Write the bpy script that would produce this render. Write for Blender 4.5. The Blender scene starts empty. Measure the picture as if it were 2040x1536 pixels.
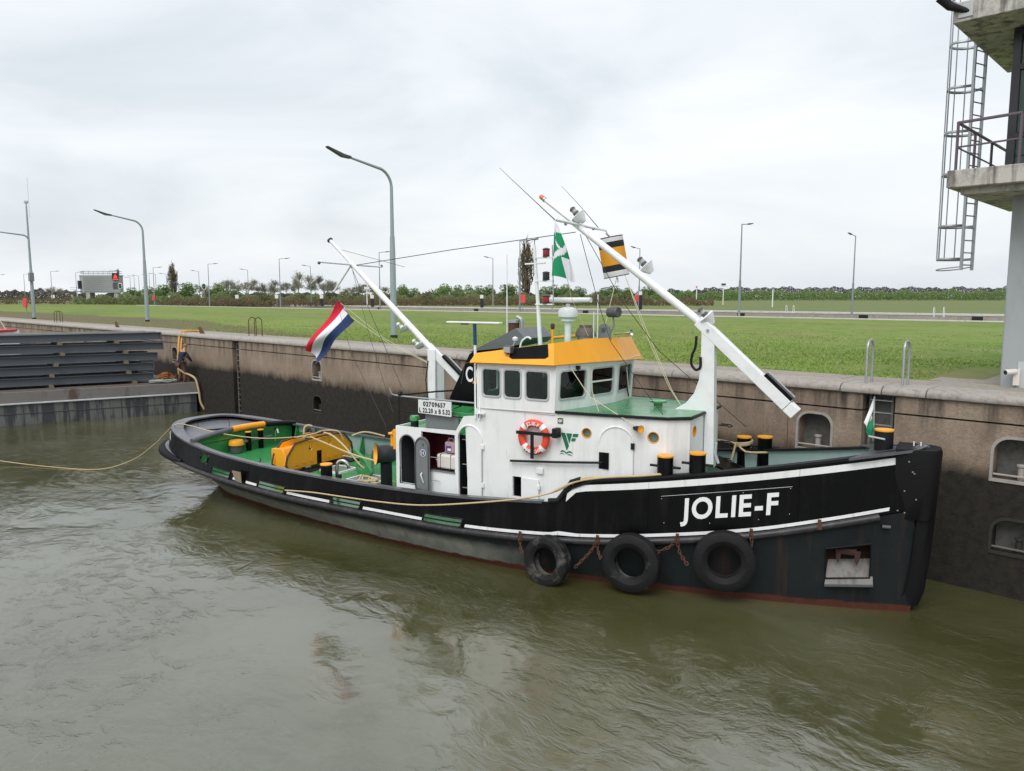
import bpy, bmesh, math, random
from mathutils import Vector, Matrix
from mathutils.geometry import tessellate_polygon
import numpy as np

S = bpy.context.scene
COL = S.collection
rnd = random.Random(11)
R = math.radians

# ------------------------------------------------------------------ camera
CAM_Z = 6.095
cam_d = bpy.data.cameras.new('camera')
cam = bpy.data.objects.new('camera', cam_d)
COL.objects.link(cam)
cam.location = (0, 0, CAM_Z)
cam.rotation_euler = (R(90 - 6.571), 0, 0)
cam_d.sensor_width = 36
cam_d.lens = 36 * 1534 / 2040
cam_d.clip_start = 0.1
cam_d.clip_end = 6000
S.camera = cam

# ------------------------------------------------------------------ sky and sun
SUN_AZ, SUN_EL = R(205), R(52)        # overcast: a broad soft glow behind the camera
W = bpy.data.worlds.new('World')
S.world = W
W.use_nodes = True
nt = W.node_tree
nt.nodes.clear()
wo = nt.nodes.new('ShaderNodeOutputWorld')
mixs = nt.nodes.new('ShaderNodeMixShader')
b1 = nt.nodes.new('ShaderNodeBackground')
b2 = nt.nodes.new('ShaderNodeBackground')
sky = nt.nodes.new('ShaderNodeTexSky')
sky.sky_type = 'NISHITA'
sky.sun_disc = False
sky.sun_elevation = SUN_EL
sky.sun_rotation = SUN_AZ
sky.air_density = 1.6
sky.dust_density = 3.0
nt.links.new(sky.outputs[0], b1.inputs[0])
b1.inputs[1].default_value = 0.10
tc = nt.nodes.new('ShaderNodeTexCoord')
mp = nt.nodes.new('ShaderNodeMapping')
mp.inputs['Scale'].default_value = (1.5, 1.5, 4.6)
mp.inputs['Rotation'].default_value = (R(6), R(-8), R(20))
nt.links.new(tc.outputs['Generated'], mp.inputs[0])
n1 = nt.nodes.new('ShaderNodeTexNoise')
n1.inputs['Scale'].default_value = 1.5
n1.inputs['Detail'].default_value = 7
n1.inputs['Roughness'].default_value = 0.52
n1.inputs['Distortion'].default_value = 0.5
nt.links.new(mp.outputs[0], n1.inputs['Vector'])
cr = nt.nodes.new('ShaderNodeValToRGB')
cr.color_ramp.elements[0].position = 0.30
cr.color_ramp.elements[0].color = (0.62, 0.665, 0.715, 1)
cr.color_ramp.elements[1].position = 0.66
cr.color_ramp.elements[1].color = (0.865, 0.882, 0.905, 1)
e = cr.color_ramp.elements.new(0.47)
e.color = (0.745, 0.785, 0.825, 1)
nt.links.new(n1.outputs[0], cr.inputs[0])
nt.links.new(cr.outputs[0], b2.inputs[0])
b2.inputs[1].default_value = 1.0
mixs.inputs[0].default_value = 0.9
nt.links.new(b1.outputs[0], mixs.inputs[1])
nt.links.new(b2.outputs[0], mixs.inputs[2])
nt.links.new(mixs.outputs[0], wo.inputs[0])

sun_d = bpy.data.lights.new('sun', 'SUN')
sun_d.energy = 1.5
sun_d.angle = R(40)
sun_d.color = (1.0, 0.97, 0.93)
sun = bpy.data.objects.new('sun', sun_d)
COL.objects.link(sun)
sun.rotation_euler = (R(90) - SUN_EL, 0, R(-25))

vs = S.view_settings
vs.view_transform = 'Standard'
vs.look = 'None'
vs.exposure = 0.30
vs.gamma = 1.0
S.render.engine = 'CYCLES'
S.cycles.use_denoising = True
S.cycles.max_bounces = 8
S.cycles.transparent_max_bounces = 8
S.cycles.caustics_reflective = False
S.cycles.caustics_refractive = False

# ------------------------------------------------------------------ frames of reference
# tug: x forward from the stern, y to port, z up from the water
TH = 0.54566
TUG0 = Vector((-10.904, 25.8615, 0))
TUG_M = Matrix.Translation(TUG0) @ Matrix.Rotation(-TH, 4, 'Z')
# lock wall: x along the wall (towards the camera), y into the land
WA = R(43.81)
WALL0 = Vector((-16.22, 40.36, 0))
WALL_M = Matrix.Translation(WALL0) @ Matrix.Rotation(-WA, 4, 'Z')
QZ = 4.12        # quay level


def T(x, y, z):
    return TUG_M @ Vector((x, y, z))


def Wd(a, o, z):
    return WALL_M @ Vector((a, o, z))


# ------------------------------------------------------------------ mesh builder
class MB:
    def __init__(s):
        s.v, s.f = [], []

    def add(s, vs, fs):
        o = len(s.v)
        s.v += [tuple(p) for p in vs]
        s.f += [tuple(i + o for i in f) for f in fs]
        return s

    def box(s, c, d, rot=None):
        h = [x / 2 for x in d]
        vs = []
        for sx in (-1, 1):
            for sy in (-1, 1):
                for sz in (-1, 1):
                    p = Vector((sx * h[0], sy * h[1], sz * h[2]))
                    if rot is not None:
                        p = rot @ p
                    vs.append(p + Vector(c))
        return s.add(vs, [(0, 1, 3, 2), (4, 6, 7, 5), (0, 4, 5, 1), (2, 3, 7, 6), (0, 2, 6, 4), (1, 5, 7, 3)])

    def tube(s, pts, r, n=8, closed=False, caps=True):
        P = [Vector(p) for p in pts]
        m = len(P)
        rr = r if isinstance(r, (list, tuple)) else [r] * m
        tg = []
        for i in range(m):
            if closed:
                t = P[(i + 1) % m] - P[i - 1]
            else:
                t = P[min(i + 1, m - 1)] - P[max(i - 1, 0)]
            tg.append(t.normalized() if t.length > 1e-9 else Vector((0, 0, 1)))
        up = Vector((0, 0, 1)) if abs(tg[0].z) < 0.9 else Vector((1, 0, 0))
        nn = (up - tg[0] * up.dot(tg[0])).normalized()
        vs = []
        for i in range(m):
            nn = (nn - tg[i] * nn.dot(tg[i]))
            nn = nn.normalized() if nn.length > 1e-6 else tg[i].orthogonal().normalized()
            bb = tg[i].cross(nn)
            for k in range(n):
                a = 2 * math.pi * k / n
                vs.append(P[i] + (nn * math.cos(a) + bb * math.sin(a)) * rr[i])
        fs = []
        for i in range(m if closed else m - 1):
            j = (i + 1) % m
            for k in range(n):
                k2 = (k + 1) % n
                fs.append((i * n + k, i * n + k2, j * n + k2, j * n + k))
        if caps and not closed:
            fs.append(tuple(range(n - 1, -1, -1)))
            fs.append(tuple((m - 1) * n + k for k in range(n)))
        return s.add(vs, fs)

    def cyl(s, a, b, r, n=16, r2=None):
        return s.tube([a, b], [r, r if r2 is None else r2], n)

    def lathe(s, prof, o=(0, 0, 0), axis=(0, 0, 1), n=24, arc=None, close=False):
        ax = Vector(axis).normalized()
        u = ax.orthogonal().normalized()
        w = ax.cross(u)
        o = Vector(o)
        vs, m = [], len(prof)
        for k in range(n):
            a = 2 * math.pi * k / n
            dr = u * math.cos(a) + w * math.sin(a)
            for (r, h) in prof:
                vs.append(o + dr * r + ax * h)
        fs = []
        for k in range(n):
            k2 = (k + 1) % n
            for i in range(m if close else m - 1):
                j = (i + 1) % m
                fs.append((k * m + i, k2 * m + i, k2 * m + j, k * m + j))
        return s.add(vs, fs)

    def sphere(s, c, r, n=12, sc=(1, 1, 1)):
        c = Vector(c)
        vs, fs = [], []
        h = n // 2
        for i in range(h + 1):
            th = math.pi * i / h
            for k in range(n):
                a = 2 * math.pi * k / n
                vs.append(c + Vector((r * sc[0] * math.sin(th) * math.cos(a), r * sc[1] * math.sin(th) * math.sin(a), r * sc[2] * math.cos(th))))
        for i in range(h):
            for k in range(n):
                k2 = (k + 1) % n
                fs.append((i * n + k, (i + 1) * n + k, (i + 1) * n + k2, i * n + k2))
        return s.add(vs, fs)

    def prism(s, poly, fn, d0, d1):
        """poly in 2D, fn(u, v, d) -> point; solid between depths d0 and d1"""
        return s.plate(poly, [], fn, d0, d1)

    def plate(s, outer, holes, fn, d0, d1):
        loops = [outer] + list(holes)
        flat = [p for l in loops for p in l]
        n = len(flat)
        tri = tessellate_polygon([[Vector((p[0], p[1], 0)) for p in l] for l in loops])
        vs = [fn(p[0], p[1], d0) for p in flat] + [fn(p[0], p[1], d1) for p in flat]
        fs = [tuple(t) for t in tri] + [tuple(i + n for i in reversed(t)) for t in tri]
        o = 0
        for l in loops:
            k = len(l)
            for i in range(k):
                a, b = o + i, o + (i + 1) % k
                fs.append((a, b, b + n, a + n))
            o += k
        return s.add(vs, fs)

    def ribbon(s, A, B):
        n = len(A)
        return s.add(list(A) + list(B), [(i, i + 1, n + i + 1, n + i) for i in range(n - 1)])

    def build(s, name, mat, parent=None, smooth=True, bevel=0, M=None, angle=38, recalc=True):
        me = bpy.data.meshes.new(name)
        me.from_pydata([tuple(p) for p in s.v], [], s.f)
        if recalc and len(s.f) < 60000:
            b = bmesh.new()
            b.from_mesh(me)
            bmesh.ops.recalc_face_normals(b, faces=b.faces)
            b.to_mesh(me)
            b.free()
        if smooth:
            me.polygons.foreach_set('use_smooth', [True] * len(me.polygons))
            me.set_sharp_from_angle(angle=R(angle))
        me.materials.append(mat)
        o = bpy.data.objects.new(name, me)
        COL.objects.link(o)
        if parent is not None:
            o.parent = parent
        if M is not None:
            o.matrix_world = M
        if bevel:
            md = o.modifiers.new('bevel', 'BEVEL')
            md.width = bevel
            md.segments = 2
            md.limit_method = 'ANGLE'
            md.angle_limit = R(40)
        return o


def tag(o, label=None, cat=None, group=None, kind=None):
    if label:
        o['label'] = label
    if cat:
        o['category'] = cat
    if group:
        o['group'] = group
    if kind:
        o['kind'] = kind
    return o


def thing(name, label, cat, M=None, group=None):
    o = bpy.data.objects.new(name, None)
    o.empty_display_size = 0.2
    COL.objects.link(o)
    if M is not None:
        o.matrix_world = M
    return tag(o, label, cat, group)


def copy_tree(o, parent=None):
    c = o.copy()
    COL.objects.link(c)
    if parent is not None:
        c.parent = parent
    for ch in list(o.children):
        copy_tree(ch, c)
    return c


def lerp_table(tab):
    xs = [p[0] for p in tab]
    ys = [p[1] for p in tab]
    return lambda s: float(np.interp(s, xs, ys))


def smooth_table(tab):
    """Catmull-Rom interpolation through a table"""
    xs = [p[0] for p in tab]
    ys = [p[1] for p in tab]
    m = []
    for i in range(len(xs)):
        a, b = max(i - 1, 0), min(i + 1, len(xs) - 1)
        m.append((ys[b] - ys[a]) / (xs[b] - xs[a]))

    def f(s):
        if s <= xs[0]:
            return ys[0]
        if s >= xs[-1]:
            return ys[-1]
        i = int(np.searchsorted(xs, s)) - 1
        h = xs[i + 1] - xs[i]
        t = (s - xs[i]) / h
        return ((2 * t**3 - 3 * t**2 + 1) * ys[i] + (t**3 - 2 * t**2 + t) * h * m[i] + (-2 * t**3 + 3 * t**2) * ys[i + 1] + (t**3 - t**2) * h * m[i + 1])
    return f


def spline(pts, n=8):
    """smooth 3D curve through points"""
    P = [Vector(p) for p in pts]
    out = []
    for i in range(len(P) - 1):
        p0, p1, p2, p3 = P[max(i - 1, 0)], P[i], P[i + 1], P[min(i + 2, len(P) - 1)]
        for k in range(n):
            t = k / n
            out.append(0.5 * ((2 * p1) + (p2 - p0) * t + (2 * p0 - 5 * p1 + 4 * p2 - p3) * t * t + (3 * p1 - p0 - 3 * p2 + p3) * t**3))
    out.append(P[-1])
    return out


def rrect(x0, x1, y0, y1, r, n=4):
    out = []
    for cx, cy, a0 in ((x1 - r, y1 - r, 0), (x0 + r, y1 - r, 90), (x0 + r, y0 + r, 180), (x1 - r, y0 + r, 270)):
        for k in range(n + 1):
            a = R(a0 + 90 * k / n)
            out.append((cx + r * math.cos(a), cy + r * math.sin(a)))
    return out


def arch(x0, x1, y0, y1, n=10, r=None):
    """door outline: flat foot, round head"""
    cx, rx = (x0 + x1) / 2, (x1 - x0) / 2
    ry = r or rx
    out = [(x0, y0), (x1, y0)]
    for k in range(n + 1):
        a = math.pi * k / n
        out.append((cx + rx * math.cos(a), y1 - ry + ry * math.sin(a)))
    return out


def circle(cx, cy, r, n=20):
    return [(cx + r * math.cos(2 * math.pi * k / n), cy + r * math.sin(2 * math.pi * k / n)) for k in range(n)]


# ------------------------------------------------------------------ text
_fc = bpy.data.curves.new('font_probe', 'FONT')


def glyph(ch, size, bold=0.0, depth=0.004, xs=1.0):
    """mesh vertices/faces of one character, x from 0"""
    cu = bpy.data.curves.new('glyph', 'FONT')
    cu.body = ch
    cu.size = size
    cu.extrude = depth / 2
    cu.offset = bold
    cu.resolution_u = 5
    ob = bpy.data.objects.new('glyph', cu)
    COL.objects.link(ob)
    dg = bpy.context.evaluated_depsgraph_get()
    me = bpy.data.meshes.new_from_object(ob.evaluated_get(dg))
    vs = [Vector((v.co.x * xs, v.co.y, v.co.z)) for v in me.vertices]
    fs = [tuple(p.vertices) for p in me.polygons]
    bpy.data.objects.remove(ob)
    bpy.data.curves.remove(cu)
    bpy.data.meshes.remove(me)
    if vs:
        x0 = min(v.x for v in vs)
        vs = [v - Vector((x0, 0, 0)) for v in vs]
        w = max(v.x for v in vs)
    else:
        w = size * 0.25
    return vs, fs, w


def lettering(text, size, fn, mat, parent, bold=0.0, gap=0.12, width=None, name='letter', depth=0.004, xs=1.0):
    """one part per character; fn(x, y, d) maps the flat text to space"""
    gl = [glyph(c, size, bold, depth, xs) if c != ' ' else ([], [], size * 0.22) for c in text]
    g = gap * size
    tot = sum(x[2] for x in gl) + g * (len(gl) - 1)
    k = (width / tot) if width else 1.0
    x = 0
    for vs, fs, w in gl:
        if vs:
            m = MB()
            m.add([fn((v.x + x) * k, v.y, v.z) for v in vs], fs)
            m.build(name, mat, parent, smooth=False)
        x += w + g
    return tot * k


# ------------------------------------------------------------------ materials
def nodes(name):
    m = bpy.data.materials.new(name)
    m.use_nodes = True
    t = m.node_tree
    return m, t, t.nodes['Principled BSDF']


def tex_noise(t, vec, scale, detail=4, rough=0.55, dist=0.0):
    n = t.nodes.new('ShaderNodeTexNoise')
    n.inputs['Scale'].default_value = scale
    n.inputs['Detail'].default_value = detail
    n.inputs['Roughness'].default_value = rough
    n.inputs['Distortion'].default_value = dist
    if vec is not None:
        t.links.new(vec, n.inputs['Vector'])
    return n.outputs[0]


def ramp(t, fac, stops):
    n = t.nodes.new('ShaderNodeValToRGB')
    el = n.color_ramp.elements
    while len(el) < len(stops):
        el.new(0.5)
    for e_, (p, c) in zip(el, stops):
        e_.position = p
        e_.color = (*c, 1) if len(c) == 3 else c
    t.links.new(fac, n.inputs[0])
    return n.outputs[0]


def grey(a):
    return (a, a, a)


def mixc(t, fac, a, b, mode='MIX'):
    n = t.nodes.new('ShaderNodeMix')
    n.data_type = 'RGBA'
    n.blend_type = mode
    for sock, val in ((n.inputs[0], fac), (n.inputs[6], a), (n.inputs[7], b)):
        if hasattr(val, 'is_linked') or isinstance(val, bpy.types.NodeSocket):
            t.links.new(val, sock)
        elif isinstance(val, (int, float)):
            sock.default_value = val
        else:
            sock.default_value = (*val, 1)
    return n.outputs[2]


def math_n(t, op, a, b=0.0, clamp=False):
    n = t.nodes.new('ShaderNodeMath')
    n.operation = op
    n.use_clamp = clamp
    for i, val in enumerate((a, b)):
        if isinstance(val, bpy.types.NodeSocket):
            t.links.new(val, n.inputs[i])
        else:
            n.inputs[i].default_value = val
    return n.outputs[0]


def mapping(t, vec, scale=(1, 1, 1), rot=(0, 0, 0), loc=(0, 0, 0)):
    n = t.nodes.new('ShaderNodeMapping')
    n.inputs['Scale'].default_value = scale
    n.inputs['Rotation'].default_value = rot
    n.inputs['Location'].default_value = loc
    t.links.new(vec, n.inputs[0])
    return n.outputs[0]


def objco(t):
    return t.nodes.new('ShaderNodeTexCoord').outputs['Object']


def geoco(t):
    return t.nodes.new('ShaderNodeNewGeometry').outputs['Position']


def bumpn(t, p, h, strength, dist=0.02):
    b = t.nodes.new('ShaderNodeBump')
    b.inputs['Strength'].default_value = strength
    b.inputs['Distance'].default_value = dist
    t.links.new(h, b.inputs['Height'])
    t.links.new(b.outputs[0], p.inputs['Normal'])


def paint(name, col, rough=0.42, dirt=(0.16, 0.13, 0.10), amount=0.25, streak=True, metal=0.0, scale=2.2, bump=0.06, spec=0.5, rust=0.0):
    """painted steel: slightly uneven colour, dirt in vertical streaks, uneven gloss"""
    m, t, p = nodes(name)
    co = objco(t)
    st = mapping(t, co, (1, 1, 0.16) if streak else (1, 1, 1))
    a = tex_noise(t, st, scale * 1.6, 6, 0.62)
    f = ramp(t, a, [(0.50, grey(0)), (0.78, grey(1))])
    f = math_n(t, 'MULTIPLY', f, amount)
    v = tex_noise(t, co, 0.9, 3)
    c0 = mixc(t, v, tuple(c * 0.90 for c in col), tuple(min(c * 1.08, 1) for c in col))
    c1 = mixc(t, f, c0, dirt)
    if rust:
        rn_ = tex_noise(t, mapping(t, co, (3.2, 3.2, 0.35), (0, 0, 0), (5, 2, 1)), 1.6, 5, 0.6)
        c1 = mixc(t, math_n(t, 'MULTIPLY', ramp(t, rn_, [(0.63, grey(0)), (0.74, grey(1))]), rust), c1, (0.30, 0.13, 0.05))
    t.links.new(c1, p.inputs['Base Color'])
    r = tex_noise(t, co, 5, 4)
    rr = math_n(t, 'MULTIPLY_ADD', r, 0.3)
    rr.node.inputs[2].default_value = rough - 0.15
    t.links.new(rr, p.inputs['Roughness'])
    p.inputs['Metallic'].default_value = metal
    p.inputs['Specular IOR Level'].default_value = spec
    if bump:
        bumpn(t, p, tex_noise(t, co, 3.0, 3), bump, 0.02)
    return m


def plain(name, col, rough=0.6, metal=0.0, var=0.25, scale=8, bump=0.0, bscale=60, spec=0.5):
    m, t, p = nodes(name)
    co = objco(t)
    v = tex_noise(t, co, scale, 5, 0.6)
    c = mixc(t, v, tuple(x * (1 - var) for x in col), tuple(min(x * (1 + var), 1) for x in col))
    t.links.new(c, p.inputs['Base Color'])
    p.inputs['Roughness'].default_value = rough
    p.inputs['Metallic'].default_value = metal
    p.inputs['Specular IOR Level'].default_value = spec
    if bump:
        bumpn(t, p, tex_noise(t, co, bscale, 4), bump, 0.01)
    return m


MT = {}
MT['white'] = paint('white_paint', (0.86, 0.87, 0.875), 0.36, (0.50, 0.47, 0.41), 0.38, scale=3.0, bump=0.22, rust=0.45)
MT['white2'] = paint('white_mast_paint', (0.86, 0.88, 0.89), 0.35, (0.40, 0.36, 0.30), 0.25, streak=False)
MT['black'] = paint('black_paint', (0.0028, 0.0028, 0.0036), 0.30, (0.022, 0.021, 0.021), 0.55, spec=0.15, bump=0.30)
MT['blackm'] = paint('black_matt', (0.007, 0.007, 0.009), 0.5, (0.03, 0.028, 0.026), 0.35, spec=0.3)
MT['capgrey'] = paint('worn_black_cap', (0.085, 0.088, 0.10), 0.30, (0.20, 0.20, 0.20), 0.55, streak=False, spec=0.7)
MT['yellow'] = paint('orange_yellow_paint', (0.92, 0.40, 0.022), 0.40, (0.45, 0.20, 0.03), 0.20)
MT['green'] = paint('green_deck_paint', (0.042, 0.265, 0.082), 0.19, (0.06, 0.12, 0.05), 0.35, streak=False)
MT['greenpale'] = paint('worn_green_roof', (0.06, 0.24, 0.10), 0.26, (0.30, 0.42, 0.32), 0.45, streak=False)
MT['lining'] = paint('bluegrey_lining', (0.36, 0.45, 0.46), 0.45, (0.25, 0.22, 0.18), 0.35)
MT['grey'] = paint('mid_grey_paint', (0.20, 0.21, 0.22), 0.45, (0.12, 0.10, 0.08), 0.3)
MT['darkgrey'] = paint('dark_grey_paint', (0.085, 0.09, 0.10), 0.4, (0.05, 0.04, 0.035), 0.3)
MT['ltgrey'] = paint('light_grey_paint', (0.50, 0.53, 0.54), 0.42, (0.25, 0.2, 0.16), 0.3)
MT['steel'] = plain('galvanised_steel', (0.42, 0.44, 0.45), 0.45, 0.7, 0.2, 10)
MT['chrome'] = plain('stainless_pipe', (0.6, 0.58, 0.54), 0.22, 1.0, 0.15, 10)
MT['rust'] = plain('rusty_iron', (0.11, 0.055, 0.035), 0.85, 0.2, 0.5, 25, 0.4)
MT['rust_dark'] = plain('dark_rusty_iron', (0.045, 0.022, 0.015), 0.85, 0.2, 0.5, 25, 0.4)
MT['lens_red'] = plain('red_lens', (0.30, 0.012, 0.03), 0.2, 0, 0.2)
MT['lens_black'] = plain('dark_lens', (0.02, 0.02, 0.024), 0.25, 0, 0.2)
MT['lens_amber'] = plain('amber_lens', (0.75, 0.16, 0.03), 0.2, 0, 0.2)
MT['lens_clear'] = plain('clear_lens', (0.40, 0.40, 0.36), 0.15, 0, 0.3)
MT['maroon'] = paint('maroon_paint', (0.085, 0.008, 0.014), 0.5, (0.03, 0.01, 0.01), 0.3)
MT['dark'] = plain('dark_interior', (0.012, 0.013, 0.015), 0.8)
MT['rubber'] = plain('black_rubber', (0.006, 0.006, 0.007), 0.6, 0, 0.5, 14, 0.35, 30, 0.2)
MT['rope'] = plain('pale_rope', (0.58, 0.46, 0.27), 0.85, 0, 0.25, 40, 0.6, 220)
MT['cord'] = plain('thin_line', (0.62, 0.58, 0.40), 0.8, 0, 0.2)
MT['wire'] = plain('dark_wire', (0.035, 0.033, 0.03), 0.6, 0.2, 0.3)
MT['red'] = plain('red_paint', (0.55, 0.025, 0.03), 0.45, 0, 0.15)
MT['pinkred'] = plain('faded_red_plastic', (0.70, 0.07, 0.09), 0.45, 0, 0.15)
MT['letter_white'] = plain('white_letters', (0.86, 0.87, 0.88), 0.4, 0, 0.05)
MT['letter_black'] = plain('black_letters', (0.015, 0.015, 0.017), 0.5, 0, 0.1)
MT['logo_green'] = plain('logo_green', (0.005, 0.16, 0.075), 0.4, 0, 0.08)
MT['plastic_white'] = plain('white_plastic', (0.72, 0.68, 0.64), 0.45, 0, 0.08, 6)
MT['plastic_pink'] = plain('frosted_canister', (0.55, 0.36, 0.38), 0.4, 0, 0.12, 5)
MT['plate'] = plain('white_board', (0.76, 0.78, 0.78), 0.5, 0, 0.04, 3)
MT['blue'] = plain('blue_paint', (0.008, 0.05, 0.17), 0.4, 0, 0.15)
MT['navy'] = plain('navy_cloth', (0.018, 0.024, 0.05), 0.9, 0, 0.3, 20)
MT['brown_cloth'] = plain('brown_cloth', (0.12, 0.075, 0.055), 0.9, 0, 0.35, 20)
MT['skin'] = plain('skin', (0.50, 0.28, 0.20), 0.6, 0, 0.1)
MT['hair'] = plain('blond_hair', (0.24, 0.17, 0.10), 0.8, 0, 0.3, 40)
MT['flag_red'] = plain('flag_red', (0.62, 0.010, 0.035), 0.85, 0, 0.08, 4)
MT['flag_white'] = plain('flag_white', (0.78, 0.79, 0.83), 0.85, 0, 0.05, 4)
MT['flag_blue'] = plain('flag_blue', (0.022, 0.045, 0.15), 0.85, 0, 0.08, 4)
MT['flag_green'] = plain('flag_green', (0.008, 0.26, 0.11), 0.85, 0, 0.1, 4)
MT['buoy'] = plain('orange_lifebuoy', (0.80, 0.075, 0.03), 0.5, 0, 0.1, 5)
MT['canvas_yellow'] = plain('yellow_canvas', (0.80, 0.34, 0.02), 0.85, 0, 0.12, 6)
MT['canvas_black'] = plain('black_canvas', (0.018, 0.018, 0.022), 0.9, 0, 0.2, 6)
MT['canvas_white'] = plain('white_canvas', (0.74, 0.73, 0.74), 0.85, 0, 0.08, 6)
MT['tarp'] = plain('black_tarpaulin', (0.020, 0.021, 0.024), 0.45, 0, 0.3, 5, 0.5, 8)
MT['lamp_pole'] = plain('lamp_pole_steel', (0.30, 0.36, 0.37), 0.5, 0.15, 0.12, 3)
MT['lamp_head'] = plain('lamp_head', (0.06, 0.065, 0.07), 0.5, 0.1, 0.2, 3)
MT['lamp_far'] = plain('lamp_galvanised', (0.26, 0.30, 0.31), 0.5, 0.3, 0.15, 3)
MT['sign_white'] = plain('sign_white', (0.80, 0.80, 0.78), 0.5, 0, 0.05)
MT['purple'] = paint('purple_railing', (0.11, 0.085, 0.11), 0.5, (0.2, 0.12, 0.09), 0.35)


def glass_mat():
    m, t, p = nodes('window_glass')
    t.nodes.remove(p)
    out = t.nodes['Material Output']
    tr = t.nodes.new('ShaderNodeBsdfTransparent')
    tr.inputs[0].default_value = (0.60, 0.74, 0.69, 1)
    gl = t.nodes.new('ShaderNodeBsdfGlossy')
    gl.inputs['Roughness'].default_value = 0.03
    fr = t.nodes.new('ShaderNodeFresnel')
    fr.inputs[0].default_value = 1.5
    ms = t.nodes.new('ShaderNodeMixShader')
    t.links.new(fr.outputs[0], ms.inputs[0])
    t.links.new(tr.outputs[0], ms.inputs[1])
    t.links.new(gl.outputs[0], ms.inputs[2])
    t.links.new(ms.outputs[0], out.inputs[0])
    return m


MT['glass'] = glass_mat()


def hull_mat():
    """hull below the rubbing strake: red boot top, pale worn band, dark blue-green plate, rust runs"""
    m, t, p = nodes('weathered_hull')
    co = objco(t)
    sx = t.nodes.new('ShaderNodeSeparateXYZ')
    t.links.new(co, sx.inputs[0])
    wob = tex_noise(t, mapping(t, co, (1.3, 1, 3)), 2.0, 6, 0.65)
    z = math_n(t, 'MULTIPLY_ADD', wob, 0.16)
    t.links.new(sx.outputs[2], z.node.inputs[2])
    # run of the pale band: fades out forward
    pale = mixc(t, tex_noise(t, co, 3, 5), (0.36, 0.36, 0.30), (0.12, 0.14, 0.135))
    dark = mixc(t, tex_noise(t, mapping(t, co, (1, 1, 0.3)), 2.2, 6), (0.006, 0.0078, 0.0088), (0.024, 0.029, 0.031))
    fx = math_n(t, 'SUBTRACT', 1.0, math_n(t, 'MULTIPLY', math_n(t, 'SUBTRACT', sx.outputs[0], 13.0), 0.5), True)
    fx.node.use_clamp = True
    fz = ramp(t, z, [(0.50, grey(1)), (0.70, grey(0))])
    c = mixc(t, math_n(t, 'MULTIPLY', fz, fx), dark, pale)
    ru = tex_noise(t, mapping(t, co, (1.6, 1, 0.12)), 2.6, 6, 0.6)
    rf = ramp(t, ru, [(0.56, grey(0)), (0.74, grey(0.6))])
    c = mixc(t, rf, c, (0.07, 0.035, 0.025))
    red = mixc(t, tex_noise(t, co, 4, 6, 0.7), (0.045, 0.019, 0.014), (0.125, 0.042, 0.028))
    fr = ramp(t, z, [(0.19, grey(1)), (0.22, grey(0))])
    c = mixc(t, fr, c, red)
    t.links.new(c, p.inputs['Base Color'])
    p.inputs['Roughness'].default_value = 0.5
    p.inputs['Specular IOR Level'].default_value = 0.15
    bumpn(t, p, tex_noise(t, co, 2.2, 5), 0.35, 0.05)
    return m


MT['hull'] = hull_mat()
MT['strake'] = paint('scuffed_strake', (0.020, 0.019, 0.023), 0.42, (0.10, 0.085, 0.085), 0.6, streak=False, scale=3.5)
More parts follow.
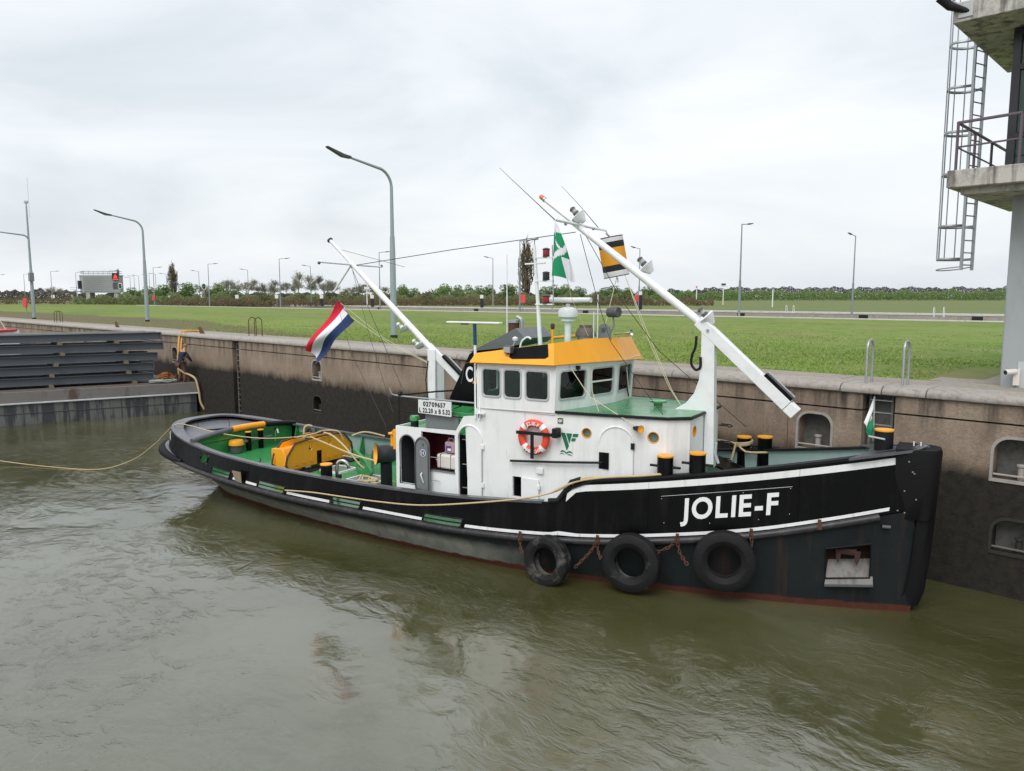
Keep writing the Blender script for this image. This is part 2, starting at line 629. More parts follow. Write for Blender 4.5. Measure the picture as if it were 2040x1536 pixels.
# ================================================================== setting materials
def wall_mat(name='lock_concrete', tide=2.62):
    """old brown-grey concrete with exposed aggregate; black algae below the high-water mark"""
    m, t, p = nodes(name)
    co = objco(t)
    sx = t.nodes.new('ShaderNodeSeparateXYZ')
    t.links.new(co, sx.inputs[0])
    big = tex_noise(t, co, 0.55, 6, 0.6)
    fine = tex_noise(t, co, 14, 5, 0.7)
    c = ramp(t, big, [(0.3, (0.235, 0.176, 0.130)), (0.5, (0.32, 0.25, 0.188)), (0.72, (0.42, 0.34, 0.262))])
    c = mixc(t, ramp(t, fine, [(0.40, grey(0)), (0.72, grey(0.6))]), c, (0.15, 0.105, 0.08))
    sp = tex_noise(t, co, 34, 2, 0.5)
    c = mixc(t, ramp(t, sp, [(0.68, grey(0)), (0.74, grey(0.6))]), c, (0.52, 0.46, 0.39))
    # rain streaks from the coping
    st = tex_noise(t, mapping(t, co, (2.2, 1, 0.22)), 1.6, 6, 0.6)
    top = math_n(t, 'MULTIPLY', math_n(t, 'SUBTRACT', sx.outputs[2], 3.0), 1.3, True)
    c = mixc(t, math_n(t, 'MULTIPLY', ramp(t, st, [(0.46, grey(0)), (0.66, grey(0.95))]), top), c, (0.055, 0.043, 0.036))
    s2 = tex_noise(t, mapping(t, co, (3.4, 1, 0.16), (0, 0, 0), (7, 0, 2)), 1.3, 6, 0.65)
    c = mixc(t, ramp(t, s2, [(0.58, grey(0)), (0.72, grey(0.55))]), c, (0.44, 0.38, 0.31))
    s3 = tex_noise(t, mapping(t, co, (1.1, 1, 0.5), (0, 0, 0), (1, 0, 9)), 1.1, 7, 0.7)
    c = mixc(t, ramp(t, s3, [(0.56, grey(0)), (0.68, grey(0.45))]), c, (0.13, 0.092, 0.067))
    # algae
    wob = tex_noise(t, mapping(t, co, (1, 1, 0.6)), 1.7, 6, 0.65)
    z = math_n(t, 'MULTIPLY_ADD', wob, 0.75)
    t.links.new(math_n(t, 'SUBTRACT', sx.outputs[2], 0.22), z.node.inputs[2])
    alg = mixc(t, ramp(t, tex_noise(t, co, 5, 6, 0.7), [(0.35, grey(0)), (0.68, grey(1))]), (0.006, 0.005, 0.0037), (0.030, 0.023, 0.016))
    alg = mixc(t, ramp(t, tex_noise(t, co, 22, 3, 0.7), [(0.66, grey(0)), (0.78, grey(0.5))]), alg, (0.075, 0.062, 0.046))
    mud = mixc(t, 0.5, c, (0.15, 0.105, 0.06))
    f1 = ramp(t, math_n(t, 'SUBTRACT', z, tide - 0.5), [(0.38, grey(1)), (0.74, grey(0))])
    f0 = ramp(t, math_n(t, 'SUBTRACT', z, tide - 0.5), [(0.70, grey(0.7)), (0.98, grey(0))])
    c = mixc(t, f0, c, mud)
    c = mixc(t, f1, c, alg)
    t.links.new(c, p.inputs['Base Color'])
    p.inputs['Roughness'].default_value = 0.85
    h = mixc(t, 0.5, fine, tex_noise(t, co, 45, 3, 0.6))
    bumpn(t, p, h, 1.0, 0.03)
    return m


def stone_mat(name, a, b, dark=(0.12, 0.10, 0.085), scale=1.0):
    m, t, p = nodes(name)
    co = objco(t)
    c = mixc(t, tex_noise(t, co, 0.8 * scale, 6, 0.6), a, b)
    c = mixc(t, ramp(t, tex_noise(t, co, 7 * scale, 6, 0.7), [(0.48, grey(0)), (0.75, grey(0.7))]), c, dark)
    c = mixc(t, ramp(t, tex_noise(t, co, 40 * scale, 2, 0.6), [(0.62, grey(0)), (0.75, grey(0.5))]), c, tuple(x * 1.3 for x in b))
    t.links.new(c, p.inputs['Base Color'])
    p.inputs['Roughness'].default_value = 0.88
    bumpn(t, p, tex_noise(t, co, 26 * scale, 5, 0.65), 0.45, 0.015)
    return m


MT['wall'] = wall_mat()
MT['coping'] = stone_mat('coping_concrete', (0.30, 0.27, 0.24), (0.43, 0.40, 0.365))
MT['pave'] = stone_mat('quay_paving', (0.26, 0.225, 0.185), (0.36, 0.32, 0.27))
def drip_mat():
    m = stone_mat('tower_concrete_plain', (0.42, 0.405, 0.37), (0.60, 0.575, 0.52), (0.12, 0.10, 0.09), 0.7)
    t = m.node_tree
    p = t.nodes['Principled BSDF']
    src = p.inputs['Base Color'].links[0].from_socket
    co = objco(t)
    s_ = tex_noise(t, mapping(t, co, (2.4, 2.4, 0.3)), 1.8, 6, 0.65)
    c = mixc(t, ramp(t, s_, [(0.50, grey(0)), (0.64, grey(0.85))]), src, (0.085, 0.07, 0.06))
    t.links.new(c, p.inputs['Base Color'])
    return m


MT['tower_concrete'] = drip_mat()
MT['tower_plain'] = stone_mat('weathered_tower_concrete', (0.40, 0.385, 0.35), (0.58, 0.555, 0.50), (0.10, 0.085, 0.075), 0.7)
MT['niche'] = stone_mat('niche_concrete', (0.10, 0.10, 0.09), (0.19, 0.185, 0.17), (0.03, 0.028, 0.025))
MT['niche_dark'] = stone_mat('niche_algae', (0.02, 0.019, 0.016), (0.045, 0.042, 0.035), (0.012, 0.011, 0.01))
MT['far_conc'] = stone_mat('far_wall_concrete', (0.30, 0.275, 0.25), (0.42, 0.39, 0.36), (0.16, 0.15, 0.14), 0.4)
MT['far_cop'] = stone_mat('far_coping', (0.56, 0.54, 0.50), (0.68, 0.66, 0.62), (0.4, 0.38, 0.35), 0.3)


def grass_mat(name, cols, patch, patch_amt=0.5, near_soil=True):
    m, t, p = nodes(name)
    co = objco(t)
    big = tex_noise(t, mapping(t, co, (0.05, 0.11, 1)), 1.0, 6, 0.6)
    mid = tex_noise(t, co, 0.9, 6, 0.65)
    fine = tex_noise(t, mapping(t, co, (9, 9, 9)), 1.0, 4, 0.7)
    c = mixc(t, ramp(t, big, [(0.35, grey(0)), (0.65, grey(1))]), cols[0], cols[1])
    c = mixc(t, ramp(t, mid, [(0.40, grey(0)), (0.66, grey(0.95))]), c, cols[2])
    c = mixc(t, ramp(t, fine, [(0.45, grey(0)), (0.75, grey(0.45))]), c, tuple(x * 0.62 for x in cols[0]))
    pt = tex_noise(t, mapping(t, co, (0.16, 0.5, 1)), 1.0, 6, 0.65)
    c = mixc(t, ramp(t, pt, [(0.53, grey(0)), (0.68, grey(patch_amt))]), c, patch)
    if near_soil:
        sx = t.nodes.new('ShaderNodeSeparateXYZ')
        t.links.new(co, sx.inputs[0])
        # trodden brown strip beside the pavement, wider towards the far end
        yy = math_n(t, 'ADD', sx.outputs[1], math_n(t, 'MULTIPLY', tex_noise(t, mapping(t, co, (0.3, 0.8, 1)), 1.0, 5), -3.2))
        far = math_n(t, 'MULTIPLY', math_n(t, 'SUBTRACT', 8.0, sx.outputs[0]), 0.03, True)
        yy = math_n(t, 'SUBTRACT', yy, math_n(t, 'MULTIPLY', far, 8.0))
        f = ramp(t, math_n(t, 'MULTIPLY', yy, 0.2), [(0.18, grey(0.85)), (0.42, grey(0))])
        amt = math_n(t, 'MULTIPLY', math_n(t, 'SUBTRACT', 28.0, sx.outputs[0]), 0.06, True)
        c = mixc(t, math_n(t, 'MULTIPLY', f, amt), c, mixc(t, fine, (0.11, 0.085, 0.05), (0.17, 0.145, 0.085)))
    t.links.new(c, p.inputs['Base Color'])
    p.inputs['Roughness'].default_value = 0.95
    p.inputs['Specular IOR Level'].default_value = 0.15
    bumpn(t, p, tex_noise(t, mapping(t, co, (7, 7, 7)), 1.0, 5, 0.7), 0.25, 0.04)
    return m


MT['lawn'] = grass_mat('mown_lawn', ((0.100, 0.178, 0.028), (0.180, 0.262, 0.048), (0.225, 0.250, 0.085)), (0.25, 0.205, 0.11), 0.75)
MT['field'] = grass_mat('rough_field', ((0.125, 0.185, 0.055), (0.15, 0.22, 0.065), (0.18, 0.16, 0.085)), (0.21, 0.165, 0.10), 0.7, False)
MT['blade'] = plain('grass_blades', (0.22, 0.32, 0.06), 0.9, 0, 0.35, 0.7)
MT['daisy'] = plain('daisy_white', (0.80, 0.80, 0.74), 0.9, 0, 0.05)


def water_mat(name):
    """turbid olive river water stirred by the propeller: smooth sky-reflecting boils between rippled patches"""
    m, t, p = nodes(name)
    co = objco(t)
    w1 = t.nodes.new('ShaderNodeTexNoise')
    w1.inputs['Scale'].default_value = 0.30
    w1.inputs['Detail'].default_value = 4
    t.links.new(co, w1.inputs['Vector'])
    off = t.nodes.new('ShaderNodeVectorMath')
    off.operation = 'MULTIPLY_ADD'
    t.links.new(w1.outputs['Color'], off.inputs[0])
    off.inputs[1].default_value = (2.2, 2.2, 0)
    t.links.new(co, off.inputs[2])
    q = off.outputs[0]
    silt = tex_noise(t, mapping(t, q, (0.12, 0.18, 1)), 1.0, 4, 0.55)
    c = ramp(t, silt, [(0.36, (0.052, 0.052, 0.017)), (0.52, (0.080, 0.079, 0.034)), (0.68, (0.115, 0.115, 0.068))])
    t.links.new(c, p.inputs['Base Color'])
    p.inputs['IOR'].default_value = 2.45
    p.inputs['Roughness'].default_value = 0.07
    a = tex_noise(t, mapping(t, q, (0.45, 0.8, 1)), 1.0, 2, 0.5)
    b = tex_noise(t, mapping(t, q, (1.9, 3.6, 1), (0, 0, 0.5)), 1.0, 5, 0.62)
    d = tex_noise(t, mapping(t, q, (7, 12, 1), (0, 0, -0.3)), 1.0, 4, 0.65)
    k = ramp(t, tex_noise(t, mapping(t, q, (0.20, 0.30, 1), (0, 0, 0.7), (3, 1, 0)), 1.0, 5, 0.62), [(0.42, grey(0.14)), (0.62, grey(1.0))])
    ridge = math_n(t, 'ABSOLUTE', math_n(t, 'SUBTRACT', b, 0.5))
    h = math_n(t, 'MULTIPLY', a, 0.34)
    h = math_n(t, 'ADD', h, math_n(t, 'MULTIPLY', math_n(t, 'MULTIPLY', b, 0.19), k))
    h = math_n(t, 'SUBTRACT', h, math_n(t, 'MULTIPLY', math_n(t, 'MULTIPLY', ridge, 0.22), k))
    h = math_n(t, 'ADD', h, math_n(t, 'MULTIPLY', math_n(t, 'MULTIPLY', d, 0.055), k))
    bumpn(t, p, h, 0.8, 0.20)
    return m


MT['water'] = water_mat('river_water')

# ================================================================== water, lawn, chambers, field
A0, A1 = -170.0, 60.0


def sheet(name, corners, z, mat, kind, nx=1, ny=1, M=WALL_M, wob=0.0):
    (x0, y0), (x1, y1) = corners
    m = MB()
    vs = []
    r2 = random.Random(3)
    for i in range(nx + 1):
        for j in range(ny + 1):
            e_ = 0 if i in (0, nx) or j in (0, ny) else r2.uniform(-wob, wob)
            vs.append((x0 + (x1 - x0) * i / nx, y0 + (y1 - y0) * j / ny, z + e_))
    K = ny + 1
    m.add(vs, [(i * K + j, (i + 1) * K + j, (i + 1) * K + j + 1, i * K + j + 1) for i in range(nx) for j in range(ny)])
    o = m.build(name, mat, None, M=M, recalc=False)
    return tag(o, kind=kind)


sheet('water', ((-220, -130), (90, 0.40)), 0.0, MT['water'], 'structure')
sheet('lawn', ((-190, 2.0), (62, 52.3)), 4.115, MT['lawn'], 'structure', 60, 16, wob=0.05)
sheet('chamber_water', ((A0 + 20, 52.6), (A1, 82.5)), 0.2, MT['water'], 'structure')
sheet('ground', ((-190, 52.3), (A0 + 20, 83.0)), 4.10, MT['field'], 'structure')
# field beyond the second chamber, out to the horizon, gently rising dike at the right
m = MB()
xs = [-2600, -900, -420, -250, -150, -100, -60, -30, 0, 20, 40, 62, 120, 260, 900, 2600]
ys = [83.0, 90, 100, 112, 125, 145, 175, 215, 265, 340, 460, 800, 3200]
vs = []
for x in xs:
    for y in ys:
        k = max(0, min(1, (x + 40) / 80)) * math.exp(-((y - 140) / 40) ** 2) * 0.0
        vs.append((x, y, 4.10 + k))
K = len(ys)
m.add(vs, [(i * K + j, (i + 1) * K + j, (i + 1) * K + j + 1, i * K + j + 1) for i in range(len(xs) - 1) for j in range(K - 1)])
tag(m.build('field', MT['field'], None, M=WALL_M, recalc=False), kind='structure')
m = MB()
m.add([(-2600, 0.5, 4.02), (-190, 0.5, 4.02), (-190, 83, 4.02), (-2600, 83, 4.02)], [(0, 1, 2, 3)])
tag(m.build('ground', MT['field'], None, M=WALL_M, recalc=False), kind='structure')

# ================================================================== the lock wall
LW = thing('lock_wall', 'brown concrete lock wall with black tide stain, coping and ladder recesses', 'wall', WALL_M)
SLOTS = [(3.28, 3.95), (33.45, 34.12)]
NICHES = [(10.56, 11.24, 2.58, 3.38), (10.56, 11.2, 1.15, 1.85), (31.98, 32.76, 2.52, 3.36), (36.05, 36.9, 2.42, 3.26), (36.12, 36.95, 0.92, 1.60), (-3.9, -3.2, 2.5, 3.3), (21.6, 22.3, 2.5, 3.3), (-18.5, -17.8, 2.5, 3.3)]
fnl = lambda u, v, d: Vector((u, d, v))


def niche_shape(a, b, z0, z1):
    r_ = (b - a) * 0.34
    out = [(a, z0), (b, z0)]
    for k in range(7):
        t_ = R(90 * k / 6)
        out.append((b - r_ + r_ * math.cos(t_), z1 - r_ + r_ * math.sin(t_)))
    for k in range(7):
        t_ = R(90 + 90 * k / 6)
        out.append((a + r_ + r_ * math.cos(t_), z1 - r_ + r_ * math.sin(t_)))
    return out


JOINTS = [-170, -120, -60, -30.1, -12.2, 3.28, 3.95, 20.0, 31.72, 33.45, 34.12, 60]
for i in range(len(JOINTS) - 1):
    a, b = JOINTS[i] + 0.008, JOINTS[i + 1] - 0.008
    if (JOINTS[i], JOINTS[i + 1]) in SLOTS:
        continue
    hs = [niche_shape(*q) for q in NICHES if a < q[0] and q[1] < b]
    MB().plate([(a, -2.5), (b, -2.5), (b, 3.53), (a, 3.53)], hs, fnl, 0.0, 0.42).build('wall_panel', MT['wall'], LW, smooth=False)
    MB().plate([(a, 3.57), (b, 3.57), (b, 3.95), (a, 3.95)], [], fnl, 0.0, 0.42).build('wall_top_course', MT['wall'], LW, smooth=False)
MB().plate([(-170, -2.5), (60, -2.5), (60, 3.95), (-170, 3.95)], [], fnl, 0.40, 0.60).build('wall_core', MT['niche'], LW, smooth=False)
for (a, b, z0, z1) in NICHES:
    nb = MB().plate(niche_shape(a - 0.05, b + 0.05, z0 - 0.06, z1 + 0.05), [niche_shape(a + 0.004, b - 0.004, z0 + 0.004, z1 - 0.004)], fnl, -0.02, 0.05).build('niche_frame', MT['far_conc'] if z0 > 2 else MT['niche_dark'], LW)
    cx = a + (b - a) * 0.56
    MB().lathe([(0.062, -0.05), (0.062, 0.24), (0.085, 0.25), (0.085, 0.29), (0, 0.30)], (cx, 0.14, z0 + 0.03), (0, 0, 1), 14).build('niche_bollard', MT['far_conc'] if z0 > 2 else MT['niche_dark'], nb)
    MB().tube([(a + 0.01, 0.02, z0 + 0.09), (b - 0.01, 0.02, z0 + 0.09)], 0.022, 6).build('niche_bar', MT['far_conc'] if z0 > 2 else MT['niche'], nb)
# vertical joint grooves read as dark lines; ladders in their recesses
for (a, b) in SLOTS:
    rails = MB()
    ld = MB().box((a + 0.10, 0.20, 1.0), (0.05, 0.06, 5.8)).build('ladder_stile', MT['niche'], LW)
    MB().box((b - 0.10, 0.20, 1.0), (0.05, 0.06, 5.8)).build('ladder_stile', MT['niche'], LW)
    for k in range(14):
        MB().tube([(a + 0.10, 0.18, 0.15 + k * 0.28), (b - 0.10, 0.18, 0.15 + k * 0.28)], 0.020, 6).build('rung', MT['steel'] if k > 9 else MT['niche'], LW)
# coping: long bull-nosed blocks with open joints
prof = [(0.80, 3.93), (-0.03, 3.93), (-0.085, 3.96), (-0.10, 4.01), (-0.085, 4.06), (-0.03, 4.115), (0.06, 4.14), (0.80, 4.145)]
cuts = [-170, -150, -130, -110, -90, -72, -60, -52, -44, -37, -30.1, -24, -18, -12.2, -7, -2, 3.1, 4.15, 9, 14.2, 19.9, 25, 28.5, 32.95, 33.85, 34.75, 39, 44, 60]
for i in range(len(cuts) - 1):
    a, b = cuts[i] + 0.012, cuts[i + 1] - 0.012
    vs, fs = [], []
    n = len(prof)
    dz = rnd.uniform(-0.006, 0.006)
    for x in (a, a + 0.02, b - 0.02, b):
        sh = 0.012 if x in (a, b) else 0
        for (y, z) in prof:
            vs.append((x, y + (sh if y < 0.1 else 0), z + dz - (sh if z > 4.0 else 0)))
    for k in range(3):
        for j in range(n):
            j2 = (j + 1) % n
            fs.append((k * n + j, k * n + j2, (k + 1) * n + j2, (k + 1) * n + j))
    fs += [tuple(range(n)), tuple(range(4 * n - 1, 3 * n - 1, -1))]
    MB().add(vs, fs).build('coping_stone', MT['coping'], LW)
# quay pavement: concrete slabs between coping and grass
QP = thing('quay_pavement', 'strip of worn concrete slabs between the coping and the grass', 'pavement', WALL_M)
tag(QP, kind='structure')
edges_ = [-170, -120, -90, -70, -55, -44, -35, -28, -22, -17, -12, -8, -4] + [x for x in np.arange(-1, 33.1, 2.8)] + [34.5, 37, 40, 46, 60]
for i in range(len(edges_) - 1):
    a, b = edges_[i] + 0.01, edges_[i + 1] - 0.01
    y1 = 2.0 + rnd.uniform(-0.05, 0.08)
    MB().plate([(a, 0.815), (b, 0.815), (b, y1), (a, y1)], [], lambda u, v, d: Vector((u, v, d)), 3.95, 4.135 + rnd.uniform(-0.004, 0.004)).build('slab', MT['pave'], QP, smooth=False)
for i in range(9):
    for j in range(5):
        a = 34.2 + i * 0.95 + (0.0 if j < 1 else (j) * 0.0)
        if i == 0 and j > 0 or (i == 1 and j > 3):
            continue
        y = 2.12 + j * 0.95
        MB().plate([(a, y), (a + 0.935, y), (a + 0.935, y + 0.935), (a, y + 0.935)], [], lambda u, v, d: Vector((u, v, d)), 4.0, 4.138 + rnd.uniform(-0.006, 0.006)).build('paving_slab', MT['pave'], QP, smooth=False)

# second chamber: near edge and far wall across the lawn
W2 = thing('chamber_wall', 'far pale concrete wall of the second lock chamber beyond the lawn', 'wall', WALL_M)
MB().plate([(A0 + 20, -0.5), (A1, -0.5), (A1, 3.95), (A0 + 20, 3.95)], [], fnl, 82.0, 82.6).build('wall_face', MT['far_conc'], W2, smooth=False)
MB().box((A0 + 19.4, 67.5, 1.8), (1.0, 31, 4.6)).build('end_wall', MT['far_conc'], W2, smooth=False)
for i in range(17):
    a = A0 + 20 + i * 12.35
    MB().plate([(a + 0.03, 81.95), (a + 12.32, 81.95), (a + 12.32, 83.3), (a + 0.03, 83.3)], [], lambda u, v, d: Vector((u, v, d)), 3.93, 4.16).build('coping_stone', MT['far_cop'], W2)
for a in (-96.0, -66.0, -40.0, -12.5, 4.0, 16.5, 30.5):
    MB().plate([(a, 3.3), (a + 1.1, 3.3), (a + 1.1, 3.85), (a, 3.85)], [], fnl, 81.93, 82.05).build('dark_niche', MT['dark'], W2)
W3 = thing('chamber_edge', 'low pale concrete edge along the lawn beside the second chamber', 'wall', WALL_M)
for i in range(17):
    a = A0 + 20 + i * 12.35
    MB().plate([(a + 0.03, 52.25), (a + 12.32, 52.25), (a + 12.32, 52.95), (a + 0.03, 52.95)], [], lambda u, v, d: Vector((u, v, d)), 0, 4.19).build('edge_stone', MT['far_cop'], W3)

# lawn detail: grass tufts and daisies
rs = np.random.RandomState(5)
NT = 34000
al = 40 - np.abs(rs.normal(0, 1, NT)) * 26
of = 2.0 + np.abs(rs.normal(0, 1, NT)) * 9
ok = (of < 50) & (al > -80) & ~((al > 34) & (of < 7.2))
al, of = al[ok], of[ok]
V, F = [], []
for k in range(len(al)):
    x, y = al[k], of[k]
    s_ = rs.uniform(0.6, 1.4)
    for j in range(2):
        a = rs.uniform(0, math.pi)
        dx, dy = math.cos(a) * 0.012 * s_, math.sin(a) * 0.012 * s_
        lx, ly = rs.uniform(-0.03, 0.03, 2)
        i0 = len(V)
        V += [(x - dx, y - dy, 4.11), (x + dx, y + dy, 4.11), (x + lx * 3, y + ly * 3, 4.13 + 0.045 * s_ * rs.uniform(0.5, 1.2))]
        F.append((i0, i0 + 1, i0 + 2))
m = MB()
m.v, m.f = V, F
tag(m.build('grass_tufts', MT['blade'], None, M=WALL_M, recalc=False, smooth=False), 'short green grass blades growing on the lawn', 'grass', kind='stuff')
V, F = [], []
for c in range(260):
    ca, co_ = 38 - abs(rs.normal()) * 22, 3 + abs(rs.normal()) * 13
    if co_ > 49:
        continue
    for k in range(rs.randint(3, 18)):
        x, y = ca + rs.normal(0, 0.9), co_ + rs.normal(0, 0.35)
        if y < 2.5 or (x > 33.8 and y < 7.2):
            continue
        r_ = rs.uniform(0.022, 0.042)
        i0 = len(V)
        zz = 4.17 + rs.uniform(0, 0.04)
        V += [(x + r_ * math.cos(a), y + r_ * math.sin(a), zz + 0.4 * r_ * math.cos(a + 1)) for a in np.arange(5) * 1.2566]
        V.append((x, y, zz + 0.01))
        F += [(i0 + j, i0 + (j + 1) % 5, i0 + 5) for j in range(5)]
m = MB()
m.v, m.f = V, F
tag(m.build('daisies', MT['daisy'], None, M=WALL_M, recalc=False, smooth=False), 'small white daisies scattered over the lawn', 'daisies', kind='stuff')

# ================================================================== vegetation
def leafmat(name, a, b):
    m, t, p = nodes(name)
    co = objco(t)
    info = t.nodes.new('ShaderNodeObjectInfo')
    v = tex_noise(t, co, 0.9, 3, 0.6)
    c = mixc(t, ramp(t, v, [(0.35, grey(0)), (0.65, grey(1))]), a, b)
    hs = t.nodes.new('ShaderNodeHueSaturation')
    t.links.new(math_n(t, 'MULTIPLY_ADD', info.outputs['Random'], 0.5), hs.inputs['Value'])
    hs.inputs['Value'].links[0].from_node.inputs[2].default_value = 0.78
    t.links.new(c, hs.inputs['Color'])
    t.nodes.remove(p)
    df = t.nodes.new('ShaderNodeBsdfDiffuse')
    tl = t.nodes.new('ShaderNodeBsdfTranslucent')
    mx = t.nodes.new('ShaderNodeMixShader')
    mx.inputs[0].default_value = 0.45
    t.links.new(hs.outputs[0], df.inputs[0])
    t.links.new(hs.outputs[0], tl.inputs[0])
    t.links.new(df.outputs[0], mx.inputs[1])
    t.links.new(tl.outputs[0], mx.inputs[2])
    t.links.new(mx.outputs[0], t.nodes['Material Output'].inputs[0])
    return m


MT['leaf'] = leafmat('spring_leaves', (0.12, 0.195, 0.07), (0.22, 0.31, 0.115))
MT['leaf2'] = leafmat('olive_leaves', (0.145, 0.17, 0.085), (0.225, 0.25, 0.125))
MT['twig'] = leafmat('bare_twigs', (0.26, 0.25, 0.20), (0.37, 0.36, 0.29))
MT['twig_pale'] = leafmat('pale_poplar_twigs', (0.22, 0.19, 0.12), (0.42, 0.38, 0.25))
MT['bark'] = plain('bark', (0.11, 0.09, 0.07), 0.95, 0, 0.3, 6)
MT['wood_far'] = leafmat('far_bare_wood', (0.155, 0.145, 0.130), (0.205, 0.19, 0.17))


def leaf_cloud(lumps, n, size, rs, flat=0.0, stretch=(1, 1, 1)):
    V, F = [], []
    wts = np.array([l[3] ** 2 for l in lumps])
    wts = wts / wts.sum()
    for k in range(n):
        c = lumps[rs.choice(len(lumps), p=wts)]
        d = rs.normal(size=3)
        d /= np.linalg.norm(d)
        r_ = c[3] * rs.uniform(0.45, 1.0) ** 0.5
        p = np.array(c[:3]) + d * r_ * np.array(stretch)
        a = rs.normal(size=3)
        a /= np.linalg.norm(a)
        b = np.cross(a, d + 0.3 * rs.normal(size=3))
        b /= max(np.linalg.norm(b), 1e-6)
        s_ = size * rs.uniform(0.6, 1.4)
        i0 = len(V)
        V += [tuple(p - a * s_ * 0.6), tuple(p + b * s_ * 0.4), tuple(p + a * s_ * 0.6), tuple(p - b * s_ * 0.4)]
        F.append((i0, i0 + 1, i0 + 2, i0 + 3))
    return V, F


def branch_tree(rs, height, spread, levels, n1, upright, r0):
    """bare tree: recursive limbs as thin tubes; returns limbs [(pts, r)]"""
    limbs = []

    def grow(p, d, ln, r_, lev):
        q = p + d * ln
        mid = p + d * ln * 0.5 + Vector(rs.normal(0, 0.05 * ln, 3))
        limbs.append(([p, mid, q], [r_, r_ * 0.8, r_ * 0.55]))
        if lev == 0:
            return
        for k in range(n1):
            t_ = rs.uniform(0.45, 1.0)
            st = p.lerp(q, t_)
            nd = (d * upright + Vector(rs.normal(0, spread, 3)) + Vector((0, 0, 0.25))).normalized()
            grow(st, nd, ln * rs.uniform(0.5, 0.78), r_ * 0.5, lev - 1)
    grow(Vector((0, 0, 0)), Vector((0, 0, 1)), height * 0.42, r0, levels)
    return limbs


def make_tree(kind, seed):
    rs = np.random.RandomState(seed)
    t = thing('tree', 'tree', 'tree')
    if kind == 'green':        # unit height 1 tree scaled later: build at 8 m
        lumps = []
        for k in range(9):
            a = rs.uniform(0, 6.28)
            rr = rs.uniform(0.3, 2.0)
            lumps.append((rr * math.cos(a), rr * math.sin(a), rs.uniform(2.6, 6.2), rs.uniform(1.1, 1.9)))
        lumps.append((0, 0, 6.6, 1.4))
        lumps.append((0, 0, 4.2, 2.4))
        V, F = leaf_cloud(lumps, 2400, 0.34, rs)
        m = MB()
        m.v, m.f = V, F
        m.build('crown', MT['leaf'], t, recalc=False, smooth=False)
        MB().tube([(0, 0, -0.1), (0.05, 0, 1.6), (0, 0.05, 4.0)], [0.22, 0.16, 0.07], 7).build('trunk', MT['bark'], t)
    elif kind == 'bare':
        limbs = branch_tree(rs, 11, 0.42, 4, 4, 0.75, 0.18)
        tr = MB()
        cr_ = MB()
        for i, (pts, rr) in enumerate(limbs):
            (tr if i == 0 else cr_).tube(pts, [max(x, 0.045) for x in rr], 3 if i else 6, caps=False)
        V, F = [], []
        for pts, rr in limbs[20:]:
            for k in range(5):
                p = pts[2] + Vector(rs.normal(0, 0.42, 3))
                a = (Vector(rs.normal(0, 1, 3)).normalized() + Vector((0, 0, 0.8))) * 0.34
                b = Vector(rs.normal(0, 1, 3)).normalized() * 0.13
                i0 = len(V)
                V += [p - a, p + b, p + a]
                F.append((i0, i0 + 1, i0 + 2))
        cr_.add(V, F)
        tr.build('trunk', MT['bark'], t)
        cr_.build('crown', MT['twig'], t, recalc=False, smooth=False)
    elif kind == 'poplar':
        tr = MB().tube([(0, 0, -0.1), (0.1, 0, 6), (0, 0, 14)], [0.45, 0.34, 0.10], 8)
        tr.build('trunk', MT['bark'], t)
        cr_ = MB()
        for k in range(150):
            z = rs.uniform(1.8, 13)
            a = rs.uniform(0, 6.28)
            ln = rs.uniform(2.0, 5.2) * (1 - 0.35 * z / 14)
            w_ = rs.uniform(0.5, 1.55) * math.sin(math.pi * min(1, (z + 2.5) / 15.5)) ** 0.6
            p0 = Vector((0, 0, z))
            p1 = Vector((w_ * math.cos(a), w_ * math.sin(a), z + ln * 0.35))
            p2 = Vector((w_ * 1.08 * math.cos(a), w_ * 1.08 * math.sin(a), z + ln))
            cr_.tube([p0, p1, p2], [0.10, 0.085, 0.045], 3, caps=False)
            for j in range(4):
                st = p1.lerp(p2, rs.uniform(0, 1))
                q = st + Vector((rs.normal(0, 0.22), rs.normal(0, 0.22), rs.uniform(0.5, 1.4)))
                cr_.tube([st, q], [0.05, 0.03], 3, caps=False)
        cr_.build('crown', MT['twig_pale'], t, recalc=False, smooth=False)
    elif kind == 'shrub':
        lumps = [(rs.uniform(-1.6, 1.6), rs.uniform(-0.8, 0.8), rs.uniform(0.5, 1.5), rs.uniform(0.6, 1.0)) for _ in range(7)]
        V, F = leaf_cloud(lumps, 420, 0.30, rs)
        m = MB()
        m.v, m.f = V, F
        m.build('foliage', MT['leaf2'], t, recalc=False, smooth=False)
        MB().tube([(0, 0, -0.1), (0.05, 0, 0.8)], [0.08, 0.05], 5).build('stem', MT['bark'], t)
    t.location = (0, 0, -50)
    return t


PROTO = {k: [make_tree(k, 10 * i + s) for s in range(n)] for i, (k, n) in enumerate((('green', 5), ('bare', 4), ('poplar', 1), ('shrub', 3)))}
PH = {'green': 8.0, 'bare': 12.0, 'poplar': 15.6, 'shrub': 2.3}
PW = {'green': 5.4, 'bare': 7.0, 'poplar': 3.1, 'shrub': 4.4}
USED = set()
ORD = ['first', 'second', 'third', 'fourth', 'fifth', 'sixth', 'seventh', 'eighth', 'ninth', 'tenth', 'eleventh', 'twelfth', 'thirteenth', 'fourteenth', 'fifteenth', 'sixteenth', 'seventeenth', 'eighteenth', 'nineteenth', 'twentieth', 'twenty-first', 'twenty-second', 'twenty-third', 'twenty-fourth']


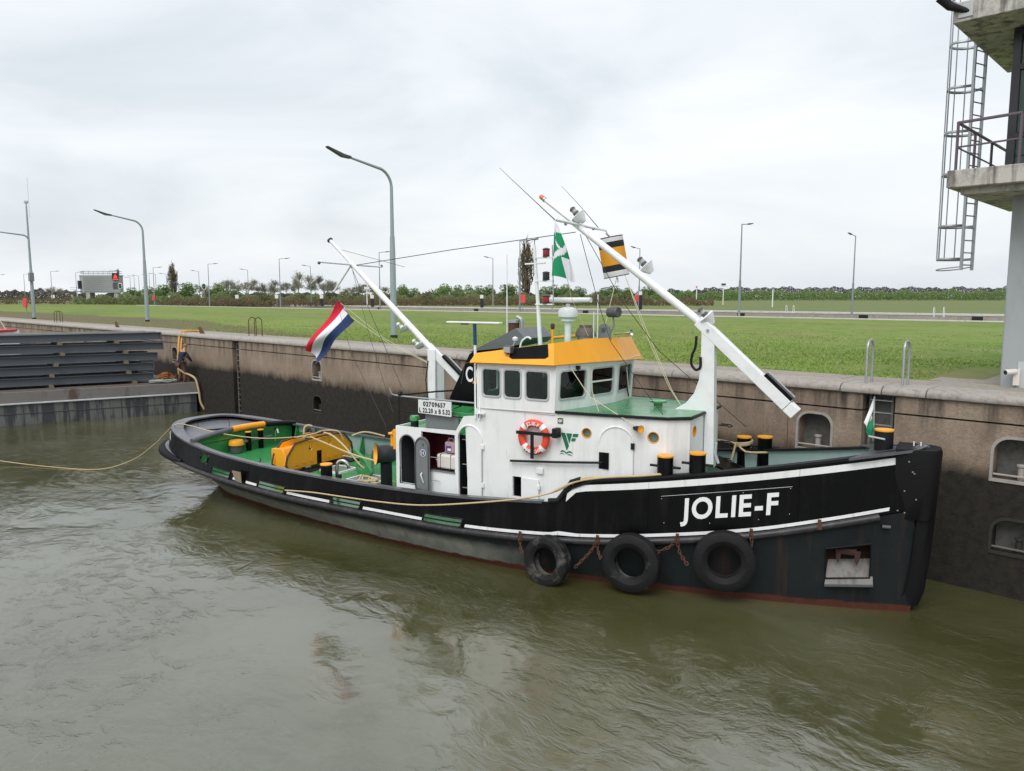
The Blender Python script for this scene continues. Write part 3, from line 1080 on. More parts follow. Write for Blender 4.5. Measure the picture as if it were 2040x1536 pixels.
def plant(kind, x, y, h, w, name, label, cat, group, v=None):
    pr = PROTO[kind]
    i = (rnd.randrange(len(pr)) if v is None else v) % len(pr)
    if (kind, i) in USED:
        t = copy_tree(pr[i])
    else:
        USED.add((kind, i))
        t = pr[i]
    t.name = name
    t.location = (x, y, 4.1)
    t.rotation_euler = (0, 0, rnd.uniform(0, 6.28))
    t.scale = (w / PW[kind], w / PW[kind], h / PH[kind])
    for k_ in ('label', 'category', 'group'):
        if k_ in t:
            del t[k_]
    tag(t, label, cat, group)
    return t


def gx(u, D):
    return (u - 1020) / 1534 * D


def gh(v, D):
    return CAM_Z + (591.3 - v) / 1534 * D - 4.1


# round green trees, left to right
gt = [(350 + 30, 562, 30), (440, 566, 34), (470, 572, 30), (804, 566, 28), (829, 573, 20), (885, 564, 32), (913, 567, 26), (934, 566, 24), (955, 568, 28), (975, 566, 24), (1014, 565, 30), (1083, 570, 24), (1104, 566, 24), (1126, 565, 28), (1150, 570, 24), (1222, 568, 36), (1250, 572, 24), (1284, 570, 28), (268, 572, 30), (300, 570, 34), (330, 566, 32)]
gt.sort()
for i, (u, v, w) in enumerate(gt):
    D = 236 + 14 * math.sin(u)
    plant('green', gx(u, D), D, gh(v, D), w * 1.3 / 1534 * D, 'round_tree', 'small round green tree on the far bank, %s of its kind from the left' % ORD[i], 'tree', 'round green trees on the far bank')
bt = [(110, 569, 24), (455, 553, 26), (492, 557, 22), (521, 556, 26), (550, 557, 24), (576, 558, 20), (598, 541, 24), (622, 548, 26), (648, 549, 28), (668, 556, 24), (705, 568, 28), (733, 562, 22), (762, 571, 30), (414, 566, 24), (365, 574, 26), (1190, 576, 22)]
bt.sort()
for i, (u, v, w) in enumerate(bt):
    D = 262 + 16 * math.cos(u)
    plant('bare', gx(u, D), D, gh(v, D) * 1.08, w * 1.6 / 1534 * D, 'leafless_tree', 'grey-brown leafless tree on the far bank, %s of its kind from the left' % ORD[i], 'tree', 'leafless trees on the far bank')
D = 215
plant('poplar', gx(1049, D), D, gh(482, D), 36 / 1534 * D, 'tall_poplar', 'tall pale columnar poplar behind the signal lanterns', 'tree', None)
D = 262
plant('poplar', gx(350, D), D, gh(527, D), 20 / 1534 * D, 'distant_poplar', 'smaller columnar poplar right of the raised control house', 'tree', None)
sh = [(850, 575), (905, 578), (1000, 580), (1140, 580), (1200, 579), (660, 578), (600, 580), (540, 580), (700, 580), (480, 582), (1330, 588), (1240, 582), (790, 580)]
sh.sort()
for i, (u, v) in enumerate(sh):
    D = 190 + 10 * math.sin(u * 3)
    plant('shrub', gx(u, D), D, gh(v, D), 44 / 1534 * D, 'bank_shrub', 'bushy olive shrub on the far bank, %s shrub from the left' % ORD[i], 'shrub', 'shrubs on the far bank')
for k_, lst in PROTO.items():
    for i, t in enumerate(lst):
        if (k_, i) not in USED:
            for c in list(t.children):
                bpy.data.objects.remove(c)
            bpy.data.objects.remove(t)


def mass(name, spans, n, size, mat, label, seed):
    """hedge or wood that reads as one mass: spans of (u0, u1, D, vtop, wobble)"""
    rs = np.random.RandomState(seed)
    V, F = [], []
    for (u0, u1, D, vt, wob) in spans:
        h = gh(vt, D)
        cnt = int(n * (u1 - u0) / 100)
        ph = rs.uniform(0, 6.28, 4)
        for k in range(cnt):
            u = rs.uniform(u0, u1)
            top = h * (1 + wob * (0.5 * math.sin(u * 0.13 + ph[0]) + 0.3 * math.sin(u * 0.37 + ph[1]) + 0.35 * math.sin(u * 0.071 + ph[2])))
            z = 4.1 + top * rs.uniform(0.0, 1.0) ** 0.75
            DD = D + rs.uniform(-6, 6) + (z - 4.1) * 0.6
            p = np.array((gx(u, DD), DD, z))
            a = rs.normal(size=3)
            a /= np.linalg.norm(a)
            b = rs.normal(size=3)
            b /= np.linalg.norm(b)
            s_ = size * rs.uniform(0.6, 1.5)
            i0 = len(V)
            V += [tuple(p - a * s_), tuple(p + b * s_ * 0.7), tuple(p + a * s_), tuple(p - b * s_ * 0.7)]
            F.append((i0, i0 + 1, i0 + 2, i0 + 3))
    m = MB()
    m.v, m.f = V, F
    return tag(m.build(name, mat, None, recalc=False, smooth=False), label, 'woodland', kind='stuff')


mass('far_wood', [(1290, 1420, 470, 579, 0.25), (1400, 2300, 520, 573.5, 0.14), (-300, 160, 480, 579, 0.25), (150, 1300, 420, 585.5, 0.25)], 5200, 0.36, MT['wood_far'], 'brown leafless wood along the horizon', 3)
mass('green_hedgerow', [(1300, 1480, 400, 582, 0.3), (1440, 2300, 430, 580.5, 0.28)], 3400, 0.34, MT['leaf'], 'dark green hedgerow in front of the brown wood', 4)
mass('bank_scrub', [(150, 1300, 205, 592, 0.4), (240, 760, 196, 588, 0.4), (780, 1300, 196, 588, 0.35)], 1100, 0.32, MT['leaf2'], 'olive and brown scrub along the far bank', 6)
mass('bank_brambles', [(330, 1420, 178, 596, 0.5), (-200, 330, 220, 594, 0.5)], 800, 0.28, leafmat('bramble_brown', (0.19, 0.15, 0.095), (0.26, 0.21, 0.12)), 'brown brambles and dry grass behind the far wall', 8)

# ================================================================== lamps
def lamp_straight():
    t = thing('street_lamp', '', 'street lamp')
    MB().tube([(0, 0, -0.1), (0, 0, 3.6), (0, 0, 3.62), (0, 0, 9.05)], [0.125, 0.115, 0.085, 0.055], 10).build('pole', MT['lamp_far'], t)
    MB().tube([(0, 0, 9.0), (0, 1.3, 9.12)], 0.042, 8).build('arm', MT['lamp_far'], t)
    MB().plate([(1.25, 9.06), (1.5, 9.06), (2.25, 9.22), (2.25, 9.28), (1.3, 9.20)], [], lambda u, v, d: Vector((d, u, v)), -0.10, 0.10).build('lamp_head', MT['lamp_head'], t, bevel=0.02)
    return t


LAMPS = [(-166.9, 252.0, 1), (-152.8, 243.3, 1), (-129.0, 217.5, 1), (-127.1, 226.5, 1), (-109.1, 211.0, 1), (-140.1, 285.1, -1), (-130.7, 268.8, -1), (-125.5, 261.3, -1), (-118.7, 254.3, -1), (-86.8, 188.2, 1), (-110.6, 241.2, -1), (-107.3, 241.2, -1), (-86.8, 215.5, -1), (-65.6, 168.0, 1), (-69.5, 204.5, -1), (-43.3, 144.9, 1), (-46.6, 179.8, -1), (-21.1, 123.8, 1), (-3.5, 142.6, -1), (1.0, 98.7, 1), (18.8, 114.7, -1), (22.4, 76.3, 1), (39.9, 90.8, -1)]
LAMPS.sort(key=lambda q: q[0] / q[1])
lp0 = lamp_straight()
for i, (x, y, d) in enumerate(LAMPS):
    t = lp0 if i == 0 else copy_tree(lp0)
    t.location = (x, y, 4.1)
    t.rotation_euler = (0, 0, -WA + (0 if d > 0 else math.pi))
    tag(t, 'slim grey street lamp with arm to the %s, %s lamp from the left' % ('right' if d > 0 else 'left', ORD[i]), 'street lamp', 'street lamps along the second chamber')


def big_lamp(loc, label, low=False):
    t = thing('tall_street_lamp', label, 'street lamp', Matrix.Translation(loc) @ Matrix.Rotation(-WA + math.pi, 4, 'Z'), 'curved street lamps on the lawn')
    H = 7.55
    MB().tube([(0, 0, 0.0), (0, 0, 4.2), (0, 0, 4.25), (0, 0, 4.9 if not low else 4.4)], [0.165, 0.135, 0.13, 0.115], 12).build('pole', MT['lamp_pole'], t)
    if not low:
        pts = [(0, 0, 4.85), (0, 0, H - 0.35)] + [(0, 0.85 - 0.85 * math.cos(a), H - 0.35 + 0.85 * math.sin(a)) for a in np.linspace(0.15, 1.25, 7)] + [(0, 2.4, H + 0.78)]
        MB().tube(pts, [0.10, 0.078] + [0.07] * 7 + [0.05], 10).build('arm', MT['lamp_pole'], t)
        y0, z0 = 2.3, H + 0.76
    else:
        MB().tube([(0, 0, 4.35), (0, 0, 10.0)], [0.105, 0.06], 10).build('upper_pole', MT['lamp_pole'], t)
        pts = [(0, 0, 6.9)] + [(0, 0.5 - 0.5 * math.cos(a), 6.95 + 0.5 * math.sin(a)) for a in np.linspace(0.15, 1.25, 6)] + [(0, 2.4, 7.62)]
        MB().tube(pts, [0.07] * 7 + [0.05], 8).build('arm', MT['lamp_pole'], t)
        y0, z0 = 2.3, 7.6
    MB().plate([(y0, z0 - 0.05), (y0 + 0.45, z0 - 0.03), (y0 + 1.25, z0 + 0.30), (y0 + 1.25, z0 + 0.36), (y0 + 0.35, z0 + 0.11), (y0, z0 + 0.06)], [], lambda u, v, d: Vector((d, u, v)), -0.11, 0.11).build('lamp_head', MT['lamp_head'], t, bevel=0.02)
    MB().cyl((0, 0, 0.0), (0, 0, 0.14), 0.175, 14).build('pole_foot', MT['lens_black'], t)
    return t


big_lamp((-5.79, 37.81, 4.1), 'tall curved lamp post on the lawn behind the tug, nearest of all lamps')
big_lamp((-29.64, 62.81, 4.1), 'curved lamp post on the lawn edge behind the steel beams')
cl = big_lamp((-43.04, 69.6, 4.1), 'lamp post at the far left with camera dome and grey box', True)
MB().lathe([(0.05, 0), (0.05, 0.25), (0.16, 0.28), (0.17, 0.45), (0.1, 0.52), (0, 0.53)], (0, 0, 9.95), (0, 0, 1), 14).build('camera_dome', MT['ltgrey'], cl)
MB().box((-0.35, 0.1, 3.75), (0.5, 0.35, 0.75)).build('control_box', MT['grey'], cl, bevel=0.02)
MB().tube([(0, 0, 8.9), (-0.8, 0, 8.9), (-0.8, 0, 12.4)], 0.012, 5).build('aerial', MT['steel'], cl)
# lifebuoy cases on posts
def buoy_case(x, y, z, h, label, w_=0.32):
    t = thing('lifebuoy_case', label, 'lifebuoy case', Matrix.Translation((x, y, 4.1)), 'red lifebuoy cases on the quays')
    MB().plate(rrect(-w_, w_, z - h / 2, z + h / 2, 0.14), [], lambda u, v, d: Vector((u, d, v)), -0.12, 0.08).build('case', MT['pinkred'], t, bevel=0.03)
    MB().tube([(0, 0.12, 0), (0, 0.12, z + h / 2)], 0.04, 6).build('case_post', MT['lamp_far'], t)
    return t


buoy_case(-43.5, 69.2, 1.45, 0.85, 'red lifebuoy case on the camera lamp post at the far left', 0.15)
buoy_case(gx(314, 188), 187, 1.7, 1.1, 'small red lifebuoy case right of the control house')
buoy_case(gx(497.6, 190), 190, 1.4, 1.0, 'red lifebuoy case below the bare trees left of the Dutch flag')
buoy_case(gx(1041.5, 98), 98, 1.75, 1.05, 'red lifebuoy case by the lamp in front of the tall poplar')
buoy_case(gx(1267, 113), 113, 1.75, 0.95, 'red lifebuoy case left of the slanting foremast')
# white and black marker boards along the far bank
mk = [(111.6, 230, 0), (150, 225, 0), (193, 220, 0), (343, 200, 0), (406.5, 195, 0), (475.5, 190, 0), (554, 170, 0), (643, 150, 1), (743, 140, 1), (960, 130, 1), (1099.5, 125, 0), (1274, 105, 1)]
for i, (u, D, bk) in enumerate(mk):
    t = thing('marker_board', 'white square marker board on the far quay, %s board from the left' % ORD[i], 'marker board', Matrix.Translation((gx(u, D), D, 4.1)), 'marker boards on the far quay')
    zc = gh(591 if D > 110 else 584, D)
    hh = 0.0043 * D / 2
    MB().box((0, 0, zc), (0.0043 * D, 0.06, 0.0046 * D)).build('board', MT['sign_white'], t)
    MB().box((0.05, 0.05, (zc - hh) * 0.55), (0.0042 * D if bk else 0.1, 0.18, (zc - hh) * (0.85 if bk else 1.1))).build('box', MT['lens_black'] if bk else MT['lamp_far'], t)
    MB().tube([(0, 0.1, 0), (0, 0.1, zc)], 0.05, 6).build('sign_post', MT['lamp_far'], t)
# round signals
for u, v, D, lab in ((245.5, 570, 205, 'round green signal on a post right of the control house'), (350.5, 569, 210, 'black signal box on a post before the distant poplar'), (411, 571, 190, 'round green signal on a post right of the white fence')):
    t = thing('navigation_signal', lab, 'signal', Matrix.Translation((gx(u, D), D, 4.1)), 'navigation signals')
    zc = gh(v, D)
    MB().tube([(0, 0.1, 0), (0, 0.1, zc)], 0.06, 6).build('signal_post', MT['lamp_far'], t)
    if 'black' in lab:
        MB().box((0, 0, zc), (0.9, 0.2, 1.5)).build('signal_box', MT['lens_black'], t, bevel=0.1)
    else:
        MB().plate(rrect(-0.55, 0.55, zc - 0.75, zc + 0.75, 0.5), [], lambda u_, v_, d: Vector((u_, d, v_)), 0, 0.1).build('signal_border', MT['sign_white'], t)
        MB().plate(rrect(-0.42, 0.42, zc - 0.62, zc + 0.62, 0.4), [], lambda u_, v_, d: Vector((u_, d, v_)), -0.03, -0.002).build('signal_face', MT['lens_black'], t)
        MB().lathe([(0, 0.03), (0.2, 0.03)], (0, -0.02, zc), (0, -1, 0), 14).build('signal_lens', MT['flag_green'], t, recalc=False)
# thin white masts on the far field
for u, vt, vb, D, lab, dev in ((1385, 572, 607, 190, 'thin white mast with red top on the far bank', 0), (1438, 567, 602, 200, 'white mast with instruments on the far bank', 1), (1536, 574, 612, 150, 'thin white pole on the grass dike', 0), (733, 574, 607, 170, 'white radar mast behind the big curved lamp post', 2), (243, 536, 606, 210, 'slim dark antenna mast right of the control house', 3)):
    t = thing('signal_mast', lab, 'mast', Matrix.Translation((gx(u, D), D, 4.1)))
    H = gh(vt, D)
    MB().tube([(0, 0, 0), (0, 0, H)], 0.11 if dev < 3 else 0.14, 8).build('mast_pole', MT['sign_white'] if dev < 3 else MT['lamp_far'], t)
    if dev == 0:
        MB().box((0, 0, H), (0.35, 0.3, 0.3)).build('mast_top', MT['red'] if 'red' in lab else MT['lamp_far'], t)
    elif dev == 3:
        MB().box((0, 0, H - 1.0), (0.5, 0.4, 1.2)).build('mast_aerial', MT['lamp_head'], t)
    else:
        MB().box((0, 0, H), (1.1, 0.3, 0.5)).build('mast_instrument', MT['lamp_head'] if dev == 1 else MT['sign_white'], t)
        MB().tube([(-0.9, 0, H - 0.4), (0.9, 0, H - 0.4), (0.9, 0, H - 1.2), (-0.9, 0, H - 1.2)], 0.07, 5, closed=True).build('mast_frame', MT['sign_white'], t)
# ladder grips at the quay edges
def grips(x, y, z, rot, h, w, sep, label, mat, r_=0.022):
    t = thing('ladder_grip', label, 'ladder grip', Matrix.Translation((x, y, z)) @ Matrix.Rotation(rot, 4, 'Z'), 'ladder grips on the quays')
    for k in (0, 1):
        a = k * sep
        pts = [(a, 0, -0.02), (a, 0, h - w / 2)] + [(a, w / 2 - w / 2 * math.cos(t_), h - w / 2 + w / 2 * math.sin(t_)) for t_ in np.linspace(0.3, math.pi - 0.3, 6)] + [(a, w, h - w / 2), (a, w, -0.02)]
        MB().tube(pts, r_, 8).build('hoop', mat, t)
    return t


p = Wd(33.38, 0.30, 4.12)
grips(p.x, p.y, p.z, -WA, 1.0, 0.36, 0.78, 'pair of grey steel ladder grips above the wall ladder at the bow', MT['steel'], 0.030)
p = Wd(3.3, 0.9, 4.12)
grips(p.x, p.y, p.z, -WA, 0.95, 0.4, 0.6, 'rusty ladder grips on the coping above the wall ladder left of the flag', MT['rust'])
p = Wd(-26.5, 0.5, 4.12)
grips(p.x, p.y, p.z, -WA, 0.9, 0.4, 0.6, 'rusty ladder grips on the coping behind the steel beams', MT['rust'])
for u, D, lab in ((1563, 95, 'pair of pale ladder grips on the far quay right of the slanting boom'), (1856, 78, 'pair of pale ladder grips on the far quay left of the tower')):
    grips(gx(u, D), D, 4.1, -WA, 0.95, 0.4, 0.9, lab, MT['sign_white'], 0.03)
# mooring hooks on the coping
for a, lab in ((-13.5, 'small rusty mooring hook on the coping beside the grips'), (-1.2, 'small rusty mooring hook on the coping above the man')):
    t = thing('mooring_hook', lab, 'mooring hook', WALL_M @ Matrix.Translation((a, 0.45, 4.14)), 'mooring hooks')
    MB().plate([(0, 0), (0.45, 0), (0.1, 0.30), (-0.05, 0.36), (-0.1, 0.32)], [], lambda u, v, d: Vector((u, d, v)), -0.05, 0.05).build('hook', MT['rust'], t, bevel=0.01)

# ================================================================== raised control house, far left
D = 208
CH = thing('control_house', 'grey raised control house on concrete legs at the end of the lock', 'building', Matrix.Translation((gx(205, D), D, 4.1)) @ Matrix.Rotation(R(12), 4, 'Z'))
hp = [(-4.0, 0), (5.0, -0.2), (5.0, 3.5), (-3.0, 6.0), (-6.2, 4.5)]
MB().plate(hp, [], lambda u, v, d: Vector((u, v, d)), 3.1, 7.6).build('wall', plain('corrugated_grey', (0.33, 0.34, 0.35), 0.7, 0, 0.1, 1), CH, smooth=False)
MB().plate([(x * 1.03, y * 1.02) for x, y in hp], [], lambda u, v, d: Vector((u, v, d)), 7.6, 7.85).build('roof', MT['ltgrey'], CH)
for k in range(9):
    MB().box((0.5, -0.14, 3.45 + k * 0.48), (9.0, 0.06, 0.05)).build('cladding_seam', MT['grey'], CH)
for x, y in ((-3.0, 0.5), (4.0, 0.5), (-3.0, 3.8), (2.5, 3.0)):
    MB().box((x, y, 1.5), (1.0, 1.0, 3.2)).build('leg', MT['tower_concrete'], CH)
MB().box((4.0, -0.3, 5.0), (1.2, 0.1, 1.6)).build('window', MT['darkgrey'], CH)
MB().box((-5.3, 2.0, 5.2), (0.3, 1.6, 2.2), Matrix.Rotation(R(-26), 3, 'Z')).build('window', MT['darkgrey'], CH)
for z in (8.3, 8.8):
    MB().tube([(x * 0.97, y * 0.97 + 0.1, z) for x, y in hp], 0.05, 5, closed=True).build('roof_railing', MT['lamp_far'], CH)
for k in range(8):
    MB().tube([(-3.8 + k * 1.2, 0.15, 7.8), (-3.8 + k * 1.2, 0.15, 8.8)], 0.045, 5).build('railing_post', MT['lamp_far'], CH)
MB().tube([(-7.6, 3.5, 3.4), (-6.0, 1.0, 3.4), (-4.8, -0.6, 0.0)], 0.12, 6).build('stair_stringer', MT['lamp_far'], CH)
MB().plate([(-8.0, 2.5), (-5.8, 1.0), (-5.0, 3.0), (-7.4, 4.6)], [], lambda u, v, d: Vector((u, v, d)), 3.3, 3.5).build('landing', MT['lamp_far'], CH)
for z in (4.0, 4.5):
    MB().tube([(-8.0, 2.5, z), (-5.8, 1.0, z)], 0.05, 5).build('landing_rail', MT['lamp_far'], CH)
SC = thing('signal_screen', 'red lit warning screen on the roof corner of the control house', 'screen', CH.matrix_world @ Matrix.Translation((4.2, -0.5, 7.1)))
ms_, ts_, ps_ = nodes('red_screen')
ps_.inputs['Base Color'].default_value = (0.5, 0.02, 0.02, 1)
ps_.inputs['Emission Color'].default_value = (1.0, 0.08, 0.06, 1)
ps_.inputs['Emission Strength'].default_value = 0.7
MB().box((0, 0, 0.3), (1.7, 0.25, 1.9)).build('screen_case', MT['lens_black'], SC)
MB().plate([(-0.55, -0.35), (0.55, -0.35), (0, 0.75)], [], lambda u, v, d: Vector((u, d, v + 0.25)), -0.16, -0.13).build('screen_triangle', ms_, SC)
MB().box((0, -0.14, -0.45), (1.4, 0.05, 0.28)).build('screen_bar', ms_, SC)
# pale fence by the round signals
FE = thing('quay_fence', 'low pale fence beyond the lawn right of the control house', 'fence', Matrix.Translation((gx(380, 195), 195, 4.1)))
for k in range(9):
    MB().box((-2.7 + k * 0.68, 0, 0.5), (0.12, 0.1, 1.1)).build('fence_post', MT['sign_white'], FE)
for z in (0.3, 0.65, 1.0):
    MB().box((0, 0.09, z), (5.6, 0.06, 0.10)).build('fence_rail', plain('fence_cream', (0.55, 0.48, 0.36), 0.7), FE)

# ================================================================== control tower at the right edge
TW = thing('control_tower', 'concrete lock control tower with balcony and railing at the right edge', 'tower', WALL_M)
slab = lambda a0, a1, o0, o1, z0, z1: MB().plate([(a0, o0), (a1, o0), (a1, o1), (a0, o1)], [], lambda u, v, d: Vector((u, v, d)), z0, z1)
slab(35.72, 38.2, 1.7, 3.0, 4.1, 8.36).build('leg', paint('tower_leg_grey', (0.36, 0.39, 0.40), 0.6, (0.24, 0.23, 0.21), 0.5), TW, bevel=0.03)
slab(40.5, 43, 1.7, 4.4, 4.1, 8.36).build('leg', MT['tower_concrete'], TW)
slab(34.73, 45, 0.5, 5.6, 8.38, 8.74).build('balcony_slab', MT['tower_concrete'], TW, bevel=0.02)
slab(34.95, 44.8, 0.75, 5.3, 8.25, 8.379).build('slab_drop', MT['tower_concrete'], TW)
slab(34.66, 45, 0.5, 5.4, 11.72, 12.12).build('roof_slab', MT['tower_concrete'], TW, bevel=0.02)
slab(35.66, 44, 1.75, 5.0, 8.745, 11.715).build('room', plain('tower_room', (0.30, 0.33, 0.33), 0.5), TW)
for a, o in ((35.62, 1.72), (37.0, 1.70), (38.6, 1.70), (35.62, 3.3)):
    MB().box((a, o, 10.23), (0.16, 0.16, 2.96)).build('mullion', MT['lens_black'], TW, bevel=0.01)
for z in (8.85, 9.5, 10.9, 11.62):
    MB().box((39.6, 1.70, z), (8.0, 0.12, 0.10)).build('transom', MT['lens_black'], TW)
    MB().box((35.62, 3.4, z), (0.12, 3.4, 0.10)).build('transom', MT['lens_black'], TW)
for a0, a1 in ((35.7, 36.95), (37.05, 38.55)):
    MB().plate([(a0, 8.9), (a1, 8.9), (a1, 11.6), (a0, 11.6)], [], fnl, 1.70, 1.72).build('window_pane', MT['glass'], TW)
MB().box((36.3, 1.85, 4.4), (0.5, 0.35, 0.6)).build('service_box', MT['ltgrey'], TW)
rr_ = MB().tube([(36.0, 0.62, 9.75), (34.86, 0.62, 9.72), (34.86, 5.0, 9.72)], 0.032, 8).build('balcony_railing', MT['purple'], TW)
MB().tube([(36.0, 0.62, 9.25), (34.86, 0.62, 9.22), (34.86, 5.0, 9.22)], 0.020, 6).build('mid_rail', MT['purple'], rr_)
for a, o in ((34.86, 0.62), (34.86, 2.0), (34.86, 3.5), (34.86, 5.0), (36.0, 0.62)):
    MB().tube([(a, o, 8.74), (a, o, 9.74)], 0.030, 6).build('railing_post', MT['purple'], rr_)
MB().tube([(34.95, 0.52, 11.9), (34.62, 0.40, 12.05), (34.45, 0.30, 12.25)], [0.05, 0.09, 0.11], 10).build('roof_floodlight', MT['blackm'], TW)
MB().box((34.9, 0.49, 11.93), (0.26, 0.03, 0.26)).build('floodlight_plate', MT['ltgrey'], TW)
# caged ladder
CL = thing('caged_ladder', 'galvanised caged ladder hanging beside the control tower balcony', 'ladder', WALL_M)
b0 = Vector((34.60, 2.6, 0))
rv = Vector((0.12, 0.43, 0))
z0, z1 = 6.72, 15.0
for k in (0, 1):
    MB().box(b0 + rv * k + Vector((0, 0, (z0 + z1) / 2)), (0.055, 0.09, z1 - z0)).build('stile', MT['steel'], CL)
for k in range(29):
    z = z0 + 0.12 + k * 0.285
    MB().tube([b0 + Vector((0, 0, z)), b0 + rv + Vector((0, 0, z))], 0.016, 6).build('rung', MT['steel'], CL)
cxy = b0 + rv * 0.5
hd_ = Vector((-0.97, 0.1, 0))
rn = rv.normalized()


def hoop(z, tilt=0.0):
    pts = [b0 + Vector((0, 0, z))]
    for a in np.linspace(-1.35, 1.35, 11):
        q = cxy + hd_ * (0.28 + 0.36 * math.cos(a)) + rn * (0.36 * math.sin(a))
        pts.append(q + Vector((0, 0, z + tilt * (0.28 + 0.36 * math.cos(a)))))
    pts.append(b0 + rv + Vector((0, 0, z)))
    return pts


for z in (6.98, 7.75, 8.95, 9.9, 10.9, 11.9, 12.9, 13.9):
    P = hoop(z)
    m = MB()
    m.ribbon([p + Vector((0, 0, -0.03)) for p in P], [p + Vector((0, 0, 0.03)) for p in P])
    o = m.build('cage_hoop', MT['steel'], CL, recalc=False)
    sdm = o.modifiers.new('thick', 'SOLIDIFY')
    sdm.thickness = 0.012
P = hoop(6.80, -0.12)
MB().tube(P, 0.014, 6).build('bottom_ring', MT['steel'], CL)
for a in (-1.0, -0.35, 0.0, 0.45, 1.05):
    q = cxy + hd_ * (0.285 + 0.36 * math.cos(a)) + rn * (0.365 * math.sin(a))
    MB().tube([q + Vector((0, 0, 6.98)), q + Vector((0, 0, 14.2))], 0.014, 5).build('cage_bar', MT['steel'], CL)
DC = thing('security_camera', 'white bullet camera low on the tower leg at the right edge', 'camera', WALL_M)
MB().lathe([(0, -0.14), (0.06, -0.13), (0.065, 0.10), (0.05, 0.12), (0.0, 0.10)], (35.95, 1.50, 4.48), (-0.55, -0.8, -0.05), 16).build('camera_body', MT['plastic_white'], DC)
MB().lathe([(0, 0.125), (0.05, 0.125)], (35.95, 1.50, 4.48), (-0.55, -0.8, -0.05), 14).build('camera_lens', MT['lens_black'], DC, recalc=False)
MB().box((36.05, 1.66, 4.36), (0.12, 0.12, 0.34)).build('camera_bracket', MT['plastic_white'], DC)
# ================================================================== the tug
TUG = thing('tugboat', 'black hulled harbour tug with white deckhouse and orange wheelhouse roof', 'tugboat', TUG_M)


def outline(s, s0, a, n, B, c, m, L, bend):
    x = min(max((s - s0) / a, 1e-6), 1)
    st = (1 - (1 - x) ** n) ** (1 / n)
    y = min(max((s - c) / (L - c), 0), 1)
    return B * st * (1 - y ** m * (1 - bend / B))


def br(s):
    return outline(s, 0.45, 8.975, 3.094, 2.457, 12.396, 1.553, 22.0, 0.22)


def bw(s):
    b = outline(s, -0.177, 14.894, 1.449, 2.335, 8.235, 2.436, 21.9, 0.14)
    return b * min(1.0, math.sqrt(max((s - 1.5) / 1.6, 0)))


def bst(s):
    k = 0 if s < 13 else 0.35 * ((s - 13) / 9) ** 2
    return br(min(s + 0.25 * (1 - s / 22), 22)) * (1 - k) + bw(s) * k + 0.06


zs = smooth_table([(0, 1.29), (0.5, 1.25), (2, 1.136), (5, 0.96), (7.4, 0.85), (10.6, 0.83), (12.9, 0.84), (14.4, 0.88), (16.15, 0.99), (17.8, 1.19), (19.2, 1.42), (20.56, 1.74), (21.56, 2.0), (22, 2.1)])


def za(s):
    return 1.9769 - 0.1076 * s + 0.006267 * s * s - 0.0000228 * s**3 + 0.2174 * math.exp(-s / 1.5)


def zf(s):
    t = s - 14
    return 2.0587 + 0.0865 * t + 0.00804 * t * t


def zr(s):
    if s < 15.15:
        return za(s)
    if s > 15.6:
        return zf(s)
    k = (s - 15.15) / 0.45
    k = k * k * (3 - 2 * k)
    return za(15.15) * (1 - k) + zf(15.6) * k


def shell(u, f, side):
    """point on the bulwark: u 0..1 stern to bow, f 0 strake .. 1 rail"""
    s0, s1 = 0.2 + u * 21.65, 0.45 + u * 21.55
    s = s0 + (s1 - s0) * f
    b = bst(s0) * (1 - f) + br(s1) * f
    if u <= 0:
        b = 0
    z = zs(s0) * (1 - f) + zr(s1) * f
    return Vector((s, side * b, z))


def s2u(s, f=0.3):
    return (s - 0.2 - 0.25 * f) / (21.65 - 0.1 * f)


# hull below the strake --------------------------------------------------
PK = (20.42, 21.18)
PU = [(q_ - 1.15) / (21.93 - 1.15) for q_ in PK]
UL = sorted([(i / 110) ** 1.9 for i in range(111)] + PU)
N = len(UL) - 1
for side in (-1, 1):
    m = MB()
    rows = []
    for r in range(6):
        row = []
        for i in range(N + 1):
            u = UL[i]
            if r == 5:
                p = shell(u, 0, side) + Vector((0, 0, -0.02))
            else:
                z = (-0.7, -0.25, 0.0, 0.30, 0.62)[r]
                s0 = (3.0, 2.2, 1.75, 1.15, 0.6)[r]
                s1 = (21.7, 21.82, 21.9, 21.93, 21.95)[r]
                s = s0 + u * (s1 - s0)
                top = shell(u, 0, side)
                k = max(0, min(1, z / max(zs(s), 0.3)))
                k2 = k ** 0.85
                b = bw(s) * (1 - k2) + abs(top.y) * k2
                if z < 0:
                    b = bw(s) * (1 + z * 0.25)
                zz = z * (1 if z <= 0 else zs(s) / 0.86 * 0.98) if z < 0.8 else z
                zz = min(zz, top.z - 0.06)
                p = Vector((s, side * b, zz))
            row.append(p)
        rows.append(row)
    vs = [p for row in rows for p in row]
    K = N + 1
    fs = []
    for r in range(5):
        for i in range(N):
            if r == 3 and PU[0] - 1e-9 <= UL[i] and UL[i + 1] <= PU[1] + 1e-9:
                continue        # opening of the anchor pocket
            fs.append((r * K + i, r * K + i + 1, (r + 1) * K + i + 1, (r + 1) * K + i))
    m.add(vs, fs)
    if side < 0:
        i0, i1 = UL.index(PU[0]), UL.index(PU[1])
        POCK = [rows[3][i0], rows[3][i1], rows[4][i1], rows[4][i0]]
    m.build('hull_side', MT['hull'], TUG, recalc=False)

# bulwark with freeing ports ---------------------------------------------
PORTS = [(11.86, 12.94), (8.9, 9.9), (6.16, 7.22), (4.05, 4.95)]
HAWSE = (3.36, 3.78)


def hrow(u):
    s = 0.2 + u * 21.65
    H = zr(s) - zs(s)
    return [0.0, 0.035 / H, 0.235 / H, 0.52 / H if H > 0.62 else 0.8, 1.0]


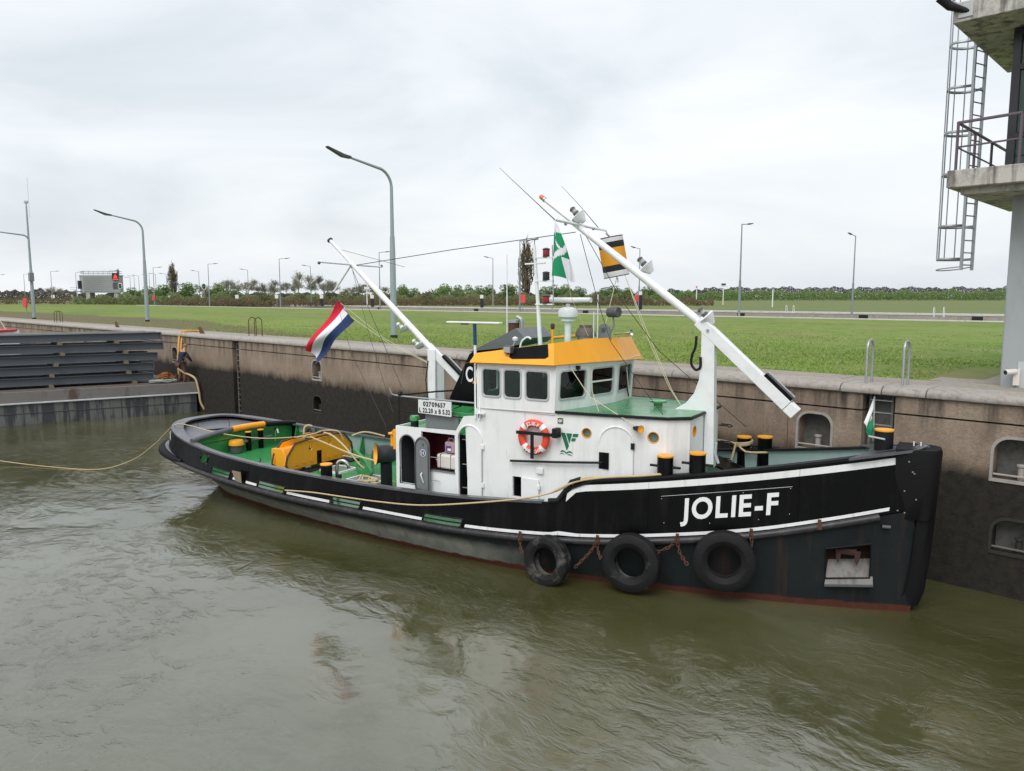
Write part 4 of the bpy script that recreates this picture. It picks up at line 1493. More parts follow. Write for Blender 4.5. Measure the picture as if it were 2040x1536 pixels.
us = set((i / 130) ** 2.0 for i in range(131))
edges = []
for a, b in PORTS + [HAWSE]:
    us |= {s2u(a), s2u(b)}
us = sorted(us)
for side in (-1, 1):
    for inner in (0, 1):
        m = MB()
        vs, fs = [], []
        for u in us:
            for f in hrow(u):
                p = shell(u, f, side)
                if inner:
                    q = shell(min(u + 0.004, 1), f, side) - shell(max(u - 0.004, 0), f, side)
                    nrm = Vector((-q.y, q.x, 0)).normalized() * (-side)
                    if u < 1e-4:
                        nrm = Vector((1, 0, 0))
                    p = p + nrm * 0.05
                    if p.y * side < 0:
                        p.y = 0
                vs.append(p)
        for i in range(len(us) - 1):
            um = (us[i] + us[i + 1]) / 2
            sm = 0.2 + um * 21.65 + 0.07
            for r in range(4):
                if r == 1 and any(a < sm < b for a, b in PORTS):
                    continue
                if r == 2 and HAWSE[0] < sm < HAWSE[1]:
                    continue
                fs.append((i * 5 + r, (i + 1) * 5 + r, (i + 1) * 5 + r + 1, i * 5 + r + 1))
        m.add(vs, fs)
        if inner:
            cut = s2u(2.66)
            for lo, mt_, nm_ in ((True, 'blackm', 'stern_lining'), (False, 'lining', 'bulwark_lining')):
                m2 = MB()
                keep = [f_ for f_ in m.f if (us[f_[0] // 5] < cut) == lo]
                ids = {i_: k_ for k_, i_ in enumerate(sorted({i_ for f_ in keep for i_ in f_}))}
                m2.v = [m.v[i_] for i_ in ids]
                m2.f = [tuple(ids[i_] for i_ in f_) for f_ in keep]
                m2.build(nm_, MT[mt_], TUG, recalc=False)
        else:
            o = m.build('bulwark', MT['black'], TUG, recalc=False)
    # port rims, bars and the hawse ring
    for a, b in PORTS:
        ua, ub = s2u(a), s2u(b)

        def rim(u, k):
            f = hrow(u)
            p = shell(u, f[1] + (f[2] - f[1]) * k, side)
            p.y += side * 0.004
            return p
        pts = [rim(ua + (ub - ua) * x, 0) for x in (0.04, 0.3, 0.7, 0.96)] + [rim(ub, 0.2), rim(ub, 0.8)] + [rim(ua + (ub - ua) * x, 1) for x in (0.96, 0.7, 0.3, 0.04)] + [rim(ua, 0.8), rim(ua, 0.2)]
        fr = MB().tube(pts, 0.02, 6, closed=True).build('freeing_port', MT['blackm'], TUG)
        MB().tube([rim(ua + (ub - ua) * x, 0.5) for x in (0, 0.33, 0.66, 1)], 0.018, 6).build('bar', MT['blackm'], fr)
    ua, ub = s2u(HAWSE[0]), s2u(HAWSE[1])

    def hz(u, k):
        f = hrow(u)
        p = shell(u, f[2] + (f[3] - f[2]) * k, side)
        p.y += side * 0.006
        return p
    pts = [hz(ua + (ub - ua) * (0.5 + 0.5 * math.cos(t)), 0.5 + 0.5 * math.sin(t)) for t in [2 * math.pi * (k + 0.5) / 8 for k in range(8)]]
    MB().tube(pts, 0.024, 8, closed=True).build('hawse_hole', MT['blackm'], TUG)

# rubbing strake: a half-round steel pipe on the hull, worn on top
for side in (-1, 1):
    pts = [shell(s2u(s, 0), 0, side) + Vector((0, side * 0.02, -0.035)) for s in np.linspace(1.2, 21.3, 70)]
    MB().tube(pts, 0.075, 10).build('rubbing_strake', MT['strake'], TUG)
    pts = [shell((k / 20) ** 2 * 0.10, 0.0, side) for k in range(21)]
    out = []
    for i_, p in enumerate(pts):
        d = Vector((p.x - 1.9, p.y, 0))
        d.normalize()
        out.append(p + d * (0.12 * (1 - (i_ / 20) ** 3)) + Vector((0, 0, 0.03)))
    MB().tube(out, [0.19 - 0.13 * (i_ / 20) ** 2 for i_ in range(21)], 12).build('stern_fender', MT['rubber'], TUG)
    # flat ledge on top of the stern fender
    A = [p + Vector((0, 0, 0.17 - 0.13 * (i_ / 20) ** 2)) for i_, p in enumerate(out)]
    B = [shell((k / 20) ** 2 * 0.10, 0.30 - 0.2 * (k / 20) ** 2, side) for k in range(21)]
    MB().ribbon(A, B).build('fender_ledge', MT['capgrey'], TUG, recalc=False)

# white lines: one above the strake, one below the fore rail
def hull_strip(sa, sb, f0, f1, side, name, mat, off=0.006, n=30, absz=True):
    A, B = [], []
    for k in range(n + 1):
        u = s2u(sa + (sb - sa) * k / n, 0)
        s = 0.2 + u * 21.65
        H = zr(s) - zs(s)
        for lst, ff in ((A, f0), (B, f1)):
            f = ff / H if ff >= 0 else 1 + ff / H
            p = shell(u, f, side)
            p.y += side * off
            lst.append(p)
    return MB().ribbon(A, B).build(name, mat, TUG, recalc=False)


for side in (-1, 1):
    cuts = [5.0, 5.35, 6.1, 7.26, 8.86, 9.94, 11.82, 12.98, 21.42]
    segs = [(5.05, 5.3), (5.62, 6.1), (7.27, 8.86), (9.95, 11.82), (12.98, 15.2), (15.205, 21.45)]
    for a, b in segs:
        h0, h1 = (0.05, 0.125)
        hull_strip(a, b, h0 + 0.008, h1, side, 'white_stripe', MT['white'])
    hull_strip(15.25, 21.45, -0.235, -0.10, side, 'white_stripe', MT['white'])

# cap rail ----------------------------------------------------------------
def rail_pts(side, ulist):
    return [shell(u, 1, side) for u in ulist]


def cap(side, ul, wf, name, mat, dz=0.0):
    P = rail_pts(side, ul)
    ins = []
    for i, p in enumerate(P):
        q = P[min(i + 1, len(P) - 1)] - P[max(i - 1, 0)]
        n_ = Vector((-q.y, q.x, 0)).normalized() * (-side)
        if ul[i] < 1e-4:
            n_ = Vector((1, 0, 0))
        ins.append(n_)
    m = MB()
    loops = []
    for off, h in ((-0.035, -0.03), (-0.035, 0.02), (None, 0.02), (None, -0.03)):
        L_ = []
        for i, p in enumerate(P):
            o_ = off if off is not None else wf(0.45 + ul[i] * 21.55)
            q = p + ins[i] * o_
            if off is None and q.y * side < 0:
                q.y = 0
            L_.append(q + Vector((0, 0, h + dz)))
        loops.append(L_)
    n = len(P)
    vs = [p for l in loops for p in l]
    fs = []
    for a in range(4):
        b = (a + 1) % 4
        for i in range(n - 1):
            fs.append((a * n + i, a * n + i + 1, b * n + i + 1, b * n + i))
    fs += [(0, n, 2 * n, 3 * n), (n - 1, 2 * n - 1, 3 * n - 1, 4 * n - 1)]
    m.add(vs, fs)
    return m.build(name, mat, TUG)


wcap = smooth_table([(0.4, 0.34), (1.6, 0.30), (2.6, 0.2), (4, 0.14), (22, 0.13)])
ua_ = [(i / 60) ** 2.2 * 0.72 for i in range(61)]
ub_ = [0.72 + 0.28 * i / 40 for i in range(41)]
for side in (-1, 1):
    cap(side, [u for u in ua_ if u <= s2u(15.1, 1)], wcap, 'cap_rail', MT['capgrey'])
    cap(side, [s2u(15.1, 1)] + [u for u in ua_ if s2u(15.1, 1) < u] + ub_[1:-1] , wcap, 'fore_cap_rail', MT['blackm'])

# decks --------------------------------------------------------------------
m = MB()
ss = np.linspace(2.6, 21.2, 60)
cols = 12
vs = []
for s in ss:
    b = abs(shell(s2u(s, 0), 0.05, 1).y) - 0.02
    zf_ = zs(s) + 0.02 + (0 if s < 16 else min((s - 16) * 0.12, 0.35))
    for k in range(cols + 1):
        y = -1 + 2 * k / cols
        vs.append((s, y * b, zf_ + 0.12 * (1 - y * y)))
fs = [(i * (cols + 1) + k, i * (cols + 1) + k + 1, (i + 1) * (cols + 1) + k + 1, (i + 1) * (cols + 1) + k) for i in range(59) for k in range(cols)]
m.add(vs, fs)
m.build('deck', MT['green'], TUG, recalc=False)


def deckz(s, y):
    return zs(s) + 0.02 + 0.12 * (1 - (y / max(br(s), 0.3)) ** 2)


# raised stern platform, its green bulkhead and the towing beam in front of it
P = []
for side in (-1, 1):
    L_ = [(shell(u, 1, side)) for u in [(i / 30) ** 2.2 * s2u(2.66, 1) for i in range(31)]]
    P.append(L_)
poly = [(p.x + 0.12, p.y * 0.95) for p in P[0]] + [(p.x + 0.12, p.y * 0.95) for p in reversed(P[1][1:])]
poly = [(min(x, 2.66), y) for x, y in poly]
m = MB()
m.plate(poly, [], lambda u, v, d: Vector((u, v, zr(u) - 0.17 + d + 0.05 * (1 - (v / 2.0) ** 2))), 0.0, 0.03)
m.build('stern_platform', paint('grey_platform', (0.16, 0.165, 0.185), 0.35, (0.09, 0.085, 0.08), 0.5, streak=False), TUG)
m = MB()
A = [Vector((2.66, y, deckz(2.66, y) - 0.05)) for y in np.linspace(-2.0, 2.0, 12)]
B = [Vector((2.66, y, 1.86 - 0.06 * (y / 2) ** 2)) for y in np.linspace(-2.0, 2.0, 12)]
m.ribbon(A, B)
m.build('platform_bulkhead', MT['green'], TUG, recalc=False)


def beam_z(y):
    return 1.94 - 0.15 * (y / 2.0) ** 2


def beam(y0, y1, name, mat, r):
    MB().tube([(2.70 + 0.05 * (y / 2) ** 2, y, beam_z(y)) for y in np.linspace(y0, y1, 14)], r, 10).build(name, mat, TUG)


beam(-2.0, -0.48, 'towing_beam', MT['capgrey'], 0.085)
beam(0.74, 2.05, 'towing_beam', MT['blackm'], 0.085)
beam(-0.50, 0.76, 'yellow_beam_sleeve', MT['yellow'], 0.10)
# small steel frame and lid on the platform
MB().tube([(1.1, -0.55, 1.80), (1.1, -0.55, 2.02), (1.45, -0.2, 2.1), (1.5, 0.35, 2.02), (1.5, 0.35, 1.78)], 0.012, 5).build('platform_grab_rail', MT['blackm'], TUG)
MB().box((1.6, -0.35, 1.80), (0.06, 1.1, 0.05), Matrix.Rotation(R(-28), 3, 'Z')).build('platform_batten', MT['blackm'], TUG)

# towing bitts on the after deck: two posts, cross bar, yellow pad
for y in (-0.08, 0.41):
    z0 = deckz(2.95, y)
    b = MB().cyl((2.95, y, z0 - 0.03), (2.95, y, 1.80), 0.085, 18).build('bitt_post', MT['black'], TUG)
    MB().cyl((2.95, y, 1.80), (2.95, y, 1.825), 0.10, 18).build('yellow_cap', MT['yellow'], b)
MB().tube([(2.95, -0.42, 1.52), (2.95, 0.85, 1.52)], 0.06, 8).build('bitt_crossbar', MT['darkgrey'], TUG)
m = MB()
m.cyl((2.9, -0.52, 1.22), (2.9, -0.52, 1.50), 0.20, 18)
m.build('bitt_fairlead', MT['darkgrey'], TUG)
MB().lathe([(0.0, 0.10), (0.2, 0.09), (0.24, 0.0), (0.24, -0.06), (0, -0.06)], (2.9, -0.52, 1.52), (0, 0, 1), 20).build('fairlead_top', MT['yellow'], TUG)
MB().tube([(2.78, 1.15, 1.30), (2.80, 1.15, 1.62), (2.86, 1.12, 1.72), (2.98, 1.08, 1.72), (3.02, 1.08, 1.60)], 0.045, 10).build('vent_pipe', MT['chrome'], TUG)
MB().tube(spline([(4.1, -1.7, 1.02), (4.0, -1.55, 1.22), (4.35, -1.35, 1.26), (4.6, -1.25, 1.05)], 6), 0.03, 8).build('deck_eye', MT['yellow'], TUG)

# towing winch arch amidships: two orange plates, sloping shoulders, pipe edging
zf0 = 1.03
left = [(-1.18, zf0 + 0.10), (-0.12, zf0 + 0.10), (-0.12, 1.86), (-0.62, 1.90), (-0.98, 1.86), (-1.30, 1.52), (-1.36, 1.3)]
right = [(0.12, zf0 + 0.10), (1.22, zf0 + 0.10), (1.34, 1.40), (1.30, 1.55), (1.0, 1.86), (0.12, 1.90)]
fnw = lambda u, v, d: Vector((6.0 - d, u, v))
WN = MB()
WN.plate(left, [circle(-0.36, 1.66, 0.085, 14)], fnw, 0.0, 0.05)
wl_ = WN.build('winch_plate', MT['yellow'], TUG)
wr_ = MB().plate(right, [circle(0.42, 1.70, 0.085, 14)], fnw, 0.0, 0.05).build('winch_plate', MT['yellow'], TUG)
MB().plate(left[:], [], fnw, 0.48, 0.53).build('winch_back_plate', MT['yellow'], TUG)
MB().plate(right[:], [], fnw, 0.48, 0.53).build('winch_back_plate', MT['yellow'], TUG)
MB().plate([(-0.12, 1.52), (0.12, 1.52), (0.12, 1.90), (-0.12, 1.86)], [], fnw, 0.003, 0.046).build('winch_lintel', MT['yellow'], TUG)
for pw, y0, y1 in ((wl_, -1.05, -0.2), (wr_, 0.2, 1.1)):
    for k in range(3):
        y = y0 + (y1 - y0) * (k + 0.5) / 3
        MB().cyl((6.0, y, 1.30), (6.02, y, 1.30), 0.022, 8).build('bolt', MT['yellow'], pw)
        MB().box((6.01, y, 1.25), (0.02, 0.12, 0.02)).build('ledge', MT['yellow'], pw)
MB().plate([(5.36, 1.06), (5.95, 1.06), (5.95, 1.55), (5.80, 1.75), (5.36, 1.72)], [], lambda u, v, d: Vector((u, d, v)), -1.28, -0.66).build('winch_housing', MT['yellow'], TUG, bevel=0.015)
MB().box((5.65, -0.97, 1.02), (0.5, 0.5, 0.10)).build('winch_foot', MT['rust'], TUG)
pe = [(6.03, -1.20, zf0 + 0.05), (6.03, -1.36, 1.30), (6.03, -1.30, 1.54), (6.03, -0.98, 1.89), (6.03, -0.5, 1.93), (6.03, 0.2, 1.95), (6.03, 1.0, 1.90), (6.03, 1.32, 1.56), (6.03, 1.36, 1.40), (6.03, 1.40, zf0 + 0.05)]
MB().tube(pe, 0.032, 8).build('winch_edge_pipe', MT['rust'], TUG)
MB().tube([(p[0] - 0.56, p[1], p[2]) for p in pe], 0.032, 8).build('winch_edge_pipe', MT['rust'], TUG)
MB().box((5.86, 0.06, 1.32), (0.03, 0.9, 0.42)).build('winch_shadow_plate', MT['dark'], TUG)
MB().cyl((5.75, -1.1, 1.42), (5.75, 1.25, 1.42), 0.17, 20).build('winch_drum', MT['blackm'], TUG)
MB().box((5.85, 0.02, 1.02), (0.95, 2.75, 0.06)).build('winch_bed', MT['blackm'], TUG)

# mushroom bollards along the bulwark of the after deck, hook, pipes, hatches
def post(x, y, z0, z1, r, name='bollard', capm='yellow', bar=False):
    b = MB().cyl((x, y, z0), (x, y, z1 - 0.03), r, 22).build(name, MT['black'], TUG)
    MB().cyl((x, y, z1 - 0.03), (x, y, z1), r + 0.008, 22).build('yellow_cap', MT['yellow'], b)
    if bar:
        MB().cyl((x - r - 0.16, y, z1 - 0.24), (x + r + 0.16, y, z1 - 0.24), 0.028, 8).build('crossbar', MT['blackm'], b)
    return b


post(8.46, -2.20, 0.9, 1.80, 0.15)
post(3.55, 1.95, 1.1, 1.52, 0.13)
MB().lathe([(0.13, -0.05), (0.2, -0.02), (0.22, 0.03), (0.19, 0.07), (0.13, 0.08)], (3.5, 2.07, 1.52), (0.15, -1, 0.1), 18, close=True).build('hawse_ring', MT['darkgrey'], TUG)
MB().tube(spline([(8.62, -1.98, 0.95), (8.62, -1.98, 1.62), (8.66, -1.96, 1.82), (8.80, -1.92, 1.86), (8.90, -1.88, 1.78), (8.92, -1.86, 1.68)], 5), 0.045, 10).build('swan_neck_pipe', MT['chrome'], TUG)
MB().cyl((8.95, -2.25, 1.5), (8.95, -2.25, 1.58), 0.07, 12).build('rail_knob', MT['blackm'], TUG)
MB().tube(spline([(7.8, 0.32, 1.0), (7.8, 0.32, 1.45), (7.84, 0.30, 1.62), (7.95, 0.26, 1.66), (8.05, 0.2, 1.55)], 5), 0.04, 10).build('swan_neck_pipe', MT['chrome'], TUG)
hook = [(7.3, 1.62), (7.36, 1.66), (7.95, 1.42), (8.25, 1.22), (8.32, 1.08), (8.2, 0.95), (7.95, 0.90), (7.65, 0.93), (7.48, 1.03), (7.44, 1.2), (7.55, 1.3), (7.66, 1.26), (7.6, 1.17), (7.66, 1.1), (7.85, 1.08), (7.98, 1.14), (7.92, 1.24), (7.6, 1.42), (7.4, 1.46)]
MB().plate([(x, z + 0.06) for x, z in hook], [], lambda u, v, d: Vector((u, d - 0.1 - 0.35 * (u - 7.8), v)), -0.06, 0.06).build('towing_hook', MT['green'], TUG, bevel=0.02)
for (s0, s1, y0, y1) in ((6.35, 7.15, -0.42, 0.38), (7.75, 8.75, -0.80, 0.06)):
    zz = deckz((s0 + s1) / 2, 0.2) + 0.03
    hf = MB().plate(rrect(s0, s1, y0, y1, 0.08), [rrect(s0 + 0.05, s1 - 0.05, y0 + 0.05, y1 - 0.05, 0.06)], lambda u, v, d: Vector((u, v, d)), zz - 0.08, zz + 0.012).build('hatch_rim', MT['letter_white'], TUG)
    MB().plate(rrect(s0 + 0.052, s1 - 0.052, y0 + 0.052, y1 - 0.052, 0.06), [], lambda u, v, d: Vector((u, v, d)), zz - 0.08, zz).build('hatch_lid', MT['grey'], hf)
# bulwark stanchions on the inner side (port side shows)
for s in (2.9, 5.6, 8.3, 10.9):
    for side in (-1, 1):
        p, q = shell(s2u(s, 1), 1, side), shell(s2u(s, 0), 0, side)
        MB().plate([(0, p.z - 0.03), (0.06, p.z - 0.03), (0.3, q.z + 0.03), (0, q.z + 0.03)], [], lambda u, v, d, p=p, q=q, side=side: Vector((p.x + d, side * (abs(q.y) + (abs(p.y) - abs(q.y)) * (v - q.z) / (p.z - q.z) - 0.055 - u), v)), -0.02, 0.02).build('stanchion', MT['green'], TUG)
# green lower lining aft on the port side
A = [shell(s2u(s, 0), 0.02, 1) + Vector((0, -0.07, 0)) for s in np.linspace(2.7, 4.4, 8)]
B = [shell(s2u(s, 0), 0.62, 1) + Vector((0, -0.07, 0)) for s in np.linspace(2.7, 4.4, 8)]
MB().ribbon(A, B).build('green_lining', MT['green'], TUG, recalc=False)

# cowl ventilator with orange mouth on a black trunk
MB().cyl((9.45, -1.0, 0.9), (9.45, -1.0, 1.72), 0.155, 20).build('ventilator_trunk', MT['blackm'], TUG)
c0 = Vector((9.43, -1.02, 1.95))
ax = Vector((-0.62, -0.78, 0.06)).normalized()
cw = MB()
cw.lathe([(0.12, -0.30), (0.21, -0.22), (0.25, -0.10), (0.25, 0.05), (0.235, 0.14), (0.25, 0.20), (0.285, 0.24), (0.295, 0.25), (0.28, 0.253)], c0, ax, 26)
cw.sphere(c0 - ax * 0.12, 0.235, 14)
cowl = cw.build('ventilator_cowl', MT['tarp'], TUG)
MB().lathe([(0.282, 0.252), (0.24, 0.20), (0.20, 0.10), (0.14, 0.02), (0.0, 0.0)], c0, ax, 26).build('cowl_mouth', MT['yellow'], cowl)
MB().tube([(10.36, -1.72, 2.76), (10.25, -1.66, 2.72)], 0.03, 8).build('casing_bracket', MT['yellow'], TUG)
MB().box((10.36, -1.70, 2.55), (0.07, 0.06, 0.5)).build('casing_edge_post', MT['yellow'], TUG)
MB().lathe([(0.06, -0.3), (0.06, 0), (0.12, 0.0), (0.12, 0.03), (0.0, 0.04)], (10.22, -1.62, 2.66), (0, 0, 1), 18).build('casing_lamp', MT['yellow'], TUG)

# ------------------------------------------------------------------ deckhouse
yh = smooth_table([(10.4, 1.72), (13.2, 1.72), (14.9, 1.66), (16.0, 1.52), (17.3, 1.30)])


def side_fn(side, flare=0.0):
    return lambda u, v, d: Vector((u, side * (yh(u) - d), v))


def house_floor(s):
    return zs(s) + 0.0


# openings
DOOR1 = arch(10.52, 11.01, 1.47, 2.70, 12)
OPEN2 = [(11.20, 1.92), (12.21, 1.92), (12.21, 2.83), (11.20, 2.83)]
ARC = arch(12.31, 13.0, 1.38, 3.10, 16)
SLOT = [(12.31, 1.38), (12.585, 1.38)] + [(x, z) for x, z in ARC[2:] if x <= 12.585] 
HATCH = [(13.81, 1.56), (14.055, 1.56), (14.055, 2.03), (13.81, 2.03)]
aft = [(10.40, 0.8), (12.80, 0.8), (12.80, 3.34), (12.47, 3.30), (12.24, 2.93), (10.40, 2.89)]
FH = (14.9, 17.3)
for side in (-1, 1):
    fn = side_fn(side)
    if side < 0:
        hs = [DOOR1, OPEN2, SLOT]
    else:
        hs = []
    w_ = MB().plate(aft, hs, fn, 0.0, 0.06).build('casing_side', MT['white'], TUG)
    # main house side below the wheelhouse
    mid = [(12.80, 0.8), (14.9, 0.8), (14.9, 3.56), (12.80, 3.52)]
    MB().plate(mid, [HATCH] if side < 0 else [], fn, 0.0, 0.06).build('house_side', MT['white'], TUG)
    for (a, b, holes) in ((14.9, 16.0, [circle(15.60, 3.17, 0.105)]), (16.0, 17.3, [circle(17.03, 3.17, 0.115)])):
        MB().plate([(a, 0.85), (b, 0.95), (b, 3.57), (a, 3.57)], holes, fn, 0.0, 0.06).build('foredeck_house_side', MT['white'], TUG)
# chamfered and flat front
for y0, y1, s0, s1 in ((-1.30, -1.0, 17.3, 17.7), (-1.0, 1.0, 17.7, 17.7), (1.0, 1.30, 17.7, 17.3)):
    P0, P1 = Vector((s0, y0, 0)), Vector((s1, y1, 0))
    dr = (P1 - P0)
    ln = dr.length
    dr.normalize()
    nr = Vector((dr.y, -dr.x, 0))
    fnq = lambda u, v, d, P0=P0, dr=dr, nr=nr: P0 + dr * u - nr * d + Vector((0, 0, v))
    holes = [circle(0.30, 3.27, 0.11), circle(1.70, 3.27, 0.11)] if y1 - y0 > 1 else []
    MB().plate([(0, 1.0), (ln, 1.0), (ln, 3.57), (0, 3.57)], holes, fnq, 0.0, 0.06).build('house_front', MT['white'], TUG)


def porthole(c, nrm, r):
    c, nrm = Vector(c), Vector(nrm).normalized()
    p = MB().lathe([(r - 0.004, -0.07), (r - 0.004, 0.004), (r + 0.012, 0.006), (r + 0.012, -0.004)], c, nrm, 24).build('porthole', MT['yellow'], TUG)
    MB().lathe([(0.0, -0.062), (r - 0.005, -0.062)], c, nrm, 24).build('porthole_glass', MT['glass'], p, recalc=False)
    MB().lathe([(0.0, -0.10), (r + 0.03, -0.10), (r + 0.03, -0.08)], c, nrm, 16).build('deadlight', MT['ltgrey'], p)


porthole((15.60, -yh(15.60), 3.17), (0.10, -1, 0), 0.105)
porthole((17.03, -yh(17.03), 3.17), (0.16, -1, 0), 0.115)
porthole((17.70, -0.70, 3.27), (1, 0, 0), 0.11)
porthole((17.70, 0.70, 3.27), (1, 0, 0), 0.11)
# roofs
roofp = [(14.9, -1.70), (16.0, -1.56), (17.32, -1.33), (17.73, -1.03), (17.73, 1.03), (17.32, 1.33), (16.0, 1.56), (14.9, 1.70)]
MB().plate(roofp, [], lambda u, v, d: Vector((u, v, d + 0.05 * (1 - (v / 1.7) ** 2))), 3.572, 3.60).build('foredeck_roof', MT['greenpale'], TUG)
for side in (-1, 1):
    pts = [(14.9, side * 1.69, 3.585), (16.0, side * 1.55, 3.585), (17.32, side * 1.33, 3.585), (17.73, side * 1.03, 3.585), (17.73, 0, 3.587)]
    MB().tube(pts, 0.034, 6).build('roof_edge', MT['blackm'], TUG)
MB().lathe([(0.10, 0.0), (0.10, 0.09), (0.19, 0.09), (0.19, 0.13), (0.0, 0.15)], (16.62, 0.0, 3.64), (0, 0, 1), 20).build('mushroom_vent', MT['green'], TUG)
# casing top
MB().plate([(10.45, -1.66), (12.9, -1.66), (12.9, 1.66), (10.45, 1.66)], [], lambda u, v, d: Vector((u, v, d + (u - 10.4) * 0.02)), 2.80, 2.84).build('casing_top', MT['green'], TUG)
MB().plate([(0.8, -1.71), (2.9, -1.71), (2.9, 1.71), (0.8, 1.71)], [], lambda u, v, d: Vector((d, v, u)), 10.405, 10.45).build('casing_back', MT['white'], TUG)
MB().box((10.9, -1.685, 1.3), (0.9, 0.02, 0.26)).build('door_sill_plate', MT['green'], TUG)
# skylight on the casing top: green box with a grey side panel
sk = MB().box((12.1, -0.75, 3.08), (2.0, 1.3, 0.50)).build('engine_skylight', MT['green'], TUG, bevel=0.02)
MB().box((11.62, -1.42, 3.06), (1.0, 0.03, 0.38)).build('grey_panel', MT['grey'], sk)
for k in range(3):
    MB().box((11.5 + k * 0.52, -0.85, 3.36), (0.44, 0.95, 0.06), Matrix.Rotation(R(8), 3, 'X')).build('skylight_lid', MT['green'], sk, bevel=0.01)
MB().lathe([(0.09, -0.25), (0.09, 0.0), (0.125, 0.0), (0.125, 0.08), (0.10, 0.12), (0.0, 0.13)], (10.75, -1.40, 3.02), (0, 0, 1), 18).build('vent_cap', MT['green'], TUG)
MB().cyl((10.75, -1.40, 2.82), (10.75, -1.40, 3.0), 0.10, 16).build('vent_trunk', MT['blackm'], TUG)
# inside of the casing: niches behind the openings
def niche(s0, s1, z0, z1, depth, mat, name, y=-1.66):
    m = MB()
    a = [(s0, y, z0), (s1, y, z0), (s1, y, z1), (s0, y, z1)]
    b = [(x, y + depth, z) for x, _, z in a]
    m.add(a + b, [(0, 1, 5, 4), (1, 2, 6, 5), (2, 3, 7, 6), (3, 0, 4, 7), (4, 5, 6, 7)])
    return m.build(name, mat, TUG, smooth=False, recalc=False)


niche(10.46, 11.06, 1.0, 2.78, 0.8, MT['darkgrey'], 'doorway_recess')
niche(11.16, 12.25, 1.88, 2.79, 0.55, MT['maroon'], 'locker_recess')
niche(12.28, 12.62, 1.0, 2.79, 0.8, MT['dark'], 'stairway_recess')
niche(13.78, 14.08, 1.5, 2.1, 0.4, MT['dark'], 'hatch_recess')
MB().tube([(x, -1.722, z) for x, z in DOOR1], 0.018, 6, closed=True).build('doorway_frame', MT['grey'], TUG)
MB().box((11.72, -1.70, 1.905), (1.0, 0.10, 0.03)).build('locker_sill', MT['grey'], TUG)
# grey weathertight door swung open flat on its hinges
gd = MB().plate(arch(11.08, 11.55, 1.38, 2.72, 14), [], lambda u, v, d: Vector((u, -1.80 - 0.12 * (u - 11.08) - d, v)), -0.02, 0.02).build('open_grey_door', MT['grey'], TUG)
MB().tube([(x, -1.835 - 0.12 * (x - 11.08), z) for x, z in arch(11.10, 11.53, 1.42, 2.69, 14)], 0.014, 6, closed=True).build('door_seal', MT['darkgrey'], gd)
MB().tube(spline([(11.38, -1.88, 1.60), (11.36, -1.92, 1.72), (11.33, -1.92, 1.80), (11.34, -1.88, 1.84)], 4), 0.014, 6).build('handle', MT['letter_white'], gd)
MB().plate(circle(11.36, 2.33, 0.075, 18), [], lambda u, v, d: Vector((u, -1.865 - d, v)), 0, 0.003).build('safety_sticker', MT['blue'], gd)
MB().plate(circle(11.36, 2.33, 0.088, 18), [circle(11.36, 2.33, 0.075, 18)], lambda u, v, d: Vector((u, -1.865 - d, v)), 0, 0.003).build('sticker_rim', MT['letter_white'], gd)
for dx in (-0.025, 0.025):
    MB().box((11.36 + dx, -1.870, 2.33), (0.02, 0.004, 0.08)).build('sticker_figure', MT['letter_white'], gd)
MB().plate([(11.33, 2.56), (11.39, 2.56), (11.36, 2.49)], [], lambda u, v, d: Vector((u, -1.865 - d, v)), 0, 0.003).build('green_sticker', MT['logo_green'], gd)
for z in (1.68, 2.25):
    MB().tube([(11.56, -1.83, z), (11.80, -1.80, z - 0.01)], 0.010, 6).build('door_dog', MT['steel'], gd)
# white door leaf of the arched stairway and the ladder rungs in the dark gap
leaf = [(12.585, 1.38)] + [(13.0, 1.38)] + [(x, z) for x, z in ARC[2:] if x > 12.585] + [(12.585, 3.09)]
wd = MB().plate(leaf, [], lambda u, v, d: Vector((u, -1.722 - d, v)), 0.0, 0.025).build('arched_door', MT['white'], TUG)
MB().tube([(x, -1.75, z) for x, z in [(13.0, 1.38)] + [q for q in ARC[2:]]], 0.014, 6).build('door_bead', MT['white'], wd)
for z in (1.72, 2.63):
    MB().box((13.02, -1.755, z), (0.07, 0.04, 0.12)).build('hinge', MT['white'], wd, bevel=0.01)
MB().cyl((13.005, -1.76, 1.40), (13.005, -1.76, 2.64), 0.012, 6).build('hinge_rod', MT['steel'], wd)
for z in (1.55, 2.12, 2.72):
    MB().tube([(12.34, -1.60, z), (12.50, -1.58, z + 0.0)], 0.014, 6).build('stair_rung', MT['steel'], TUG)
# lower hatch with its open flap, handrail, plates
hd = MB().plate([(14.06, 1.56), (14.50, 1.58), (14.50, 2.03), (14.06, 2.04)], [], lambda u, v, d: Vector((u, -yh(u) - 0.02 - d, v)), 0.0, 0.03).build('hatch_flap', MT['white'], TUG, bevel=0.006)
MB().box((14.51, -yh(14.5) - 0.05, 1.86), (0.06, 0.05, 0.11)).build('hinge', MT['white'], hd, bevel=0.01)
hr = MB().tube([(13.80 + 2.18 * k / 6, -yh(13.8 + 2.18 * k / 6) - 0.085, 2.40 + 0.165 * k / 6) for k in range(7)], 0.026, 8).build('handrail', MT['blackm'], TUG)
for k in (0, 6):
    x = 13.82 + 2.14 * k / 6
    MB().tube([(x, -yh(x), 2.40 + 0.165 * k / 6), (x, -yh(x) - 0.085, 2.40 + 0.165 * k / 6)], 0.014, 6).build('bracket', MT['steel'], hr)
MB().box((14.53, -1.72, 2.24), (0.16, 0.05, 0.14)).build('side_box', MT['white'], TUG, bevel=0.01)
MB().box((16.00, -yh(16.0) - 0.02, 2.60), (0.22, 0.04, 0.36)).build('black_plate', MT['black'], TUG)
